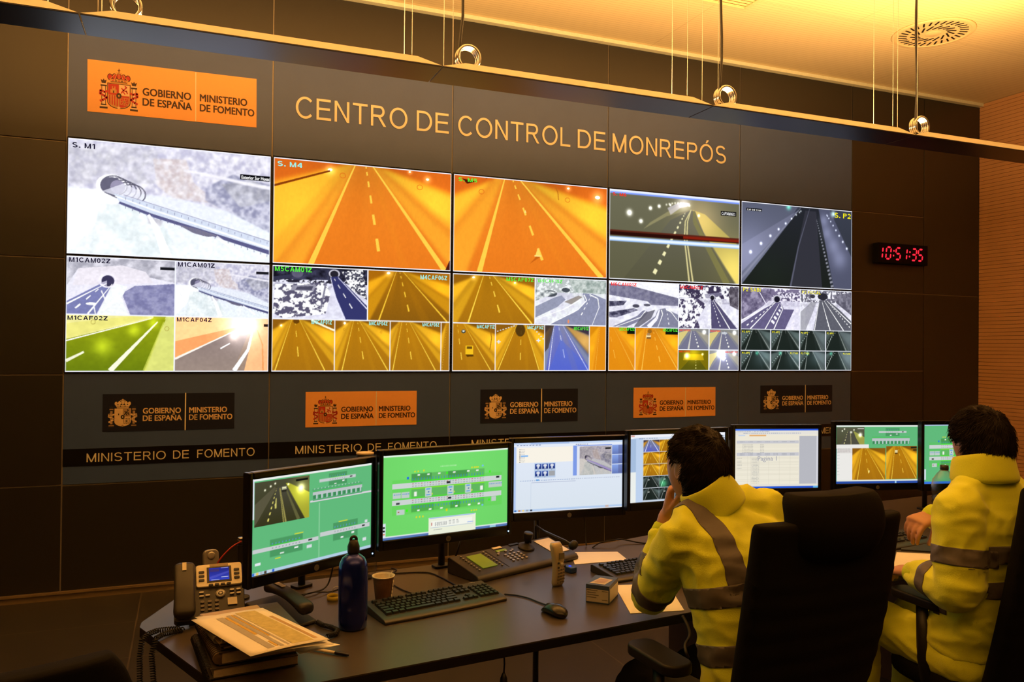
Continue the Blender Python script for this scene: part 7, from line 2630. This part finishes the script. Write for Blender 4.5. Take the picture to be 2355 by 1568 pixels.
def person(label, spec):
    """Seated figure. spec holds joints in room coordinates."""
    S = spec
    root = thing('person', label, 'person', (0, 0, 0), 0, 'people at the desk')
    root.location = (S['hip'][0], S['hip'][1], FLOOR_Z)
    inv = Matrix.Translation(-Vector(root.location))
    h = S['heading']
    f = Vector((math.sin(h), math.cos(h), 0))
    r = Vector((math.cos(h), -math.sin(h), 0))
    hip, neck, hc = Vector(S['hip']), Vector(S['neck']), Vector(S['head'])
    Ls, Le, Lw = (Vector(S[k]) for k in ('Ls', 'Le', 'Lw'))
    Rs, Re, Rw = (Vector(S[k]) for k in ('Rs', 'Re', 'Rw'))
    mh = head_mat(hc, S['face'], S.get('pitch', 0), S.get('tilt', 0))
    sc = (Ls + Rs) / 2

    def spine(u):
        """Hip to neck base."""
        p = hip.lerp(sc, min(u / .88, 1)) if u < .88 else sc.lerp(neck, (u - .88) / .12)
        return p - f * (.030 * math.sin(PI * min(u, 1)) * S.get('slouch', 1))
    # ---- body
    mb = MB()
    head_mesh(mb, mh)
    limb(mb, [mh @ Vector((0, -.022, -.050)), neck + f * .006 + Vector((0, 0, .02)), neck - f * .01 + Vector((0, 0, -.07))], [.058, .060, .070], n=22)
    rings = []
    for u, w, d in ((.0, .150, .100), (.2, .150, .10), (.45, .140, .095), (.7, .155, .10), (.88, .150, .085), (.97, .09, .07)):
        rings.append(oval(spine(u), r, f, w, d))
    mb.loft(rings)
    for s_, e_, w_ in ((Ls, Le, Lw), (Rs, Re, Rw)):
        limb(mb, [s_, s_.lerp(e_, .5), e_, e_.lerp(w_, .35), w_], [.050, .044, .037, .037, .026], n=16)
    hand(mb, Lw, *S['Lh'][0], False, **S['Lh'][1])
    hand(mb, Rw, *S['Rh'][0], True, **S['Rh'][1])
    knees = []
    for sx in (-1, 1):
        hj = hip + r * (sx * .095) + Vector((0, 0, -.03))
        kn = hip + r * (sx * .12) + f * .44 + Vector((0, 0, -.03))
        an = Vector((kn.x, kn.y, FLOOR_Z + .085)) + f * .02
        knees.append((hj, kn, an))
        limb(mb, [hj, hj.lerp(kn, .5), kn, kn.lerp(an, .4), an], [.075, .066, .052, .050, .034], n=16)
        limb(mb, [an + Vector((0, 0, -.045)), an + f * .13 + Vector((0, 0, -.055))], [.032, .028], n=12)
    body = fuse('body', mb.xform(inv), .0048, 3, M_SKIN, root)
    # ---- eyes
    for sx in (-1, 1):
        c = mh @ Vector((sx * .031, .0835, .009))
        e1 = MB().lathe([(.0, -.011), (.006, -.0095), (.0105, -.004), (.011, 0), (.0105, .004), (.006, .0095), (0, .011)], n=16, c=c, cap=False)
        e1.xform(inv).build('eye', M_EYE, root, smooth=True)
    # ---- hair
    hair_mesh(mh, S['line'], S['grow'], S['seed'], S['nstr'], S['lenr'], S.get('thin')).xform(inv).build('hair', M_HAIR, root, smooth=True)
    # ---- trousers and shoes
    mb = MB()
    mb.loft([oval(hip + Vector((0, 0, z)), r, f, w, d) for z, w, d in ((-.11, .15, .11), (-.07, .185, .135), (.0, .19, .14), (.08, .175, .13), (.12, .165, .12))])
    for hj, kn, an in knees:
        limb(mb, [hj - f * .02, hj.lerp(kn, .5), kn, kn.lerp(an, .5), an + Vector((0, 0, .02))], [.105, .090, .073, .066, .062], n=18)
    fuse('trousers', mb.xform(inv), .010, 4, S['trouser_mat'], root, folds(S['seed'] + 5, .005))
    for hj, kn, an in knees:
        mb = MB()
        limb(mb, [an - f * .03 + Vector((0, 0, -.02)), an + f * .0 + Vector((0, 0, -.040)), an + f * .10 + Vector((0, 0, -.050)), an + f * .18 + Vector((0, 0, -.056))], [.042, .044, .040, .028], n=14)
        fuse('shoe', mb.xform(inv), .008, 3, M_SHOE, root)
    # ---- jacket
    mb = MB()
    rings = []
    for u, w, d in S['torso']:
        rings.append(oval(spine(u), r, f, w, d, n=36, e=.82))
    mb.loft(rings)
    for s_, e_, w_, k in ((Ls, Le, Lw, 'L'), (Rs, Re, Rw, 'R')):
        ce = e_.lerp(w_, S['cuff' + k])
        limb(mb, [s_.lerp(sc, .22) + Vector((0, 0, -.02)), s_, s_.lerp(e_, .5), e_, e_.lerp(ce, .5), ce], [.075, S['sl'][0], S['sl'][1], S['sl'][2], S['sl'][3], S['sl'][4]], n=22)
    for s_ in (Ls, Rs):
        limb(mb, [neck + (s_ - neck) * .22 + Vector((0, 0, -.022)), s_.lerp(neck, .42) + Vector((0, 0, .000)), s_ + Vector((0, 0, -.010))], [.068, .072, .062], n=18)
    jk = fuse('jacket', mb.xform(inv), .0085, 3, M_HIVIS, root, folds(S['seed'], S.get('fold', .006)))
    # standing collar
    cs = S.get('cscale', 1.0)
    cm = Matrix.Translation(neck + Vector((0, 0, .005))) @ Matrix.Diagonal((cs, cs, 1, 1)) @ Matrix.Rotation(-h, 4, 'Z') @ Matrix.Rotation(S.get('croll', 0), 4, 'Y') @ Matrix.Rotation(S.get('ctilt', .28), 4, 'X')
    prof = S['collar']
    n = 40
    rings = []
    for (rr, z) in prof:
        ring = []
        for j in range(n):
            a = 2 * PI * j / n
            back = .5 - .5 * math.sin(a)
            wob = .004 * mn.noise(Vector((math.cos(a) * 2.2, math.sin(a) * 2.2, z * 30 + S['seed'])))
            p = Vector(((rr + wob) * math.cos(a), (rr * 1.02 + wob) * math.sin(a) - .006, z * (.82 + .25 * back)))
            ring.append(tuple(cm @ p))
        rings.append(ring)
    mb = MB().loft(rings + [rings[0]], cap=False)
    mb.xform(inv).build('collar', M_HIVIS, jk, smooth=True, subsurf=1)
    # hem seam of a darker lining at each cuff
    for e_, w_, k in ((Le, Lw, 'L'), (Re, Rw, 'R')):
        ce = e_.lerp(w_, S['cuff' + k])
        dv = (w_ - e_).normalized()
        mb = MB()
        limb(mb, [ce - dv * .01, ce + dv * .022], [S['sl'][4] * .93, S['sl'][4] * .86], n=20, sub=3)
        mb.xform(inv).build('cuff', M_HIVIS2, jk, smooth=True)
    return root, jk, dict(inv=inv, spine=spine, r=r, f=f, sc=sc, Ls=Ls, Le=Le, Lw=Lw, Rs=Rs, Re=Re, Rw=Rw, neck=neck, hip=hip)


def tapes(jk, J, heights, straps, arms, w=.058):
    """Reflective tapes of the jacket."""
    inv = J['inv']
    I = lambda p: inv @ Vector(p)
    axis = (J['sc'] - J['hip']).normalized()
    arm_free = lambda p: all(seg_dist(p, I(a), I(b)) > .088 for a, b in ((J['Ls'].lerp(J['Le'], .42), J['Le']), (J['Le'], J['Lw']), (J['Rs'].lerp(J['Re'], .42), J['Re']), (J['Re'], J['Rw'])))
    for u in heights:
        c = I(J['spine'](u))
        band(jk, 'reflective_tape', slab(c, axis, w), arm_free, M_REFL)
    for off, u0, tiltn in straps:
        c = I(J['spine'](.8)) + J['r'] * off
        n_ = (J['r'] + axis * tiltn).normalized()
        low = I(J['spine'](u0))
        side = J['r'] * off
        band(jk, 'reflective_tape', slab(c, n_, w) + [(low, -axis)], lambda p: arm_free(p) and (p - I(J['spine'](.9))).dot(J['r']) * off > 0, M_REFL)
    for a, b, t in arms:
        a, b = Vector(a), Vector(b)
        c = I(a.lerp(b, t))
        band(jk, 'reflective_tape', slab(c, (b - a), w), lambda p: seg_dist(p, I(a.lerp(b, t - .12)), I(a.lerp(b, t + .12))) < .115, M_REFL)


# ---- person leaning on the desk, chin in hand
def line1(d):
    # short hair: high front, clear of the ears, down to the nape
    if d.z < -.90:
        return -1
    if d.y > .35:
        return d.z - (.42 + .25 * (d.y - .35))
    if -.28 < d.y <= .35:
        side = d.z - (.27 - max(0, -.40 - d.y) * 6.0 if d.y < .02 else .06 + (d.y - .05) * .9)
        return side if abs(d.x) > .5 else d.z - .1
    return d.z + .90


def thin1(d):
    return .75 * math.exp(-((d - Vector((.05, -.35, .93))).length / .34) ** 2)


C_T = [(-.02, .180, .135), (.12, .195, .138), (.28, .188, .132), (.45, .190, .130), (.62, .198, .136), (.76, .205, .132), (.86, .200, .120), (.92, .165, .105), (.97, .105, .088), (1.0, .085, .078)]
COLLAR = [(.068, -.03), (.074, .0), (.073, .035), (.070, .062), (.073, .072), (.080, .070), (.086, .055), (.090, .03), (.094, .0), (.098, -.03)]
S1 = dict(hip=(1.575, 1.900, .53), neck=(1.494, 2.060, 1.130), head=(1.468, 2.112, 1.234), heading=-.14, face=-.16, pitch=-.20, tilt=.05,
          Ls=(1.362, 2.018, 1.045), Le=tuple(at_depth(1494, 1366, 2.60)), Lw=tuple(at_depth(1533, 1186, 2.62)), Rs=(1.700, 2.065, 1.095), Re=(1.80, 2.22, .815), Rw=(1.735, 2.47, .80),
          Lh=(((.12, -.10, 1.0), (-.75, .55, .1)), dict(curl=[(.9, 1.1, .7), (1.0, 1.1, .7), (1.05, 1.1, .7), (1.1, 1.1, .7)], thumb=(.75, .45, -.35))),
          Rh=(((-.25, 1.0, -.22), (0, .2, 1)), dict(curl=[(.35, .4, .3), (.3, .4, .3), (.3, .4, .3), (.35, .4, .3)])),
          line=line1, thin=thin1, grow=.015, seed=3, nstr=14000, lenr=.022, trouser_mat=M_NAVY, torso=C_T, sl=(.070, .068, .062, .058, .045), cuffL=.72, cuffR=.85, collar=COLLAR, ctilt=-.22, croll=-.48, slouch=1.2, fold=.007)
p1, jk1, J1 = person('person in a yellow fleece leaning on the desk, chin resting on the left hand', S1)
tapes(jk1, J1, (.60, .35), [(-.128, .60, .04)], [(J1['Ls'], J1['Le'], .86), (J1['Le'], J1['Lw'], .38), (J1['Rs'], J1['Re'], .86), (J1['Re'], J1['Rw'], .45)])
mb = MB().torus((0, 0, 0), .031, .0025, n=28, k=6)
aw = (J1['Lw'] - J1['Le']).normalized()
mb.xform(J1['inv'] @ Matrix.Translation(J1['Lw'] - aw * .045) @ aw.to_track_quat('Z', 'Y').to_matrix().to_4x4()).build('bracelet', mat('dark_red_band', (.12, .02, .015), .5), p1, smooth=True)

# ---- person on the right, upright, reaching forward
def line2(d):
    if d.z < -.80:
        return -1
    if d.y > .45:
        return d.z - .36
    if -.25 < d.y <= .45:
        side = d.z - (.26 - max(0, -.36 - d.y) * 6.0 if d.y < .02 else .0 + (d.y - .10) * .8)
        return side if abs(d.x) > .5 else d.z - .1
    return d.z + .80


S2 = dict(hip=(2.665, 2.065, .545), neck=(2.598, 2.012, 1.170), head=(2.614, 2.036, 1.277), heading=.06, face=.20, pitch=-.10, tilt=-.03,
          Ls=(2.455, 1.985, 1.065), Le=(2.425, 1.965, .800), Lw=(2.475, 2.195, .790), Rs=(2.805, 2.030, 1.065), Re=(2.93, 2.17, .85), Rw=(2.612, 2.225, .985),
          Lh=(((.15, 1.0, -.1), (-.2, 0, 1)), dict(curl=[(.4, .5, .3)] * 4)),
          Rh=(((-1.0, -.08, -.18), (-.15, -.25, 1.0)), dict(curl=[(.55, .55, .35), (.75, .6, .4), (.9, .6, .4), (1.0, .6, .4)], spread=.35, thumb=(.72, .42, -.62), tcurl=.18, scale=1.07)),
          line=line2, grow=.017, seed=8, nstr=16000, lenr=.030, trouser_mat=M_HIVIS, torso=[(-.02, .195, .140), (.12, .20, .148), (.28, .195, .142), (.45, .195, .138), (.62, .205, .140), (.76, .21, .134), (.86, .20, .116), (.92, .155, .10), (.97, .11, .09), (1.0, .09, .08)],
          sl=(.084, .082, .078, .068, .052), cuffL=.85, cuffR=.92, collar=COLLAR, ctilt=-.14, cscale=1.12, slouch=.8, fold=.007)
p2, jk2, J2 = person('person in yellow jacket and trousers on the right, hand reaching out over the desk', S2)
tapes(jk2, J2, (.68, .47), [], [(J2['Ls'], J2['Le'], .58), (J2['Le'], J2['Lw'], .48), (J2['Rs'], J2['Re'], .58), (J2['Re'], J2['Rw'], .48)])

# loose black strap of the jacket hanging beside the near chair
cord('jacket_strap', 'black strap dangling between the yellow jacket and the near arm pad', [at_depth(1570, 1416, 2.28), at_depth(1582, 1440, 2.25), at_depth(1586, 1462, 2.23), at_depth(1576, 1482, 2.22), at_depth(1578, 1500, 2.2), at_depth(1583, 1512, 2.2)], r=.0045, m=M_RUB, cat='strap')
